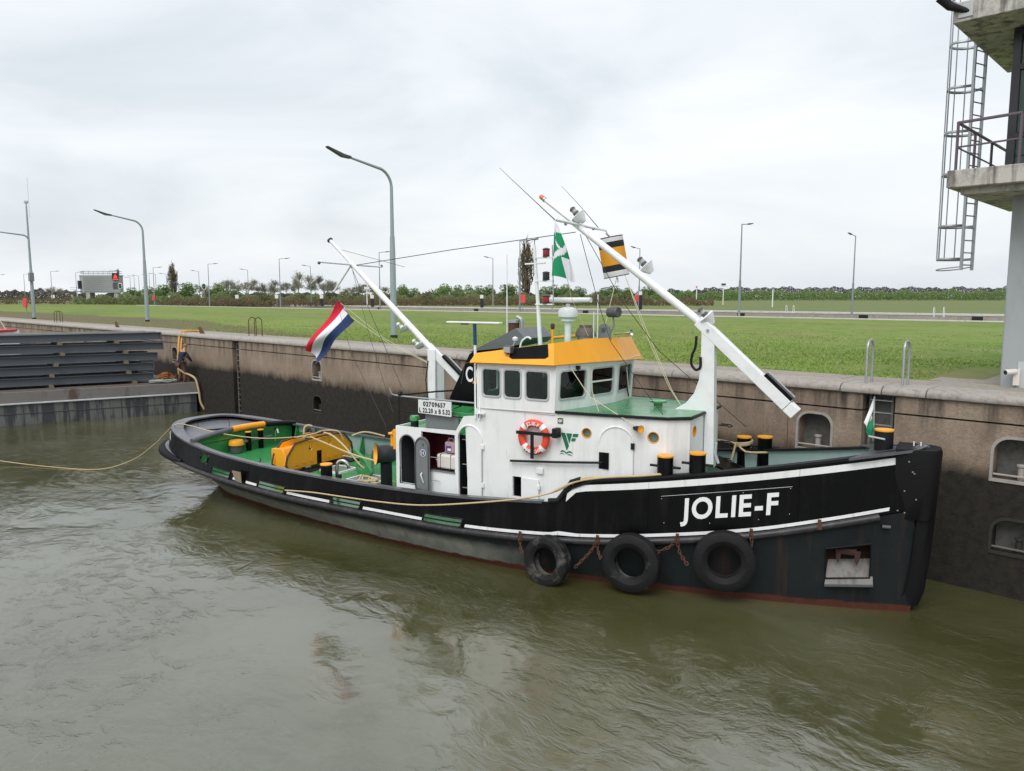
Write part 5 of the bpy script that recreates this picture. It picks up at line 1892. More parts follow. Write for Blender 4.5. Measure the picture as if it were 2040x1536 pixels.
ad = MB().plate(arch(15.90, 16.62, 1.9, 3.35, 16, 0.34), [], lambda u, v, d: Vector((u, -yh(u) - d, v)), -0.002, 0.022).build('arched_hatch_door', MT['white'], TUG)
MB().tube([(x, -yh(x) - 0.028, z) for x, z in arch(15.90, 16.62, 1.9, 3.35, 16, 0.34)[1:]], 0.014, 6).build('door_bead', MT['white'], ad)
MB().box((16.62, -yh(16.62) - 0.04, 2.96), (0.07, 0.05, 0.13)).build('latch', MT['blackm'], ad)
MB().cyl((16.625, -yh(16.62) - 0.02, 1.9), (16.625, -yh(16.62) - 0.02, 2.9), 0.010, 6).build('hinge_rod', MT['steel'], ad)
# lamp on the house side
lp = MB().lathe([(0.045, -0.14), (0.055, -0.08), (0.06, 0.02), (0.085, 0.08)], (16.78, -1.55, 3.36), (0.85, -0.5, 0.0), 18).build('side_lamp', MT['blackm'], TUG)
MB().lathe([(0.0, 0.06), (0.08, 0.079)], (16.78, -1.55, 3.36), (0.85, -0.5, 0.0), 18).build('lamp_mouth', MT['yellow'], lp, recalc=False)
MB().tube([(16.70, -1.40, 3.36), (16.70, -1.52, 3.36)], 0.03, 6).build('lamp_arm', MT['blackm'], lp)

# company mark: green V with a flag-like F and waves, and the small square sign
fs_ = lambda u, v, d: Vector((15.02 + u, -yh(15.02 + u) - 0.004 - d, 2.70 + v))
for poly in ([(0.0, 0.44), (0.095, 0.44), (0.185, 0.16), (0.135, 0.05)],
             [(0.12, 0.435), (0.255, 0.435), (0.195, 0.21)],
             [(0.285, 0.435), (0.405, 0.435), (0.38, 0.365), (0.265, 0.365)],
             [(0.255, 0.335), (0.345, 0.335), (0.32, 0.27), (0.235, 0.27)],
             [(-0.03, 0.0), (0.03, 0.055), (0.08, 0.04), (0.13, 0.005), (0.18, 0.045), (0.23, 0.04), (0.28, -0.01), (0.22, 0.01), (0.18, 0.012), (0.13, -0.025), (0.08, 0.012), (0.04, 0.02)],
             [(-0.035, -0.035), (0.02, -0.012), (0.10, -0.04), (0.04, -0.032)],
             [(0.14, -0.045), (0.20, -0.022), (0.28, -0.065), (0.20, -0.045)]):
    MB().plate(poly, [], fs_, 0, 0.004).build('company_mark', MT['logo_green'], TUG, smooth=False)
sq = MB().plate([(0, 0), (0.125, 0), (0.125, 0.125), (0, 0.125)], [], lambda u, v, d: Vector((14.94 + u, -yh(14.94 + u) - 0.004 - d, 3.335 + v)), 0, 0.004).build('green_sign', paint('olive_sign', (0.06, 0.11, 0.03), 0.5), TUG, smooth=False)
MB().plate(circle(0.05, 0.06, 0.034, 14), [circle(0.05, 0.06, 0.014, 10)], lambda u, v, d: Vector((14.94 + u, -yh(14.94 + u) - 0.009 - d, 3.335 + v)), 0, 0.002).build('sign_ring', MT['letter_white'], sq, smooth=False)
MB().plate([(0.092, 0.04), (0.106, 0.04), (0.106, 0.1), (0.092, 0.1)], [], lambda u, v, d: Vector((14.94 + u, -yh(14.94 + u) - 0.009 - d, 3.335 + v)), 0, 0.002).build('sign_stroke', MT['letter_white'], sq, smooth=False)

# ------------------------------------------------------------------ wheelhouse
z0w, z1w = 3.52, 4.66
facets = [((12.85, -1.72), (14.87, -1.69), [(0.17, 0.63), (0.745, 1.165), (1.31, 1.86)], 'wheelhouse_side', 0.0),
          ((14.87, -1.69), (15.17, -0.68), [(0.13, 0.95)], 'wheelhouse_front', 0.05),
          ((15.17, -0.68), (15.40, 0.38), [(0.11, 0.94)], 'wheelhouse_front', 0.05),
          ((15.40, 0.38), (15.36, 1.48), [(0.10, 0.92)], 'wheelhouse_front', 0.05),
          ((15.36, 1.48), (14.90, 1.69), [], 'wheelhouse_front', 0.05),
          ((14.90, 1.69), (12.85, 1.72), [(0.17, 0.71), (0.86, 1.27), (1.39, 1.84)], 'wheelhouse_side', 0.0)]
for fi, (p0, p1, wins, nm, flare) in enumerate(facets):
    P0, P1 = Vector((*p0, 0)), Vector((*p1, 0))
    dr = P1 - P0
    ln = dr.length
    dr.normalize()
    nr = Vector((dr.y, -dr.x, 0))
    fw = lambda u, v, d, P0=P0, dr=dr, nr=nr, flare=flare: P0 + dr * u + nr * (flare * (v - z0w) - d) + Vector((0, 0, v))
    hz_ = (3.855, 4.46) if fi in (1, 2, 3) else (3.84, 4.45)
    holes = [rrect(a, b, hz_[0], hz_[1], 0.075) for a, b in wins]
    wall = MB().plate([(0, z0w), (ln, z0w), (ln, z1w), (0, z1w)], holes, fw, 0.0, 0.07).build(nm, MT['white'], TUG)
    for wi, (a, b) in enumerate(wins):
        fr = MB().plate(rrect(a - 0.035, b + 0.035, hz_[0] - 0.035, hz_[1] + 0.035, 0.10), [rrect(a + 0.004, b - 0.004, hz_[0] + 0.004, hz_[1] - 0.004, 0.075)], fw, -0.022, 0.05).build('window', MT['ltgrey'], TUG, bevel=0.006)
        MB().plate(rrect(a + 0.002, b - 0.002, hz_[0] + 0.002, hz_[1] - 0.002, 0.075), [], fw, 0.022, 0.028).build('window_pane', MT['glass'], fr, smooth=False)
        if fi == 2:
            MB().plate([(a, 4.145), (b, 4.145), (b, 4.18), (a, 4.18)], [], fw, 0.0, 0.02).build('sliding_rail', MT['letter_white'], fr)
    if fi == 1:
        c_ = fw(0.62, 4.50, -0.05)
        MB().tube([fw(0.66, 4.52, -0.04), fw(0.60, 4.30, -0.05), fw(0.45, 4.10, -0.035)], 0.012, 6).build('wiper', MT['blackm'], TUG)
        MB().box(fw(0.66, 4.53, -0.03), (0.08, 0.08, 0.08)).build('wiper_motor', MT['blackm'], TUG)
    if fi == 3:
        MB().tube([fw(0.75, 3.75, -0.05), fw(0.55, 4.25, -0.05), fw(0.5, 4.4, -0.04)], 0.012, 6).build('wiper', MT['letter_white'], TUG)
        MB().tube([fw(0.75, 3.66, -0.05), fw(0.60, 3.90, -0.05)], 0.018, 6).build('wiper_arm', MT['blackm'], TUG)
MB().plate([(3.0, -1.72), (4.66, -1.72), (4.66, 1.72), (3.0, 1.72)], [rrect(3.9, 4.4, -1.4, -0.9, 0.06), rrect(3.9, 4.4, 0.9, 1.4, 0.06)], lambda u, v, d: Vector((d, v, u)), 12.86, 12.92).build('wheelhouse_back', MT['white'], TUG)
MB().tube([(12.86, -1.735, 3.535), (14.87, -1.70, 3.56)], 0.009, 5).build('weld_seam', MT['ltgrey'], TUG)
MB().plate([(12.95, -1.6), (14.8, -1.6), (15.08, -0.62), (15.30, 0.4), (15.25, 1.4), (14.8, 1.6), (12.95, 1.6)], [], lambda u, v, d: Vector((u, v, d)), 3.30, 3.34).build('wheelhouse_floor', MT['grey'], TUG)
MB().plate([(12.95, -1.6), (14.8, -1.6), (15.08, -0.62), (15.30, 0.4), (15.25, 1.4), (14.8, 1.6), (12.95, 1.6)], [], lambda u, v, d: Vector((u, v, d)), 4.60, 4.63).build('wheelhouse_ceiling', MT['grey'], TUG)
MB().box((14.75, 0.1, 3.62), (0.5, 2.0, 0.62)).build('helm_console', MT['green'], TUG, bevel=0.03)
# helmsman's chair
MB().box((14.0, -0.55, 3.72), (0.45, 0.45, 0.10)).build('helm_seat', MT['navy'], TUG, bevel=0.03)
MB().box((13.78, -0.55, 4.05), (0.10, 0.45, 0.62)).build('helm_backrest', MT['navy'], TUG, bevel=0.04)
MB().cyl((14.0, -0.55, 3.34), (14.0, -0.55, 3.70), 0.05, 10).build('helm_pedestal', MT['steel'], TUG)
MB().box((13.3, 0.9, 3.7), (0.6, 1.0, 0.75)).build('chart_table', MT['grey'], TUG, bevel=0.02)

# orange visor round the roof
E_ = [(12.74, -1.86, 4.60), (14.93, -1.84, 4.625), (15.34, -0.66, 4.63), (15.60, 0.42, 4.61), (15.56, 1.70, 4.56), (14.98, 1.86, 4.58), (12.74, 1.86, 4.58)]
T_ = [(12.78, -1.66, 4.80), (14.80, -1.60, 5.09), (15.12, -0.58, 5.15), (15.36, 0.40, 5.14), (15.32, 1.50, 5.10), (14.86, 1.62, 5.06), (12.78, 1.66, 4.80)]
m = MB()
th = 0.03
for i in range(6):
    a, b, c, d = (Vector(q) for q in (E_[i], E_[i + 1], T_[i + 1], T_[i]))
    nrm = (b - a).cross(d - a).normalized()
    nu, nv = 12, 4
    g_ = [[a.lerp(b, x / nu).lerp(d.lerp(c, x / nu), y / nv) for y in range(nv + 1)] for x in range(nu + 1)]
    K = nv + 1
    for sgn in (0, 1):
        m.add([p - nrm * th * sgn for row in g_ for p in row], [(x * K + y, (x + 1) * K + y, (x + 1) * K + y + 1, x * K + y + 1) for x in range(nu) for y in range(nv)])
m.build('roof_visor', MT['yellow'], TUG, recalc=False, angle=20)
MB().plate([(x, y) for x, y, z in E_], [], lambda u, v, d: Vector((u * 0.995 + 0.06, v * 0.97, d)), 4.635, 4.655).build('visor_soffit', MT['white'], TUG)
m = MB()
m.add([Vector((x, y * 0.985, z - 0.03)) for x, y, z in T_], [(0, 1, 5, 6), (1, 2, 3, 4, 5)])
m.build('wheelhouse_roof', MT['greenpale'], TUG, smooth=False, recalc=False)


def visor(u, v):
    """u 0..1 along the starboard visor, v 0..1 up"""
    a = Vector(E_[0]).lerp(Vector(E_[1]), u)
    b = Vector(T_[0]).lerp(Vector(T_[1]), u)
    n_ = Vector((0, -0.9, 0.42)).normalized()
    return a.lerp(b, v) + n_ * 0.008


bp = MB()
q = [(0.47, 0.98), (0.475, 0.42), (0.485, 0.33), (0.50, 0.30), (0.925, 0.27), (0.945, 0.30), (0.95, 0.38), (0.925, 0.985)]
nu = 24
g_ = []
for i in range(nu + 1):
    u = 0.47 + 0.47 * i / nu
    lo = 0.30 + (0.12 * (1 - i / 2) if i < 2 else 0) + (0.10 * (i - nu + 2) / 2 if i > nu - 2 else 0)
    g_.append([visor(u - 0.012 * y / 4 * (1 if i == nu else 0), lo + (0.985 - lo) * y / 4) for y in range(5)])
bp.add([p for row in g_ for p in row], [(x * 5 + y, (x + 1) * 5 + y, (x + 1) * 5 + y + 1, x * 5 + y + 1) for x in range(nu) for y in range(4)])
bp.build('black_visor_panel', MT['black'], TUG, recalc=False)

# funnel ------------------------------------------------------------------
fp = [(11.30, 2.84), (12.62, 2.84), (12.62, 4.78), (12.12, 4.76), (12.02, 4.70), (11.42, 3.60)]
fu = MB().plate(fp, [], lambda u, v, d: Vector((u, d, v)), -0.82, 0.55).build('funnel', MT['black'], TUG, bevel=0.02)
MB().plate([(12.02, 4.74), (13.38, 5.36), (13.64, 5.12), (13.5, 4.98), (12.9, 4.86), (12.3, 4.79)], [], lambda u, v, d: Vector((u, d, v)), -0.84, 0.50).build('funnel_shroud', paint('shroud_grey', (0.14, 0.148, 0.16), 0.4), fu, bevel=0.006)
lettering('CA', 0.52, lambda x, y, d: Vector((11.92 + x, -0.828 - d, 4.02 + y)), MT['letter_white'], TUG, bold=0.010, gap=0.06, xs=0.62, name='funnel_letter')
MB().plate([(12.12, 3.98), (12.42, 3.98), (12.27, 4.16)], [], lambda u, v, d: Vector((u, -0.834 - d, v)), 0, 0.004).build('funnel_triangle', MT['yellow'], TUG, smooth=False)
MB().tube([(x, -0.83, z) for x, z in [(11.78, 3.94), (11.90, 4.44), (11.95, 4.48)]] + [(12.5, -0.83, 4.48)], 0.008, 5).build('funnel_seam', MT['darkgrey'], fu)
ex = MB().cyl((12.75, 0.1, 4.7), (12.75, 0.1, 5.45), 0.14, 16).build('exhaust_pipe', MT['rust'], TUG)
MB().cyl((12.75, 0.1, 5.45), (12.75, 0.1, 5.52), 0.16, 16).build('pipe_collar', MT['steel'], ex)
MB().tube(spline([(12.98, 0.1, 4.9), (12.98, 0.1, 5.45), (12.94, 0.1, 5.56), (12.84, 0.1, 5.60)], 4), 0.05, 8).build('exhaust_elbow', MT['steel'], TUG)

# railing and poles on the casing top
rl = MB().tube([(10.22, -1.50, 3.63), (10.4, -1.50, 3.62), (12.64, -1.50, 3.60)], 0.020, 8).build('casing_railing', MT['steel'], TUG)
MB().tube([(10.34, -1.50, 3.24), (12.5, -1.50, 3.22)], 0.015, 6).build('lower_rail', MT['blackm'], rl)
MB().tube([(10.34, -1.50, 2.84), (10.34, -1.50, 3.63)], 0.018, 6).build('rail_post', MT['blackm'], rl)
MB().tube([(12.64, -1.50, 2.84), (12.64, -1.50, 3.60)], 0.018, 6).build('rail_post', MT['blackm'], rl)
MB().tube([(10.3, -1.50, 3.63), (10.9, -0.7, 3.68), (11.45, -0.1, 3.70)], 0.022, 6).build('cross_rail', MT['blackm'], rl)
MB().tube([(10.24, -1.50, 3.62), (10.10, -1.50, 3.66), (10.06, -1.52, 3.80)], 0.014, 6).build('rail_hook', MT['steel'], rl)
MB().sphere((10.38, -1.5, 3.68), 0.07, 8).build('rail_knot', MT['blackm'], rl)
pa = MB().tube([(12.70, -1.55, 4.60), (12.69, -1.55, 4.98)], 0.035, 10).build('antenna_post', MT['white2'], TUG)
MB().tube([(12.69, -1.55, 4.98), (12.68, -1.55, 5.47)], 0.042, 10).build('blue_sleeve', MT['blue'], pa)
MB().box((12.66, -1.55, 5.50), (1.48, 0.16, 0.04), Matrix.Rotation(R(0), 3, 'Z')).build('flat_antenna', MT['white2'], pa, bevel=0.01)
MB().box((12.40, -1.55, 5.46), (0.16, 0.10, 0.03)).build('antenna_box', MT['darkgrey'], pa)
for dx in (0.0, 0.12):
    MB().tube([(12.72 + dx, -1.60, 4.6), (12.83 + dx, -1.76, 3.28)], 0.022, 8).build('stay_pole', MT['white2'], TUG)
MB().box((12.98, -1.78, 3.42), (0.22, 0.06, 0.03)).build('step_bracket', MT['white2'], TUG)
MB().tube([(12.93, -1.78, 3.42), (12.93, -1.78, 3.32), (13.02, -1.78, 3.32), (13.02, -1.78, 3.42)], 0.010, 5, closed=True).build('shackle', MT['darkgrey'], TUG)

# number board
sb = MB().plate([(11.0, 3.25), (12.0, 3.225), (12.0, 3.59), (11.0, 3.58)], [], lambda u, v, d: Vector((u, -1.545 - d, v)), 0, 0.02).build('number_board', MT['plate'], TUG, smooth=False)
lettering('02709657', 0.155, lambda x, y, d: Vector((11.155 + x, -1.569 - d, 3.435 + y)), MT['letter_black'], sb, bold=0.006, gap=0.10, width=0.68, depth=0.002)
lettering('L 22.20 x B 5.32', 0.155, lambda x, y, d: Vector((11.035 + x, -1.569 - d, 3.275 + y)), MT['letter_black'], sb, bold=0.006, gap=0.08, width=0.93, depth=0.002)

# ------------------------------------------------------------------ masts, lights, radar
def deck_light(c, ax, name='masthead_light', lens='lens_clear', r=0.075, body='darkgrey', par=None):
    c, ax = Vector(c), Vector(ax).normalized()
    l = MB().lathe([(0.0, -0.02), (r, -0.02), (r, 0.05), (r * 0.85, 0.055)], c, ax, 16).build(name, MT[body], par or TUG)
    MB().lathe([(r * 0.82, 0.05), (r * 0.9, 0.075), (r * 0.78, 0.095), (r * 0.9, 0.115), (r * 0.82, 0.14)], c, ax, 16).build('lens', MT[lens], l)
    MB().lathe([(r * 0.95, 0.135), (r * 0.95, 0.17), (r * 0.4, 0.20), (0.0, 0.20)], c, ax, 16).build('lamp_hood', MT[body], l)
    return l


# foremast: post with curved gusset on the house front, hinged boom leaning aft
gus = [(17.56, 3.62), (17.05, 3.62), (17.30, 3.78), (17.47, 4.00), (17.57, 4.30), (17.60, 4.6), (17.60, 5.42), (17.88, 5.42), (17.95, 2.4), (17.72, 2.4), (17.72, 3.62)]
pm = MB().plate(gus, [], lambda u, v, d: Vector((u, d, v)), -0.10, 0.10).build('foremast_post', MT['white2'], TUG, bevel=0.008)
MB().cyl((17.74, -0.14, 5.38), (17.74, 0.14, 5.38), 0.03, 10).build('pivot_bolt', MT['steel'], pm)
MB().tube(spline([(17.50, -0.12, 5.25), (17.48, -0.12, 5.0), (17.42, -0.12, 4.85), (17.40, -0.12, 4.65), (17.50, -0.12, 4.52), (17.60, -0.12, 4.58), (17.60, -0.12, 4.8)], 5), 0.03, 8).build('cable_loop', MT['blackm'], pm)
top, heel, piv = Vector((13.67, 0, 8.40)), Vector((19.62, 0, 3.69)), Vector((17.70, 0, 5.42))
d1 = (top - piv)
bm = MB().tube([piv - d1.normalized() * 0.15, piv + d1 * 0.35, piv + d1 * 0.8, piv + d1 * 0.83, top], [0.095, 0.09, 0.075, 0.055, 0.05], 16).build('foremast_boom', MT['white2'], TUG)
d2 = (heel - piv).normalized()
up2 = Vector((-d2.z, 0, d2.x)) * (1 if d2.x > 0 else -1)
m = MB()
L2 = (heel - piv).length
for a, b, w in ((-0.25, L2 - 0.26, 0.105), (L2 - 0.25, L2 - 0.02, 0.105)):
    m2 = MB().plate([(a, -0.13), (b, -0.13), (b, 0.12), (a, 0.12)], [], lambda u, v, d: piv + d2 * u + up2 * v + Vector((0, d, 0)), -w, w)
    m2.build('boom_heel', MT['white2'], TUG, bevel=0.012)
MB().plate([(L2 - 1.02, 0.125), (L2 - 0.28, 0.125), (L2 - 0.28, 0.20), (L2 - 1.02, 0.20)], [], lambda u, v, d: piv + d2 * u + up2 * v + Vector((0, d, 0)), -0.10, 0.06).build('counterweight', MT['black'], TUG)
MB().plate([(L2 - 1.02, 0.125), (L2 - 0.28, 0.125), (L2 - 0.28, 0.22), (L2 - 1.02, 0.22)], [], lambda u, v, d: piv + d2 * u + up2 * v + Vector((0, d, 0)), 0.065, 0.10).build('counterweight_plate', MT['ltgrey'], TUG)
beac = MB().lathe([(0.06, -0.02), (0.06, 0.03), (0.045, 0.035)], top, d1, 16).build('beacon_base', MT['steel'], TUG)
MB().lathe([(0.05, 0.03), (0.058, 0.06), (0.052, 0.13), (0.035, 0.155), (0.0, 0.16)], top, d1, 16).build('amber_beacon', MT['lens_amber'], beac)
ct = MB().tube([(14.60, -1.23, 7.78), (14.60, 0, 7.76), (14.60, 1.48, 7.74)], 0.032, 10).build('crosstree', MT['white2'], TUG)
MB().tube([(14.60, 1.48, 7.74), (14.63, 1.50, 7.66), (14.72, 1.44, 7.60)], 0.014, 6).build('tree_hook', MT['steel'], ct)
for k in (-0.7, 0.75):
    MB().sphere((14.60, k, 7.73), 0.04, 8).build('tree_clamp', MT['steel'], ct)
MB().tube([(14.60, -1.23, 7.78), (14.0, -1.25, 8.30), (13.2, -1.28, 9.0)], [0.012, 0.008, 0.004], 6).build('whip_aerial', MT['wire'], ct)
MB().tube([(14.60, 1.1, 7.75), (14.1, 1.1, 8.3), (13.55, 1.1, 8.85)], [0.011, 0.007, 0.004], 6).build('whip_aerial', MT['wire'], ct)


def mast_lamp(c, ax, side=0.0):
    c, ax = Vector(c), Vector(ax).normalized()
    o = MB().lathe([(0.17, -0.02), (0.19, 0.0), (0.17, 0.012), (0.0, 0.02)], c, ax, 20).build('lamp_bracket', MT['white2'], TUG)
    MB().lathe([(0.19, 0.0), (0.06, -0.22)], c, ax, 20).build('bracket_cone', MT['white2'], o)
    deck_light(c + ax * 0.03, ax, 'mast_lamp', 'lens_clear', 0.075, 'darkgrey', o)


axl = Vector((-0.62, -0.25, 0.72))
mast_lamp((14.60, -0.10, 7.98), axl)
mast_lamp((16.20, 0.12, 6.80), axl)
mast_lamp((17.66, 0.0, 5.68), axl)

# after mast: post on the casing, boom leaning aft, yard and gaff
q = MB()
q.plate([(10.18, 2.84), (10.42, 2.84), (10.42, 4.70), (10.18, 4.70)], [], lambda u, v, d: Vector((u, d, v)), -0.10, -0.05)
ap = q.build('aftermast_post', MT['white2'], TUG, bevel=0.006)
MB().plate([(10.42, 2.84), (10.66, 2.84), (10.66, 4.40), (10.42, 4.62)], [], lambda u, v, d: Vector((u, d, v)), -0.02, 0.04).build('post_web', MT['ltgrey'], ap)
MB().plate([(10.18, 2.84), (10.42, 2.84), (10.42, 4.70), (10.18, 4.70)], [], lambda u, v, d: Vector((u, d, v)), 0.05, 0.10).build('post_plate', MT['white2'], ap)
at, ah, av = Vector((6.66, 0, 7.70)), Vector((11.25, 0, 3.88)), Vector((10.30, 0, 4.66))
dd = at - av
MB().tube([av - dd.normalized() * 0.1, av + dd * 0.5, av + dd * 0.79, av + dd * 0.80, at], [0.085, 0.08, 0.065, 0.05, 0.05], 14).build('aftermast_boom', MT['white2'], TUG)
MB().lathe([(0.05, -0.02), (0.085, 0.0), (0.085, 0.03), (0.0, 0.04)], at, dd, 14).build('mast_cap', MT['darkgrey'], TUG)
d3 = (ah - av).normalized()
u3 = Vector((-d3.z, 0, d3.x))
L3 = (ah - av).length
MB().plate([(-0.2, -0.11), (L3, -0.11), (L3, 0.10), (-0.2, 0.10)], [], lambda u, v, d: av + d3 * u + u3 * v + Vector((0, d, 0)), -0.045, 0.045).build('boom_heel', MT['white2'], TUG, bevel=0.01)
MB().plate([(0.35, 0.105), (L3, 0.105), (L3, 0.17), (0.35, 0.17)], [], lambda u, v, d: av + d3 * u + u3 * v + Vector((0, d, 0)), -0.09, 0.04).build('counterweight', MT['black'], TUG)
MB().plate([(0.45, 0.105), (L3 + 0.1, 0.105), (L3 + 0.1, 0.19), (0.45, 0.19)], [], lambda u, v, d: av + d3 * u + u3 * v + Vector((0, d, 0)), 0.045, 0.08).build('counterweight_plate', MT['ltgrey'], TUG)
yd = MB().tube([(7.45, -1.25, 7.03), (7.45, 0, 7.0), (7.45, 1.28, 6.98)], 0.028, 8).build('yard', MT['white2'], TUG)
for y in (-1.25, 1.28):
    MB().sphere((7.45, y, 7.0), 0.045, 8).build('yard_end', MT['darkgrey'], yd)
MB().tube([(7.42, 0, 6.97), (6.75, 0, 6.24)], 0.03, 8).build('gaff', MT['white2'], TUG)
MB().sphere((6.73, 0, 6.22), 0.04, 8).build('gaff_end', MT['darkgrey'], TUG)
for t_ in (0.10, 0.245):
    c = av + dd * t_ + Vector((-0.02, -0.05, -0.17))
    o = MB().lathe([(0.14, -0.01), (0.15, 0.0), (0.13, 0.012), (0, 0.02)], c, (0.62, -0.2, -0.7), 18).build('lamp_bracket', MT['white2'], TUG)
    MB().tube([c, av + dd * t_], 0.04, 6).build('bracket_arm', MT['white2'], o)
    deck_light(c + Vector((-0.05, -0.05, 0.02)), (-0.72, -0.2, 0.62), 'stern_lamp', 'lens_clear', 0.06, 'white2', o)

# signal mast with three lanterns on the wheelhouse roof
sm = MB().tube([(13.88, -0.55, 4.85), (13.80, -0.55, 6.0), (13.70, -0.55, 7.30)], [0.055, 0.045, 0.035], 10).build('signal_mast', MT['white2'], TUG)
MB().tube([(13.45, -0.55, 6.86), (14.0, -0.55, 6.88)], 0.02, 6).build('mast_arm', MT['white2'], sm)
MB().tube([(14.22, -0.55, 5.95), (14.18, -0.55, 7.28)], 0.016, 6).build('lantern_stay', MT['steel'], sm)
for z, l in ((7.00, 'lens_red'), (6.46, 'lens_black'), (5.92, 'lens_red')):
    MB().box((13.98, -0.55, z), (0.46, 0.10, 0.03)).build('lantern_shelf', MT['white2'], sm)
    ln_ = MB().cyl((14.02, -0.55, z + 0.015), (14.02, -0.55, z + 0.05), 0.085, 16).build('lantern', MT['lens_black'], TUG)
    MB().lathe([(0.075, 0.05), (0.085, 0.09), (0.078, 0.12), (0.085, 0.15), (0.075, 0.18)], (14.02, -0.55, z), (0, 0, 1), 16).build('lantern_lens', MT[l], ln_)
    MB().lathe([(0.088, 0.18), (0.088, 0.205), (0.03, 0.225), (0, 0.225)], (14.02, -0.55, z), (0, 0, 1), 16).build('lantern_top', MT['lens_black'], ln_)
MB().lathe([(0.012, 0), (0.012, 0.22), (0.10, 0.24), (0.10, 0.27), (0, 0.28)], (13.62, -0.4, 7.20), (0, 0, 1), 14).build('weather_sensor', MT['steel'], sm)
# radar
rp = MB().tube([(14.32, 0.0, 4.95), (14.32, 0.0, 5.55)], 0.085, 14).build('radar_post', MT['white2'], TUG)
MB().lathe([(0.0, 0.0), (0.17, 0.0), (0.17, 0.05), (0.23, 0.10), (0.24, 0.22), (0.20, 0.30), (0.10, 0.33), (0.0, 0.33)], (14.32, 0, 5.52), (0, 0, 1), 22).build('radar_housing', MT['white2'], rp)
MB().cyl((14.32, 0, 5.84), (14.32, 0, 5.93), 0.05, 12).build('radar_spindle', MT['ltgrey'], rp)
m = MB()
m.plate(rrect(-0.075, 0.075, -0.06, 0.06, 0.05), [], lambda u, v, d: Vector((14.32 + d, u + 0.15 * d, 6.02 + v)), -0.56, 0.56)
m.build('radar_scanner', MT['white2'], rp, bevel=0.01)
# ventilator, pipe rail, searchlight, horn, small masts
gv = MB().lathe([(0.20, 0.0), (0.21, 0.14), (0.24, 0.15)], (14.62, 0.35, 5.0), (0, 0, 1), 20).build('roof_ventilator', MT['steel'], TUG)
MB().lathe([(0.245, 0.15), (0.25, 0.2), (0.20, 0.33), (0.15, 0.36), (0.15, 0.42), (0, 0.43)], (14.62, 0.35, 5.0), (0, 0, 1), 20).build('ventilator_dome', plain('weathered_brown', (0.16, 0.13, 0.11), 0.7, 0, 0.35, 12), gv)
MB().tube([(13.2, 0.9, 5.03), (14.4, 0.9, 5.15)], 0.04, 8).build('roof_pipe', MT['yellow'], TUG)
MB().tube(spline([(13.55, -0.95, 4.88), (13.6, -0.95, 5.06), (13.72, -0.9, 5.16), (13.82, -0.9, 5.12)], 4), 0.022, 8).build('cable_gooseneck', MT['white2'], TUG)
fl = MB().box((13.72, -1.72, 4.92), (0.20, 0.16, 0.17)).build('floodlight', MT['darkgrey'], TUG, bevel=0.015)
MB().box((13.72, -1.81, 4.92), (0.16, 0.02, 0.13)).build('floodlight_glass', MT['lens_clear'], fl)
MB().tube([(13.72, -1.65, 4.85), (13.82, -1.6, 5.12)], 0.018, 6).build('floodlight_arm', MT['steel'], fl)
MB().lathe([(0.0, 0.0), (0.06, 0.0), (0.07, 0.05), (0.0, 0.09)], (13.78, -1.55, 5.12), (0, 0, 1), 14).build('satellite_dome', MT['white2'], TUG)
MB().tube([(14.28, -0.7, 5.0), (14.28, -0.7, 5.35)], 0.03, 8).build('roof_stub', MT['yellow'], TUG)
MB().lathe([(0.035, 0), (0.05, 0.04), (0.05, 0.12), (0, 0.14)], (14.28, -0.7, 5.35), (0, 0, 1), 12).build('stub_cap', MT['rust'], TUG)
slx = MB().plate([(15.38, 5.10), (15.70, 5.10), (15.66, 5.40), (15.58, 5.47), (15.46, 5.46), (15.40, 5.38)], [], lambda u, v, d: Vector((u - 0.35, d + 0.2, v)), -0.03, 0.03).build('searchlight_bracket', MT['grey'], TUG)
MB().cyl((15.17, 0.14, 5.33), (15.17, 0.26, 5.33), 0.05, 10).build('bracket_pivot', MT['darkgrey'], slx)
MB().tube([(15.3, 0.2, 5.2), (15.42, 0.2, 5.42), (15.40, 0.2, 5.62)], 0.022, 6).build('searchlight_arm', MT['grey'], slx)
MB().lathe([(0.0, -0.16), (0.12, -0.15), (0.125, 0.12), (0.11, 0.14), (0.0, 0.13)], (15.42, 0.2, 5.74), (0.95, -0.3, 0.02), 18).build('searchlight', MT['darkgrey'], TUG)
MB().lathe([(0.015, -0.3), (0.02, 0.0), (0.045, 0.12), (0.085, 0.17)], (15.62, 0.4, 5.24), (1, -0.15, 0.08), 14).build('air_horn', MT['chrome'], TUG)
for x, y, h in ((15.05, 0.1, 1.15), (15.02, -0.05, 0.75), (12.98, -0.6, 2.1)):
    MB().tube([(x, y, 5.0), (x, y, 5.0 + h)], 0.014, 6).build('thin_aerial', MT['white2'], TUG)

# fore deck: bollards through the rail, samson post, deck plate in the stem, rungs on the house front
for sx, y in ((17.36, -1.50), (17.98, -1.33)):
    post(sx, y, zr(sx) - 0.05, zr(sx) + 0.42, 0.165, 'rail_bollard', bar=True)
for sx, y in ((18.18, 1.52), (18.70, 1.32)):
    post(sx, y, 1.6, zr(sx) + 0.30, 0.16, 'rail_bollard', bar=True)
sp = MB().cyl((21.26, 0, 2.6), (21.26, 0, 3.50), 0.17, 24).build('samson_post', MT['blackm'], TUG)
MB().cyl((21.26, 0, 3.50), (21.26, 0, 3.53), 0.178, 24).build('yellow_cap', MT['yellow'], sp)
MB().tube([(21.0, -0.1, 3.38), (21.30, -0.30, 3.38)], 0.018, 6).build('crossbar', MT['ltgrey'], sp)
plt = [(20.75, -0.80), (21.3, -0.60), (21.9, -0.36), (22.05, 0), (21.9, 0.36), (21.3, 0.60), (20.75, 0.80), (21.0, 0.25), (21.0, -0.25)]
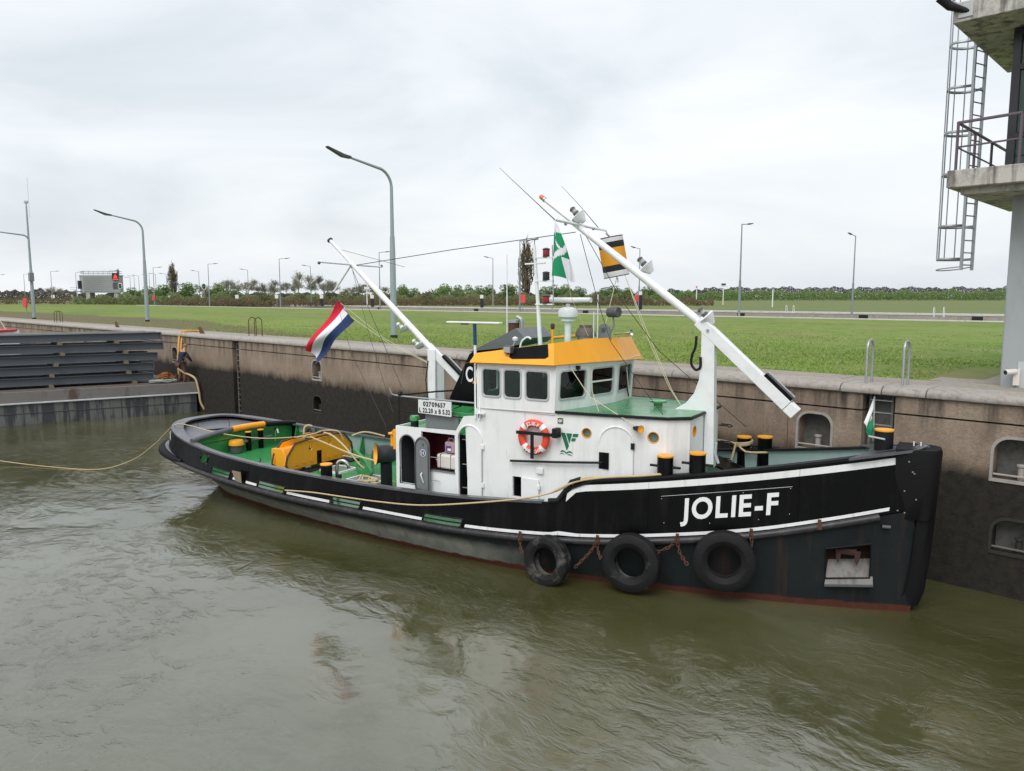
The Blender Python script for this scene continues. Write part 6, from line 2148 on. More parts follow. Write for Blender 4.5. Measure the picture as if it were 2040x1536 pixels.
MB().plate(plt, [], lambda u, v, d: Vector((u, v, d + (u - 20.75) * 0.19)), zr(20.75) - 0.02, zr(20.75) + 0.03).build('bow_deck_plate', MT['capgrey'], TUG)
for x in (21.78, 21.90):
    MB().tube([(x, 0.05, 3.2), (x, 0.05, 3.33)], 0.012, 6).build('bow_pin', MT['letter_white'], TUG)
for z in (2.35, 2.75, 3.15):
    MB().tube([(17.70, 1.05, z), (17.92, 1.05, z), (17.95, 1.05, z - 0.03), (17.97, 1.25, z - 0.03), (17.92, 1.25, z), (17.7, 1.25, z)], 0.014, 6).build('house_rung', MT['blackm'], TUG)
MB().tube([(18.05, -0.08, 2.5), (17.97, -0.08, 2.72), (17.99, -0.08, 2.95)], 0.03, 6).build('mast_cleat', MT['ltgrey'], TUG)
MB().plate([(17.75, 0.2), (18.45, 0.2), (18.45, 1.0), (17.75, 1.0)], [], lambda u, v, d: Vector((u, v, d + 0.25 - (u - 17.75) * 0.35)), 2.15, 2.20).build('fore_hatch', MT['black'], TUG)
# step where the fore bulwark begins
MB().tube([shell(s2u(s, 1), 1, -1) + Vector((0, -0.01, 0.03)) for s in (15.0, 15.2, 15.35, 15.5, 15.7)], 0.055, 8).build('bulwark_step', MT['blackm'], TUG)

# stem: heavy rubber bow fender wrapped round the bow
m = MB()
rows = []
for z, s_, w, l in ((0.12, 22.02, 0.17, 0.36), (0.4, 22.11, 0.20, 0.34), (1.0, 22.17, 0.22, 0.31), (1.86, 22.22, 0.25, 0.30), (1.88, 22.22, 0.31, 0.70), (2.4, 22.24, 0.34, 0.72), (3.18, 22.28, 0.39, 0.76), (3.24, 22.26, 0.38, 0.76)):
    row = []
    for k in range(13):
        a = math.pi * k / 12
        row.append(Vector((s_ - 0.30 + 0.30 * math.sin(a) ** 0.8, -w * math.cos(a), z)))
    row = [Vector((s_ - l, -w * 1.06 - 0.02, z))] + row + [Vector((s_ - l, w * 1.06 + 0.02, z))]
    rows.append(row)
K = len(rows[0])
fs = [(r * K + k, r * K + k + 1, (r + 1) * K + k + 1, (r + 1) * K + k) for r in range(len(rows) - 1) for k in range(K - 1)]
fs += [tuple((len(rows) - 1) * K + k for k in range(K)), tuple(reversed(range(K)))]
m.add([p for r in rows for p in r], fs)
sf = m.build('stem_fender', MT['rubber'], TUG, angle=50)
for z, s_, y in ((3.02, 21.75, -0.46), (2.80, 21.85, -0.45), (2.83, 21.82, -0.46), (2.45, 21.70, -0.44), (2.05, 21.60, -0.41), (2.02, 21.72, -0.40), (2.3, 21.9, -0.40)):
    MB().lathe([(0.0, 0.012), (0.014, 0.006), (0.018, 0)], (s_, y - 0.012, z), (0.25, -1, 0), 8).build('bolt', MT['grey'], sf)
MB().lathe([(0.0, 0.03), (0.05, 0.02), (0.05, 0.0)], (22.0, 0.0, 3.25), (0, 0, 1), 10).build('fender_bolt', MT['ltgrey'], sf)

# anchor pocket low on the bow
def hull_pt(s, z, off=0.0, side=-1):
    u = s2u(s, 0)
    t = shell(u, 0, side)
    k = (max(z, 0) / max(zs(s), 0.3)) ** 0.85
    b = bw(s) * (1 - k) + abs(t.y) * k
    return Vector((s, side * (b + off), z))


for side in (-1, 1):
    ring = [Vector((p.x, p.y * -side, p.z)) for p in POCK]
    inn = Vector((0, -side * 0.24, 0))
    back = [p + inn for p in ring]
    back = [Vector((p.x, p.y if p.y * side > 0.05 else side * 0.05, p.z)) for p in back]
    m = MB()
    m.add(ring + back, [(0, 4, 5, 1), (1, 5, 6, 2), (2, 6, 7, 3), (3, 7, 4, 0), (4, 7, 6, 5)])
    ak = m.build('anchor_pocket', plain('pocket_rust', (0.030, 0.018, 0.014), 0.85, 0, 0.6, 10, spec=0.1), TUG, smooth=False, recalc=False)
    lip = Vector((0, side * 0.09, -0.12))
    ch = [back[0] + Vector((0, 0, 0.34)), back[1] + Vector((0, 0, 0.34)), ring[1] + lip + Vector((0.08, 0, 0)), ring[0] + lip]
    MB().add(ch, [(0, 1, 2, 3)]).build('pocket_chute', paint('chute_grey', (0.17, 0.165, 0.155), 0.6, (0.06, 0.028, 0.018), 0.95, scale=5), ak, smooth=False, recalc=False)
    MB().tube([ch[3], ch[2]], 0.028, 6).build('chute_lip', MT['darkgrey'], ak)
    MB().tube([p + Vector((0, side * 0.012, 0)) for p in ring], 0.022, 6, closed=True).build('pocket_frame', MT['blackm'], ak)
    cm = (ring[2] + ring[3]) / 2 + Vector((0, -side * 0.10, -0.12))
    MB().box(cm + Vector((0, 0, -0.02)), (0.30, 0.12, 0.13)).build('anchor_crown', MT['rust_dark'], ak, bevel=0.03)
    MB().cyl(cm + Vector((0, -side * 0.12, 0.0)), cm + Vector((0, 0.02 * side, 0.0)), 0.05, 10).build('anchor_shank', MT['rust_dark'], ak)
    for dx in (-0.17, 0.17):
        MB().plate([(-0.06, 0.02), (0.06, 0.02), (0.035, -0.17), (0.0, -0.24), (-0.035, -0.17)], [], lambda u, v, d, dx=dx: cm + Vector((dx + u, side * (0.04 + d) - side * v * 0.2, v)), -0.02, 0.02).build('anchor_fluke', MT['rust_dark'], ak)
MB().tube([hull_pt(21.36, 1.72, 0.03), hull_pt(21.5, 1.72, 0.05)], 0.035, 8).build('hull_grip', MT['darkgrey'], TUG)

# ship's name on the bow in raised letters, within a thin outlined panel
def on_bow(s, z, off):
    u = s2u(s, 0)
    for _ in range(3):
        a, b = shell(u, 0, -1), shell(u, 1, -1)
        f = (z - a.z) / max(b.z - a.z, 0.1)
        p = shell(u, f, -1)
        u += (s - p.x) / 21.6
    return p + Vector((0, -off, 0))


def name_fn(x, y, d):
    s = 17.74 + x
    return on_bow(s + 0.02 * y, 1.59 + x * 0.142 + y, 0.008 + d)


lettering('JOLIE-F', 0.60, name_fn, MT['letter_white'], TUG, bold=0.016, gap=0.13, width=1.80, depth=0.012, name='name_letter')
fr_ = [(17.35, 2.05), (19.78, 2.44)]
MB().tube([on_bow(17.35 + 2.43 * k / 12, 2.03 + 0.37 * k / 12, 0.004) for k in range(13)], 0.005, 4).build('name_panel_edge', MT['ltgrey'], TUG)
for s, z in ((17.36, 1.98), (18.1, 2.06), (18.9, 2.22), (19.75, 2.36), (17.42, 1.48), (18.3, 1.55), (19.2, 1.70), (19.75, 1.85)):
    MB().lathe([(0, 0.008), (0.008, 0.004), (0.010, 0)], on_bow(s, z, 0.002), (0.25, -1, 0), 6).build('name_bolt', MT['ltgrey'], TUG)
# name on the stern quarter, white
def stern_fn(x, y, d):
    k = x / 0.75
    u = 0.012 + 0.028 * k
    p = shell(u, 0.62, -1)
    q2 = shell(u + 0.002, 0.62, -1) - shell(u - 0.002, 0.62, -1)
    nn = Vector((q2.y, -q2.x, 0)).normalized()
    if nn.y > 0:
        nn = -nn
    return p + nn * (0.012 + d) + Vector((0, 0, y - 0.06))


lettering('JOLIE-F', 0.24, stern_fn, MT['letter_white'], TUG, bold=0.006, gap=0.12, width=0.75, depth=0.006, name='stern_letter')
# dressed freeing port scupper: small tan flap aft
MB().plate([(5.30, 1.02), (5.56, 0.98), (5.58, 1.30), (5.20, 1.30)], [], lambda u, v, d: Vector((u, -bst(u) - 0.06 - d - 0.1 * (v - 0.98), v)), 0, 0.015).build('scupper_flap', plain('tan_flap', (0.28, 0.23, 0.16), 0.7, 0, 0.3, 6), TUG)
# chain plates over the strake where the tyres hang
TY = [(15.09, 0.50, 0.53), (16.82, 0.68, 0.585), (18.60, 0.90, 0.575)]
for s in (14.42, 16.12, 17.72, 19.10, 20.3):
    p = shell(s2u(s, 0), 0, -1)
    MB().plate([(-0.03, 0.14), (0.03, 0.14), (0.045, -0.06), (-0.045, -0.06)], [], lambda u, v, d, p=p: p + Vector((u, -0.085 - d, v - 0.01)), 0, 0.02).build('chain_plate', MT['rust'], TUG)
# standing rigging -------------------------------------------------------
def wire(pts, r, mat, name):
    MB().tube(pts, r, 5).build(name, MT[mat], TUG)


for side in (-1, 1):
    for s in (5.75, 8.1, 10.6, 13.4, 14.9, 17.1, 19.9):
        MB().tube([shell(s2u(s, f), f, side) + Vector((0, side * 0.003, 0)) for f in (0.12, 0.5, 0.97)], 0.005, 4).build('weld_seam', MT['black'], TUG)
wire([(7.55, 0, 6.97), (10.9, 0, 7.30), (14.5, 0, 7.60)], 0.010, 'wire', 'stay_wire')
wire([(7.42, 0.02, 6.94), (9.7, -0.6, 3.7)], 0.008, 'wire', 'halyard')
wire([(7.50, -0.05, 6.94), (8.8, -0.8, 5.0), (10.15, -1.52, 3.2)], 0.006, 'wire', 'halyard')
wire([(6.75, 0, 6.24), (8.2, -0.9, 4.6), (9.9, -1.5, 2.8)], 0.006, 'wire', 'halyard')
wire([(7.2, 0, 5.62), (8.8, 0, 4.80), (10.22, -0.08, 4.32)], 0.009, 'cord', 'flag_halyard')
wire([(7.0, 0, 5.92), (8.6, 0, 4.95), (10.22, -0.08, 4.34)], 0.007, 'cord', 'flag_halyard')
wire([(6.9, 0.1, 7.45), (8.4, 1.2, 6.95)], 0.006, 'wire', 'yard_stay')
wire([(10.2, -0.1, 4.4), (10.13, -0.12, 3.9), (10.17, -0.12, 3.5), (10.2, -0.12, 3.3)], 0.02, 'wire', 'coiled_line')
wire([(14.62, 0, 7.55), (15.2, -0.2, 5.95), (15.7, -0.6, 5.1), (16.6, -1.0, 4.2), (17.2, -1.25, 3.65)], 0.008, 'wire', 'mast_stay')
wire([(14.75, 0.05, 7.5), (15.7, 0.0, 6.0), (16.6, 0.0, 4.9), (18.4, 0.8, 3.2)], 0.008, 'wire', 'mast_stay')
wire([(14.62, -1.2, 7.7), (14.85, -0.9, 6.1), (15.1, -0.5, 5.2)], 0.006, 'cord', 'signal_halyard')
wire([(14.95, 1.42, 6.6), (15.0, 0.9, 5.9), (15.0, 0.5, 5.15)], 0.008, 'cord', 'signal_halyard')
wire([(15.15, 1.42, 6.65), (15.9, 0.9, 5.3), (16.7, 0.5, 4.0), (17.0, 0.4, 3.65)], 0.008, 'cord', 'signal_halyard')
wire([(15.22, 1.3, 6.6), (16.0, 0.8, 5.3), (16.8, 0.35, 4.0), (17.05, 0.3, 3.65)], 0.008, 'cord', 'signal_halyard')
wire([(15.18, -0.5, 4.66), (15.45, -1.0, 4.0), (15.95, -1.45, 3.3)], 0.008, 'cord', 'roof_line')
wire([(14.95, -1.3, 4.68), (15.6, -1.45, 3.95), (16.72, -1.53, 3.40)], 0.010, 'cord', 'roof_line')
# ================================================================== things on and around the tug
# tyres hung on chains over the starboard bow
def tyre(s, z, r_, yaw, tilt, label, mat):
    p = shell(s2u(s, 0), 0, -1)
    k = 0.02
    tg = (shell(s2u(s + 0.3, 0), 0, -1) - shell(s2u(s - 0.3, 0), 0, -1))
    nrm = Vector((tg.y, -tg.x, 0)).normalized()
    if nrm.y > 0:
        nrm = -nrm
    w = 0.15
    y = -max(abs(p.y), abs(hull_pt(s, z).y)) - 0.10
    c = Vector((s, y, z)) + nrm * w
    ax = (Matrix.Rotation(yaw, 3, 'Z') @ nrm + Vector((0, 0, tilt))).normalized()
    t = thing('tyre_fender', label, 'tyre fender', TUG_M @ Matrix.Translation(c), 'tyres hanging on the bow')
    ri = r_ * 0.54
    body = [(ri, -w * 0.62), (ri + 0.015, -w * 0.72), (r_ * 0.72, -w * 1.02), (r_ * 0.90, -w * 0.95), (r_ * 0.985, -w * 0.72)]
    tread = []
    for k_ in range(6):
        x0 = -w * 0.70 + k_ * w * 1.40 / 6
        x1 = x0 + w * 1.40 / 6 * 0.8
        tread += [(r_, x0), (r_, x1), (r_ - 0.012, x1 + 0.002), (r_ - 0.012, x0 + w * 1.40 / 6 - 0.002)]
    out = body + tread + [(a, -b) for a, b in reversed(body)]
    inner = [(ri + 0.02, w * 0.58), (r_ * 0.86, w * 0.62), (r_ * 0.9, 0), (r_ * 0.86, -w * 0.62), (ri + 0.02, -w * 0.58)]
    m = MB()
    m.lathe(out + inner, (0, 0, 0), ax, 44, close=True)
    m.build('tyre_carcass', mat, t, angle=30)
    return t, c


def tyre_mat(name, wear):
    m, t, p = nodes(name)
    co = objco(t)
    c = mixc(t, tex_noise(t, co, 5, 5, 0.6), (0.007, 0.007, 0.0075), (0.018, 0.018, 0.019))
    c = mixc(t, ramp(t, tex_noise(t, co, 1.8, 6, 0.65), [(0.62 - wear, grey(0)), (0.78 - wear, grey(0.75))]), c, (0.15, 0.145, 0.13))
    t.links.new(c, p.inputs['Base Color'])
    p.inputs['Roughness'].default_value = 0.65
    p.inputs['Specular IOR Level'].default_value = 0.2
    bumpn(t, p, tex_noise(t, co, 18, 5, 0.6), 0.5, 0.02)
    return m


ty = [tyre(15.09, 0.49, 0.54, R(-16), 0.10, 'worn scuffed tyre fender nearest amidships, with torn grey sidewall', tyre_mat('torn_tyre', 0.12)),
      tyre(16.84, 0.66, 0.60, R(-8), 0.05, 'middle tyre fender on the bow with a pale scraped patch', tyre_mat('scraped_tyre', 0.06)),
      tyre(18.62, 0.88, 0.60, 0.0, 0.03, 'black tyre fender under the ship name, nearest the stem', tyre_mat('black_tyre', -0.06))]


def chain(pts, label, name='rusty_chain', step=0.075):
    t = thing(name, label, 'chain', TUG_M, 'rusty chains holding the tyres')
    P = spline(pts, 10)
    d = 0
    k = 0
    lk = None
    for a, b in zip(P[:-1], P[1:]):
        L = (b - a).length
        while d <= L:
            c = a.lerp(b, d / L)
            tg = (b - a).normalized()
            sd = tg.orthogonal().normalized()
            if k % 2:
                sd = tg.cross(sd)
            pts_ = [c + tg * (0.055 * math.cos(q)) + sd * (0.03 * math.sin(q)) for q in np.linspace(0, 2 * math.pi, 9)[:-1]]
            MB().tube(pts_, 0.011, 4, closed=True).build('link', MT['rust'], t)
            d += step
            k += 1
        d -= L


def sp_(s, dz, off=0.12):
    p = shell(s2u(s, 0), 0, -1)
    return Vector((p.x, p.y - off, p.z + dz))


chain([sp_(14.42, 0.05), sp_(14.44, -0.2), Vector((14.56, -2.56, 0.62))], 'rusty chain at the after edge of the worn tyre')
chain([sp_(16.12, 0.05), sp_(16.0, -0.2), Vector((15.72, -2.30, 0.42))], 'rusty chain running from strake to the fore edge of the worn tyre')
chain([sp_(16.12, 0.05), sp_(16.14, -0.18), Vector((16.28, -2.26, 0.70))], 'rusty chain at the after edge of the middle tyre')
chain([sp_(17.72, 0.05), sp_(17.6, -0.12), Vector((17.36, -1.98, 0.92))], 'rusty chain at the fore edge of the middle tyre')
chain([sp_(17.72, 0.05), sp_(17.78, -0.25), Vector((17.98, -1.86, 0.78))], 'rusty chain at the after edge of the tyre under the name')
chain([sp_(19.10, 0.05), sp_(19.12, -0.18), Vector((19.12, -1.48, 1.08))], 'rusty chain at the fore edge of the tyre under the name')

# lifebuoy in its black bracket
LB = thing('lifebuoy', 'orange lifebuoy with white bands on the white deckhouse side', 'lifebuoy', TUG_M @ Matrix.Translation((14.41, -1.79, 3.0)))
MB().lathe([(0.315 + 0.085 * math.cos(a), 0.062 * math.sin(a)) for a in np.linspace(0, 2 * math.pi, 15)[:-1]], (0, 0, 0), (0, 1, 0), 44, close=True).build('ring', MT['buoy'], LB)
for a in (45, 135, 225, 315):
    pts = []
    m = MB()
    vs, fs = [], []
    nb, nc = 5, 14
    for i in range(nb):
        th_ = R(a - 8 + 16 * i / (nb - 1))
        for j in range(nc):
            q = 2 * math.pi * j / nc
            rr = 0.315 + 0.089 * math.cos(q)
            vs.append((rr * math.cos(th_), 0.066 * math.sin(q), rr * math.sin(th_)))
    for i in range(nb - 1):
        for j in range(nc):
            j2 = (j + 1) % nc
            fs.append((i * nc + j, i * nc + j2, (i + 1) * nc + j2, (i + 1) * nc + j))
    m.add(vs, fs)
    m.build('reflective_band', MT['letter_white'], LB)


def ring_text(text, a0, a1, size, flip):
    gl = [glyph(c, size, 0.004, 0.003) for c in text]
    n = len(gl)
    for i, (vs, fs, w) in enumerate(gl):
        a = R(a0 + (a1 - a0) * i / (n - 1))
        r_ = 0.315 - (0.35 * size if not flip else -0.35 * size)
        er = Vector((math.cos(a), 0, math.sin(a)))
        et = Vector((math.sin(a), 0, -math.cos(a))) if not flip else Vector((-math.sin(a), 0, math.cos(a)))
        eu = er if not flip else -er
        m = MB()
        m.add([er * r_ + et * (v.x - w / 2) + eu * v.y + Vector((0, -0.067 - v.z, 0)) for v in vs], fs)
        m.build('letter', MT['letter_white'], LB, smooth=False)


ring_text('JOLIE-F', 118, 64, 0.105, False)
ring_text('AMBACHT', 236, 304, 0.105, True)
LBH = thing('lifebuoy_bracket', 'black T-shaped bracket holding the orange lifebuoy on the deckhouse', 'bracket', TUG_M)
MB().box((14.47, -1.885, 3.10), (0.92, 0.03, 0.075), Matrix.Rotation(R(-1), 3, 'Y')).build('cross_strap', MT['blackm'], LBH, bevel=0.008)
MB().box((14.42, -1.885, 2.80), (0.08, 0.03, 0.54)).build('down_strap', MT['blackm'], LBH, bevel=0.008)
MB().box((14.98, -1.80, 3.15), (0.12, 0.22, 0.21)).build('bracket_foot', MT['blackm'], LBH, bevel=0.015)

# canister and white case in the locker
JC = thing('canister', 'frosted pink liquid canister on the white case in the locker', 'canister', TUG_M @ Matrix.Translation((11.93, -1.45, 2.32)))
MB().box((0, 0, 0.15), (0.30, 0.22, 0.28)).build('canister_body', MT['plastic_pink'], JC, bevel=0.04)
MB().tube(spline([(-0.10, 0, 0.28), (-0.08, 0, 0.35), (0.04, 0, 0.35), (0.06, 0, 0.28)], 4), 0.022, 6).build('handle', MT['plastic_pink'], JC)
MB().cyl((0.11, 0, 0.28), (0.11, 0, 0.33), 0.03, 10).build('cap', MT['lens_black'], JC)
MB().box((-0.02, -0.113, 0.12), (0.16, 0.004, 0.14)).build('canister_label', plain('purple_label', (0.12, 0.06, 0.32), 0.5), JC)
MB().box((0.0, -0.116, 0.10), (0.10, 0.003, 0.06)).build('label_patch', MT['letter_white'], JC)
WC = thing('plastic_case', 'white plastic case with two dark straps in the locker', 'case', TUG_M @ Matrix.Translation((11.89, -1.44, 1.93)))
MB().box((0, 0, 0.19), (0.60, 0.40, 0.36)).build('case_body', MT['plastic_white'], WC, bevel=0.05)
for x in (-0.17, 0.13):
    MB().box((x, 0, 0.19), (0.02, 0.41, 0.37)).build('strap', MT['lens_black'], WC, bevel=0.05)
MB().box((0, 0, 0.22), (0.605, 0.405, 0.015)).build('case_seam', MT['plastic_white'], WC)

# barrel-shaped day signal hanging from the crosstree
DS = thing('day_signal', 'orange, black and white canvas barrel signal hanging from the foremast crosstree', 'day signal', TUG_M @ Matrix.Translation((14.84, 1.42, 7.08)) @ Matrix.Rotation(R(-9), 4, 'Y') @ Matrix.Rotation(R(6), 4, 'X'))
for z0_, z1_, mt in ((-0.49, -0.35, 'canvas_white'), (-0.35, -0.20, 'canvas_black'), (-0.20, 0.22, 'canvas_yellow'), (0.22, 0.37, 'canvas_black'), (0.37, 0.49, 'canvas_white')):
    MB().lathe([(0.315, z0_), (0.318, (z0_ + z1_) / 2), (0.315, z1_)], (0, 0, 0), (0, 0, 1), 28).build('canvas_band', MT[mt], DS, recalc=False)
for z in (-0.485, 0.485):
    MB().lathe([(0.0, z), (0.312, z)], (0, 0, 0), (0, 0, 1), 28).build('canvas_end', MT['canvas_white'], DS, recalc=False)
    MB().tube([(0.315 * math.cos(a), 0.315 * math.sin(a), z) for a in np.linspace(0, 6.28, 25)[:-1]], 0.012, 5, closed=True).build('hoop', MT['lens_black'], DS)
MB().tube([(0, 0, 0.49), (-0.12, 0.05, 0.60)], 0.01, 5).build('hanger', MT['wire'], DS)
MB().tube([(0, 0, -0.49), (0.02, 0, -0.58), (0, 0, -0.64)], 0.012, 5).build('tail_ring', MT['steel'], DS)


# flags: cloth grids with a folded, wind-blown surface
def cloth(corner, nu, nv, wave):
    """corner(u, v) bilinear from four corners; wave(u, v) -> offset vector"""
    a, b, c, d = (Vector(x) for x in corner)     # a hoist top, b hoist bottom, c fly bottom, d fly top
    G = []
    for i in range(nu + 1):
        u = i / nu
        row = []
        for j in range(nv + 1):
            v = j / nv
            p = a.lerp(d, u).lerp(b.lerp(c, u), v) + wave(u, v)
            row.append(p)
        G.append(row)
    return G


def cloth_part(G, pick, name, mat, parent):
    nu, nv = len(G) - 1, len(G[0]) - 1
    m = MB()
    ids = {}
    fs = []
    for i in range(nu):
        for j in range(nv):
            if pick((i + 0.5) / nu, (j + 0.5) / nv):
                f = []
                for (x, y) in ((i, j), (i + 1, j), (i + 1, j + 1), (i, j + 1)):
                    if (x, y) not in ids:
                        ids[(x, y)] = len(m.v)
                        m.v.append(tuple(G[x][y]))
                    f.append(ids[(x, y)])
                fs.append(tuple(f))
    m.f = fs
    if fs:
        m.build(name, mat, parent, recalc=False, angle=80)


NF = thing('dutch_flag', 'red, white and blue striped flag hanging from the after mast gaff', 'flag', TUG_M @ Matrix.Translation((6.8, 0, 6.0)))
O_ = Vector((6.8, 0, 6.0))
G = cloth([Vector((6.86, 0.0, 6.0)) - O_, Vector((7.53, -0.05, 5.42)) - O_, Vector((6.16, -0.25, 4.18)) - O_, Vector((5.68, -0.15, 4.52)) - O_], 40, 24,
          lambda u, v: Vector((0.05 * math.sin(u * 5.0 + v * 2) * u, 0.14 * math.sin(u * 6.5 + v * 3.0) * (0.3 + u) + 0.05 * math.sin(v * 7 + u * 3), 0.05 * math.sin(v * 5 + u * 6) * u)))
cloth_part(G, lambda u, v: v < 1 / 3, 'red_stripe', MT['flag_red'], NF)
cloth_part(G, lambda u, v: 1 / 3 < v < 2 / 3, 'white_stripe', MT['flag_white'], NF)
cloth_part(G, lambda u, v: v > 2 / 3, 'blue_stripe', MT['flag_blue'], NF)
MB().tube([Vector((6.74, 0, 6.22)) - O_, Vector((6.86, 0, 6.0)) - O_, Vector((7.2, -0.02, 5.7)) - O_, Vector((7.53, -0.05, 5.42)) - O_], 0.008, 5).build('hoist_line', MT['wire'], NF)


def mark(u, v):
    """green field, white diagonal band with a green figure, white lower part"""
    if u < 0.16:
        return False
    if abs((u - 0.52) + (v - 0.5) * 0.35) < 0.055:
        return False
    if abs((u - 0.42) - (v - 0.5) * 0.6) < 0.04 and v < 0.6:
        return False
    if u > 0.60 and v > 0.52:
        return False
    return True


GF = thing('company_flag', 'green and white company flag hanging from the foremast crosstree', 'flag', TUG_M @ Matrix.Translation((14.62, -1.22, 7.6)))
O_ = Vector((14.62, -1.22, 7.6))
a, b, c, d = Vector((14.60, -1.22, 7.72)), Vector((14.66, -1.22, 7.66)), Vector((15.10, -1.15, 6.42)), Vector((14.60, -1.28, 6.55))
G = cloth([a - O_, b - O_, c - O_, d - O_], 40, 24, lambda u, v: Vector((0.07 * math.sin(u * 2.6) * (v - 0.5) * 2 * 0.9 + 0.02 * math.sin(v * 9 + u * 4), 0.10 * math.sin(v * 8 + u * 3.0) * u, 0.03 * math.sin(v * 6) * u)))
cloth_part(G, mark, 'green_field', MT['flag_green'], GF)
cloth_part(G, lambda u, v: not mark(u, v), 'white_field', MT['flag_white'], GF)
BF = thing('bow_flag', 'small green and white flag on a grey staff at the stem', 'flag', TUG_M @ Matrix.Translation((21.05, 0.1, 3.25)))
MB().tube([(0, 0.1, 0), (-0.02, 0.1, 0.88)], 0.016, 8).build('staff', MT['steel'], BF)
a, b, c, d = Vector((-0.03, 0.1, 0.86)), Vector((-0.02, 0.1, 0.20)), Vector((-0.05, -0.05, 0.05)), Vector((-0.17, 0.0, 0.42))
G = cloth([a, b, c, d], 18, 24, lambda u, v: Vector((0.02 * math.sin(v * 9), 0.05 * math.sin(u * 5 + v * 4) * u, -0.05 * u)))
cloth_part(G, lambda u, v: v + 0.25 * u > 0.62 or abs(v - 0.45) < 0.06, 'green_field', MT['flag_green'], BF)
cloth_part(G, lambda u, v: not (v + 0.25 * u > 0.62 or abs(v - 0.45) < 0.06), 'white_field', MT['flag_white'], BF)


# ropes
def rope(name, pts, r_, label, mat='rope', n=6):
    t = MB().tube(spline(pts, n), r_, 8).build(name, MT[mat], None, M=TUG_M)
    return tag(t, label, 'rope')


def outside(s, z, off=0.05):
    return on_bow(s, z, off) if zs(s) < z < zr(s) else Vector((s, -max(bst(s), br(s)) - off, z))


rope('mooring_rope', [(17.45, -1.55, zr(17.45) + 0.05), (17.1, -1.70, zr(17.1) + 0.05), (16.4, -1.87, zr(16.4) + 0.045), (15.75, -2.04, zr(15.75) + 0.05), (15.2, -2.22, 1.97), (14.5, -2.40, 1.76), (13.2, -2.53, 1.50), (11.8, -2.56, 1.26), (10.57, -2.57, 1.17), (9.4, -2.57, 1.13), (8.3, -2.57, 1.10), (7.3, -2.56, 1.02)], 0.019, 'long pale mooring rope hanging along the black starboard side')
rope('doubled_rope', [(17.40, -1.62, zr(17.45) + 0.04), (16.9, -1.78, zr(16.9) + 0.045), (16.2, -1.95, zr(16.2) + 0.05), (15.6, -2.10, 2.2), (15.1, -2.26, 1.93)], 0.024, 'second strand of pale rope lying on the fore rail')
q0 = TUG_M.inverted() @ Vector((-23.5, 27.6, 0.25))
rope('stern_line', [(-12.0, -4.2, 0.9), (-8.7, -3.02, 0.30), (-7.71, -2.48, 0.12), (-5.51, -1.86, 0.03), (-3.49, -1.24, 0.06), (-1.7, -1.10, 0.58), (-0.2, -1.25, 1.30), (0.32, -1.30, 1.62), (1.02, -1.33, 2.05), (1.4, -1.1, 2.03), (2.6, -0.9, 1.86), (4.3, -0.75, 1.84), (5.6, -0.5, 1.96), (6.0, -0.35, 1.97)], 0.014, 'pale stern line running from the water over the stern rim to the winch')
rope('tow_rope', [(6.0, -0.35, 1.98), (6.6, -0.2, 1.78), (7.6, -0.3, 1.62), (8.6, -0.6, 1.62), (9.3, -0.75, 1.64)], 0.024, 'pale rope from the winch arch to the ventilator')
rope('hook_rope', [(5.9, 0.3, 2.0), (6.3, 0.25, 1.95), (7.0, 0.05, 1.70), (7.7, -0.1, 1.28), (8.05, -0.2, 1.24)], 0.026, 'pale rope led from the winch into the green hook')
rope('short_rope', [(6.6, 0.35, 1.36), (7.2, 0.1, 1.42), (7.65, -0.1, 1.50)], 0.018, 'thin pale rope between winch foot and green hook')
rope('port_rail_rope', [(3.45, 1.80, 1.15), (3.42, 1.85, 1.66), (3.5, 1.95, 1.78), (3.6, 2.05, 1.74)], 0.032, 'yellowish rope loop over the port rail aft of the winch')
rope('port_loop_rope', [(5.9, 1.5, 1.72), (6.2, 1.8, 1.82), (6.7, 2.15, 1.68)], 0.028, 'yellowish rope draped over the port rail behind the winch')
cp = []
for k in range(70):
    a = k * 0.36
    r_ = 0.10 + 0.09 * (1 + math.sin(k * 0.09))
    cp.append((8.35 + 0.008 * k + r_ * math.cos(a), -0.62 - 0.002 * k + 0.8 * r_ * math.sin(a), deckz(8.4, -0.6) + 0.06 + 0.012 * (k % 9)))
rope('coiled_rope', cp, 0.022, 'small coil of pale rope on the green after deck', n=2)
rope('deck_rope', [(8.95, -0.45, 1.08), (9.3, -0.5, 1.07), (9.9, -0.6, 1.06)], 0.022, 'straight end of pale rope on the green deck by the hatch')
cp = []
cz = zr(18.18) + 0.05
for k in range(60):
    a = k * 0.5
    cp.append((18.18 + 0.185 * math.cos(a), 1.52 + 0.185 * math.sin(a), cz + 0.012 * (k % 14)))
cp += [(18.3, 1.2, cz - 0.05), (18.6, 1.10, cz - 0.02), (18.86, 1.22, cz), (18.84, 1.45, cz), (18.6, 1.55, cz)]
rope('port_mooring_rope', [(17.2, 1.6, cz + 0.12), (17.9, 1.40, cz + 0.10)] + cp, 0.024, 'pale rope turned round the port rail bollards forward', n=2)
rope('hanging_rope', [(18.02, 1.40, cz + 0.1), (17.98, 1.30, cz - 0.2), (17.93, 1.15, 2.1)], 0.026, 'pale rope end hanging inside the port fore bulwark')

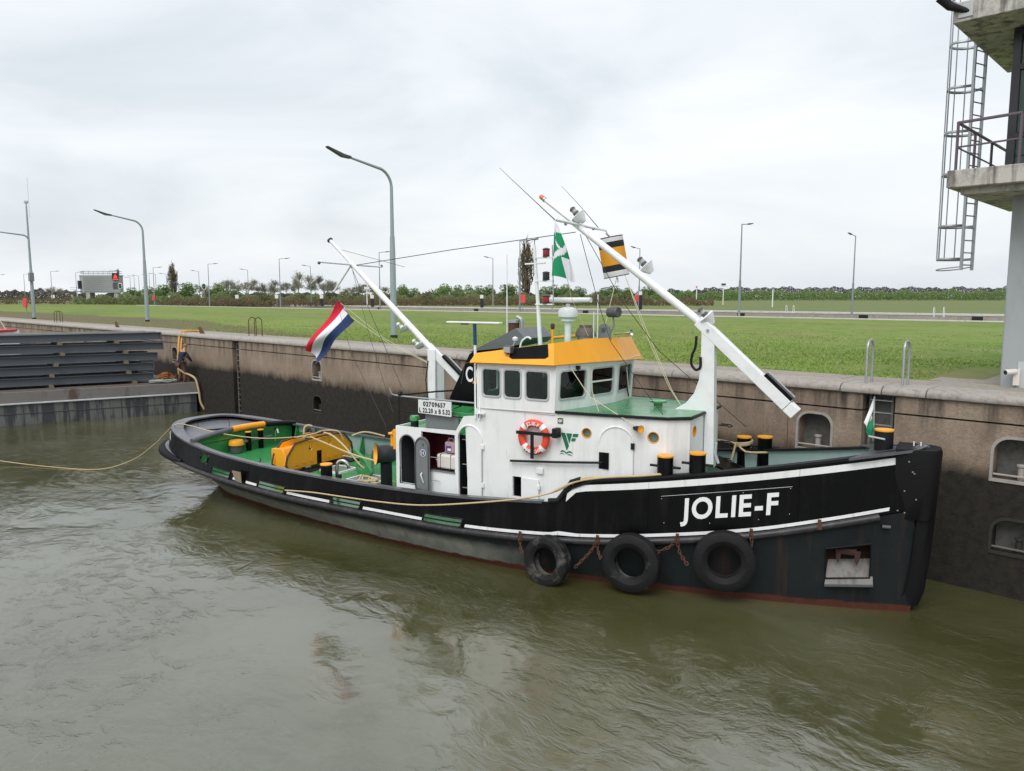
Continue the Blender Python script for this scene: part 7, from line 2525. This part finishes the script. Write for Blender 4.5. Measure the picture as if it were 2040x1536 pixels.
rope('black_hose', [(4.0, -1.45, 1.12), (3.5, -1.0, 1.16), (3.35, -0.6, 1.15), (3.7, -0.4, 1.14), (4.2, -0.7, 1.13), (4.5, -1.2, 1.12), (4.1, -1.5, 1.14), (3.6, -1.25, 1.15)], 0.022, 'black hose in loose loops on the green after deck', 'wire')
rope('deck_wire', [(3.1, 0.75, 1.30), (3.6, 1.1, 1.14), (4.3, 1.0, 1.12), (5.0, 1.25, 1.10)], 0.014, 'thin dark wire on the after deck beside the bitts', 'wire')
rope('winch_loop_rope', [(5.7, -0.6, 1.98), (5.9, -0.1, 2.03), (5.8, 0.4, 2.04), (6.05, 0.75, 1.98), (6.1, 0.9, 1.7)], 0.024, 'pale rope lying along the top of the winch arch')

# ================================================================== barge with steel beams, deckhand
u_ = Vector((-0.85, -0.527, 0)).normalized()      # along the barge, leftwards
v_ = Vector((-0.722, 0.692, 0))                   # across, parallel to the wall
C0 = Vector((-16.75, 40.55, 0))


def Bp(a, b, z):
    return C0 + u_ * a + v_ * b + Vector((0, 0, z))


def barge_mat():
    m, t, p = nodes('barge_side')
    co = geoco(t)
    sx = t.nodes.new('ShaderNodeSeparateXYZ')
    t.links.new(co, sx.inputs[0])
    c = mixc(t, tex_noise(t, co, 1.2, 5), (0.095, 0.10, 0.098), (0.165, 0.168, 0.16))
    st = tex_noise(t, mapping(t, co, (1.5, 1.5, 0.16)), 1.6, 6, 0.7)
    z = math_n(t, 'SUBTRACT', 1.0, math_n(t, 'MULTIPLY', math_n(t, 'SUBTRACT', sx.outputs[2], 0.95), 3.0, True))
    c = mixc(t, math_n(t, 'MULTIPLY', ramp(t, st, [(0.46, grey(0)), (0.53, grey(0.92))]), z), c, (0.028, 0.032, 0.04))
    t.links.new(c, p.inputs['Base Color'])
    p.inputs['Roughness'].default_value = 0.6
    return m


MT['barge'] = barge_mat()


def rust_band():
    m, t, p = nodes('barge_rust_band')
    co = geoco(t)
    c = mixc(t, tex_noise(t, co, 2, 5), (0.14, 0.135, 0.13), (0.22, 0.20, 0.19))
    c = mixc(t, ramp(t, tex_noise(t, mapping(t, co, (1, 1, 0.5)), 0.9, 4, 0.6), [(0.52, grey(0)), (0.62, grey(0.9))]), c, (0.085, 0.048, 0.036))
    t.links.new(c, p.inputs['Base Color'])
    p.inputs['Roughness'].default_value = 0.75
    return m


MT['rustband'] = rust_band()
BG = thing('work_barge', 'grey-blue steel work barge with rust patches moored at the left', 'barge')
ft = lambda a, b, z: Bp(a, b, z)
MB().plate([(0, 0), (20, 0), (20, 12), (0, 12)], [], ft, -0.6, 1.02).build('barge_hull', MT['barge'], BG, smooth=False)
MB().plate([(-0.05, -0.05), (20, -0.05), (20, 12), (-0.05, 12)], [], ft, 1.03, 1.60).build('barge_gunwale', MT['rustband'], BG, smooth=False, bevel=0.02)
MB().plate([(0.05, 0.15), (20, 0.15), (20, 11.9), (0.05, 11.9)], [], ft, 1.601, 1.63).build('barge_deck', plain('rusty_deck', (0.13, 0.105, 0.09), 0.85, 0, 0.4, 3), BG, smooth=False)
MB().tube([Bp(-0.05, -0.07, 1.03), Bp(20, -0.07, 1.03)], 0.045, 6).build('rubbing_bar', MT['ltgrey'], BG)
for a in (1.6, 3.6, 5.6, 7.8, 10.2):
    MB().tube([Bp(a, -0.02, 0.02), Bp(a, -0.02, 1.0)], 0.02, 5).build('weld_seam', MT['darkgrey'], BG)
MB().tube([Bp(0, -0.02, 0.55), Bp(20, -0.02, 0.55)], 0.015, 5).build('weld_seam', MT['darkgrey'], BG)
for a in (0.75, 1.35):
    MB().cyl(Bp(a, 0.55, 1.62), Bp(a, 0.55, 2.0), 0.09, 12).build('bitt', MT['rust'], BG)
MB().cyl(Bp(0.25, 0.3, 1.62), Bp(0.25, 0.3, 1.95), 0.12, 12).build('fairlead', MT['rust'], BG)
MB().tube([Bp(0.1, 0.3, 1.92), Bp(0.55, 0.3, 1.92)], 0.05, 8).build('fairlead_bar', MT['rust'], BG)
# stacked girders
def beam_mat():
    m, t, p = nodes('blue_grey_girder')
    co = geoco(t)
    c = mixc(t, tex_noise(t, mapping(t, co, (0.5, 0.5, 2)), 1.2, 5), (0.070, 0.082, 0.098), (0.115, 0.13, 0.15))
    c = mixc(t, ramp(t, tex_noise(t, co, 3, 5, 0.7), [(0.6, grey(0)), (0.75, grey(0.4))]), c, (0.10, 0.065, 0.05))
    t.links.new(c, p.inputs['Base Color'])
    p.inputs['Roughness'].default_value = 0.55
    return m


MT['girder'] = beam_mat()
WDR = ['lowest', 'second lowest', 'middle', 'second highest', 'topmost']
ends = [1.75, 1.70, 1.50, 1.20, 1.28]
for k in range(5):
    z = 1.78 + k * 0.525
    t = thing('steel_girder', '%s of the five blue-grey steel girders stacked on the barge' % WDR[k], 'girder', Matrix.Translation(Bp(ends[k], 0.9, z)), 'girders stacked on the barge')
    o0 = Bp(ends[k], 0.9, z)
    e0, L = 0.0, 17.0
    gfn = lambda a, b, zz: u_ * a + v_ * b + Vector((0, 0, zz))
    MB().plate([(e0, -0.02), (L, -0.02), (L, 0.02), (e0, 0.02)], [], gfn, 0.025, 0.355).build('web', MT['girder'], t, smooth=False)
    MB().plate([(e0, -0.17), (L, -0.17), (L, 0.17), (e0, 0.17)], [], gfn, 0.0, 0.026).build('flange', MT['girder'], t, smooth=False)
    MB().plate([(e0, -0.17), (L, -0.17), (L, 0.17), (e0, 0.17)], [], gfn, 0.354, 0.38).build('flange', MT['rustband'] if k == 4 else MT['girder'], t, smooth=False)
    MB().plate([(e0, -0.16), (e0 + 0.03, -0.16), (e0 + 0.03, 0.16), (e0, 0.16)], [], gfn, 0.026, 0.354).build('end_plate', MT['girder'], t, smooth=False)
    for j, a in enumerate((0.9 + 0.3 * k, 4.6, 9.5)):
        b = thing('timber_spacer', '%s timber spacer of the row under the %s girder' % (['right', 'middle', 'left'][j], WDR[k]), 'timber', Matrix.Translation(Bp(ends[k] + a, 0.9, z - 0.075)), 'timber spacers between the girders')
        MB().plate([(0, -0.5), (0.12, -0.5), (0.12, 0.9), (0, 0.9)], [], gfn, -0.07, 0.074).build('timber', plain('pale_timber', (0.17, 0.14, 0.10), 0.8) if 'tmb' not in MT else MT['tmb'], b, smooth=False)
        MT.setdefault('tmb', bpy.data.materials['pale_timber'])
    for b_ in (2.2, 3.6, 5.2):
        pass
# further rows of girders behind the front ones fill the stack
for kk in range(20):
    k, row = kk % 5, kk // 5
    z = 1.78 + k * 0.525
    t = thing('rear_girder', '%s girder in the %s row behind the front stack' % (WDR[k], ['first', 'second', 'third', 'fourth'][row]), 'girder', Matrix.Translation(Bp(ends[k] + 0.1 + 0.15 * ((row * 7 + k * 3) % 4), 1.27 + 0.36 * row, z)), 'girders behind the front stack')
    MB().plate([(0, -0.02), (16, -0.02), (16, 0.02), (0, 0.02)], [], gfn, 0.025, 0.355).build('web', MT['girder'], t, smooth=False)
    MB().plate([(0, -0.17), (16, -0.17), (16, 0.17), (0, 0.17)], [], gfn, 0.0, 0.026).build('flange', MT['girder'], t, smooth=False)
    MB().plate([(0, -0.17), (16, -0.17), (16, 0.17), (0, 0.17)], [], gfn, 0.354, 0.40).build('flange', MT['girder'], t, smooth=False)


def grope(name, pts, r_, label, mat='rope', cat='rope', n=6):
    return tag(MB().tube(spline(pts, n), r_, 7).build(name, MT[mat], None), label, cat)


MT['hose_yellow'] = plain('yellow_hose', (0.62, 0.33, 0.05), 0.5, 0, 0.1)
MT['rope_orange'] = plain('orange_rope', (0.28, 0.115, 0.035), 0.85, 0, 0.4, 20)
MT['rope_blue'] = plain('pale_blue_rope', (0.30, 0.36, 0.35), 0.85, 0, 0.3, 20)
man_p = Bp(0.60, 0.30, 1.63)
hw = Wd(-2.75, 0.1, 4.16)
for k in range(2):
    grope('yellow_hose', [hw + Vector((0.5 + 0.15 * k, 0.9, 0.02)), hw + Vector((0.15 * k, 0.1, 0.05)), hw + Vector((-0.05 + 0.15 * k, -0.25, -0.35)), hw + Vector((0.12 + 0.15 * k, -0.9, -1.4)), hw + Vector((0.3 + 0.15 * k, -1.3, -2.2))], 0.055, ['left', 'right'][k] + ' one of two yellow hoses hanging over the wall by the deckhand', 'hose_yellow', 'hose')
cp = []
for k in range(90):
    a = k * 0.42
    r_ = 0.36 + 0.10 * math.sin(k * 1.7) - 0.0015 * k
    cp.append(Bp(1.25 + r_ * math.cos(a) + 0.04 * math.sin(k * 2.3), 0.55 + 0.6 * r_ * math.sin(a), 1.68 + 0.005 * k + 0.05 * math.sin(k * 0.9)))
grope('orange_rope_coil', cp, 0.035, 'pile of orange-brown rope on the barge deck by the deckhand', 'rope_orange', n=2)
cp = []
for k in range(80):
    a = k * 0.5
    r_ = 0.45 + 0.25 * math.sin(k * 0.17)
    cp.append(Bp(1.5 + 1.0 * r_ * math.cos(a), 0.28 + 0.35 * r_ * math.sin(a), 1.68 + 0.10 * abs(math.sin(k * 0.7))))
grope('pale_rope_heap', cp, 0.03, 'loose heap of pale blue-green rope at the barge edge', 'rope_blue', n=2)
grope('barge_mooring_rope', [Bp(0.75, 0.3, 2.35), Bp(0.45, 0.2, 2.1), Bp(0.22, 0.1, 1.98), Bp(0.05, -0.12, 1.75), Bp(-0.05, -0.2, 1.1), Bp(-0.12, -0.2, 0.5), Bp(-0.35, -0.25, 0.02)], 0.055, 'thick pale rope hanging from the barge corner into the water')

# deckhand: one continuous skinned body, clothes as coloured regions of separate fitted meshes
PM = Matrix.Translation(man_p) @ Matrix.Rotation(R(58), 4, 'Z') @ Matrix.Scale(1.05, 4)


def skin_body(name, J, E, mat, parent, root):
    me = bpy.data.meshes.new(name)
    ks = list(J)
    me.from_pydata([J[k][0] for k in ks], [(ks.index(a), ks.index(b)) for a, b in E], [])
    o = bpy.data.objects.new(name, me)
    COL.objects.link(o)
    o.parent = parent
    md = o.modifiers.new('skin', 'SKIN')
    md.use_smooth_shade = True
    for i, k in enumerate(ks):
        r_ = J[k][1]
        me.skin_vertices[0].data[i].radius = r_ if isinstance(r_, tuple) else (r_, r_)
        me.skin_vertices[0].data[i].use_root = (k == root)
    sd = o.modifiers.new('sub', 'SUBSURF')
    sd.levels = 2
    sd.render_levels = 2
    me.materials.append(mat)
    return o


PE = thing('person', 'deckhand in navy jacket and brown trousers bending over a rope on the barge', 'person', PM)
# x forward (to the right in view), y left of the body, z up; bending forward and holding the rope low on the right
bodyJ = {
    'pel': ((0, 0, 0.95), (0.16, 0.13)), 'lw': ((0.02, 0, 1.08), (0.15, 0.12)), 'ch': ((0.10, 0, 1.32), (0.19, 0.14)), 'up': ((0.17, 0, 1.50), (0.16, 0.12)),
    'nk': ((0.24, 0, 1.60), 0.055), 'hd0': ((0.29, 0, 1.67), 0.075), 'hd1': ((0.33, 0, 1.76), 0.10), 'hd2': ((0.34, 0, 1.85), 0.07),
    'hl': ((0.0, 0.11, 0.90), 0.10), 'kl': ((0.10, 0.14, 0.50), 0.075), 'al': ((0.0, 0.15, 0.09), 0.05), 'fl': ((0.17, 0.17, 0.04), 0.045),
    'hr': ((0.0, -0.11, 0.90), 0.10), 'kr': ((0.16, -0.13, 0.50), 0.075), 'ar': ((0.10, -0.14, 0.09), 0.05), 'fr': ((0.28, -0.14, 0.04), 0.045),
    'sl': ((0.16, 0.20, 1.46), 0.075), 'el': ((0.20, 0.33, 1.20), 0.055), 'wl': ((0.34, 0.30, 0.98), 0.038), 'pl': ((0.40, 0.28, 0.93), 0.036),
    'sr': ((0.16, -0.20, 1.46), 0.075), 'er': ((0.30, -0.30, 1.20), 0.055), 'wr': ((0.46, -0.24, 1.02), 0.038), 'pr': ((0.52, -0.20, 0.98), 0.036)}
bodyE = [('pel', 'lw'), ('lw', 'ch'), ('ch', 'up'), ('up', 'nk'), ('nk', 'hd0'), ('hd0', 'hd1'), ('hd1', 'hd2'), ('pel', 'hl'), ('hl', 'kl'), ('kl', 'al'), ('al', 'fl'), ('pel', 'hr'), ('hr', 'kr'), ('kr', 'ar'), ('ar', 'fr'),
         ('up', 'sl'), ('sl', 'el'), ('el', 'wl'), ('wl', 'pl'), ('up', 'sr'), ('sr', 'er'), ('er', 'wr'), ('wr', 'pr')]
skin_body('body', bodyJ, bodyE, MT['skin'], PE, 'pel')
grow = lambda q, k: tuple(x + k for x in q) if isinstance(q, tuple) else q + k
jj = {k: (bodyJ[k][0], grow(bodyJ[k][1], 0.022)) for k in ('pel', 'lw', 'ch', 'up', 'sl', 'el', 'wl', 'sr', 'er', 'wr')}
jj['pel'] = ((0, 0, 0.98), (0.18, 0.15))
skin_body('jacket', jj, [('pel', 'lw'), ('lw', 'ch'), ('ch', 'up'), ('up', 'sl'), ('sl', 'el'), ('el', 'wl'), ('up', 'sr'), ('sr', 'er'), ('er', 'wr')], MT['navy'], PE, 'lw')
tj = {k: (bodyJ[k][0], grow(bodyJ[k][1], 0.025)) for k in ('pel', 'hl', 'kl', 'al', 'hr', 'kr', 'ar')}
skin_body('trousers', tj, [('pel', 'hl'), ('hl', 'kl'), ('kl', 'al'), ('pel', 'hr'), ('hr', 'kr'), ('kr', 'ar')], MT['brown_cloth'], PE, 'pel')
for k, q in (('al', 'fl'), ('ar', 'fr')):
    a, b = Vector(bodyJ[k][0]), Vector(bodyJ[q][0])
    MB().tube([a + Vector((-0.05, 0, -0.02)), a.lerp(b, 0.5) + Vector((0, 0, -0.01)), b + Vector((0.06, 0, 0.0))], [0.065, 0.065, 0.045], 10).build('boot', MT['rust'], PE)
MB().sphere((0.325, 0, 1.80), 0.112, 14, (1.0, 0.92, 1.0)).build('hair', MT['hair'], PE)
MB().tube([(0.23 + 0.085 * math.cos(a), 0.095 * math.sin(a), 1.575 - 0.03 * math.cos(a)) for a in np.linspace(0, 6.28, 15)[:-1]], 0.020, 7, closed=True).build('collar', MT['hose_yellow'], PE)
MB().box((0.085, 0, 1.42), (0.02, 0.16, 0.08), Matrix.Rotation(R(25), 3, 'Y')).build('back_print', MT['ltgrey'], PE)
for s_, w0 in ((1, 'pl'), (-1, 'pr')):
    c = Vector(bodyJ[w0][0])
    for f in range(4):
        o_ = Vector((0.03, (f - 1.5) * 0.02, -0.01))
        ln = (0.055, 0.065, 0.06, 0.05)[f]
        MB().tube([c + o_ * 0.6, c + o_ + Vector((ln * 0.5, 0, -0.01)), c + o_ + Vector((ln * 0.8, 0, -0.04)), c + o_ + Vector((ln * 0.55, 0, -0.065))], [0.011, 0.011, 0.010, 0.008], 6).build('finger', MT['skin'], PE)
    MB().tube([c + Vector((0, -0.02 * s_, 0.01)), c + Vector((0.04, -0.05 * s_, 0.0)), c + Vector((0.07, -0.045 * s_, -0.02))], [0.012, 0.012, 0.009], 6).build('thumb', MT['skin'], PE)
# red deck gear of another vessel showing above the girders at the far left
RV = thing('red_deckhouse', 'low red and white vessel top showing at the far left above the girders', 'vessel', Matrix.Translation((-31.0, 45.5, 0)))
MB().box((0, 0, 3.0), (2.6, 2.0, 2.2)).build('cabin', MT['white'], RV, bevel=0.05)
MB().box((0.2, -0.2, 4.12), (2.5, 1.6, 0.14)).build('cabin_roof', MT['red'], RV, bevel=0.03)
MB().tube([(-0.9, -0.4, 4.2), (1.0, -0.4, 4.9), (1.4, -0.4, 4.2)], 0.03, 6).build('stay', MT['cord'], RV)
MB().tube([(-1.2, -0.9, 4.55), (1.35, -0.9, 4.55), (1.35, -0.9, 4.2)], 0.025, 6).build('rail', MT['letter_white'], RV)
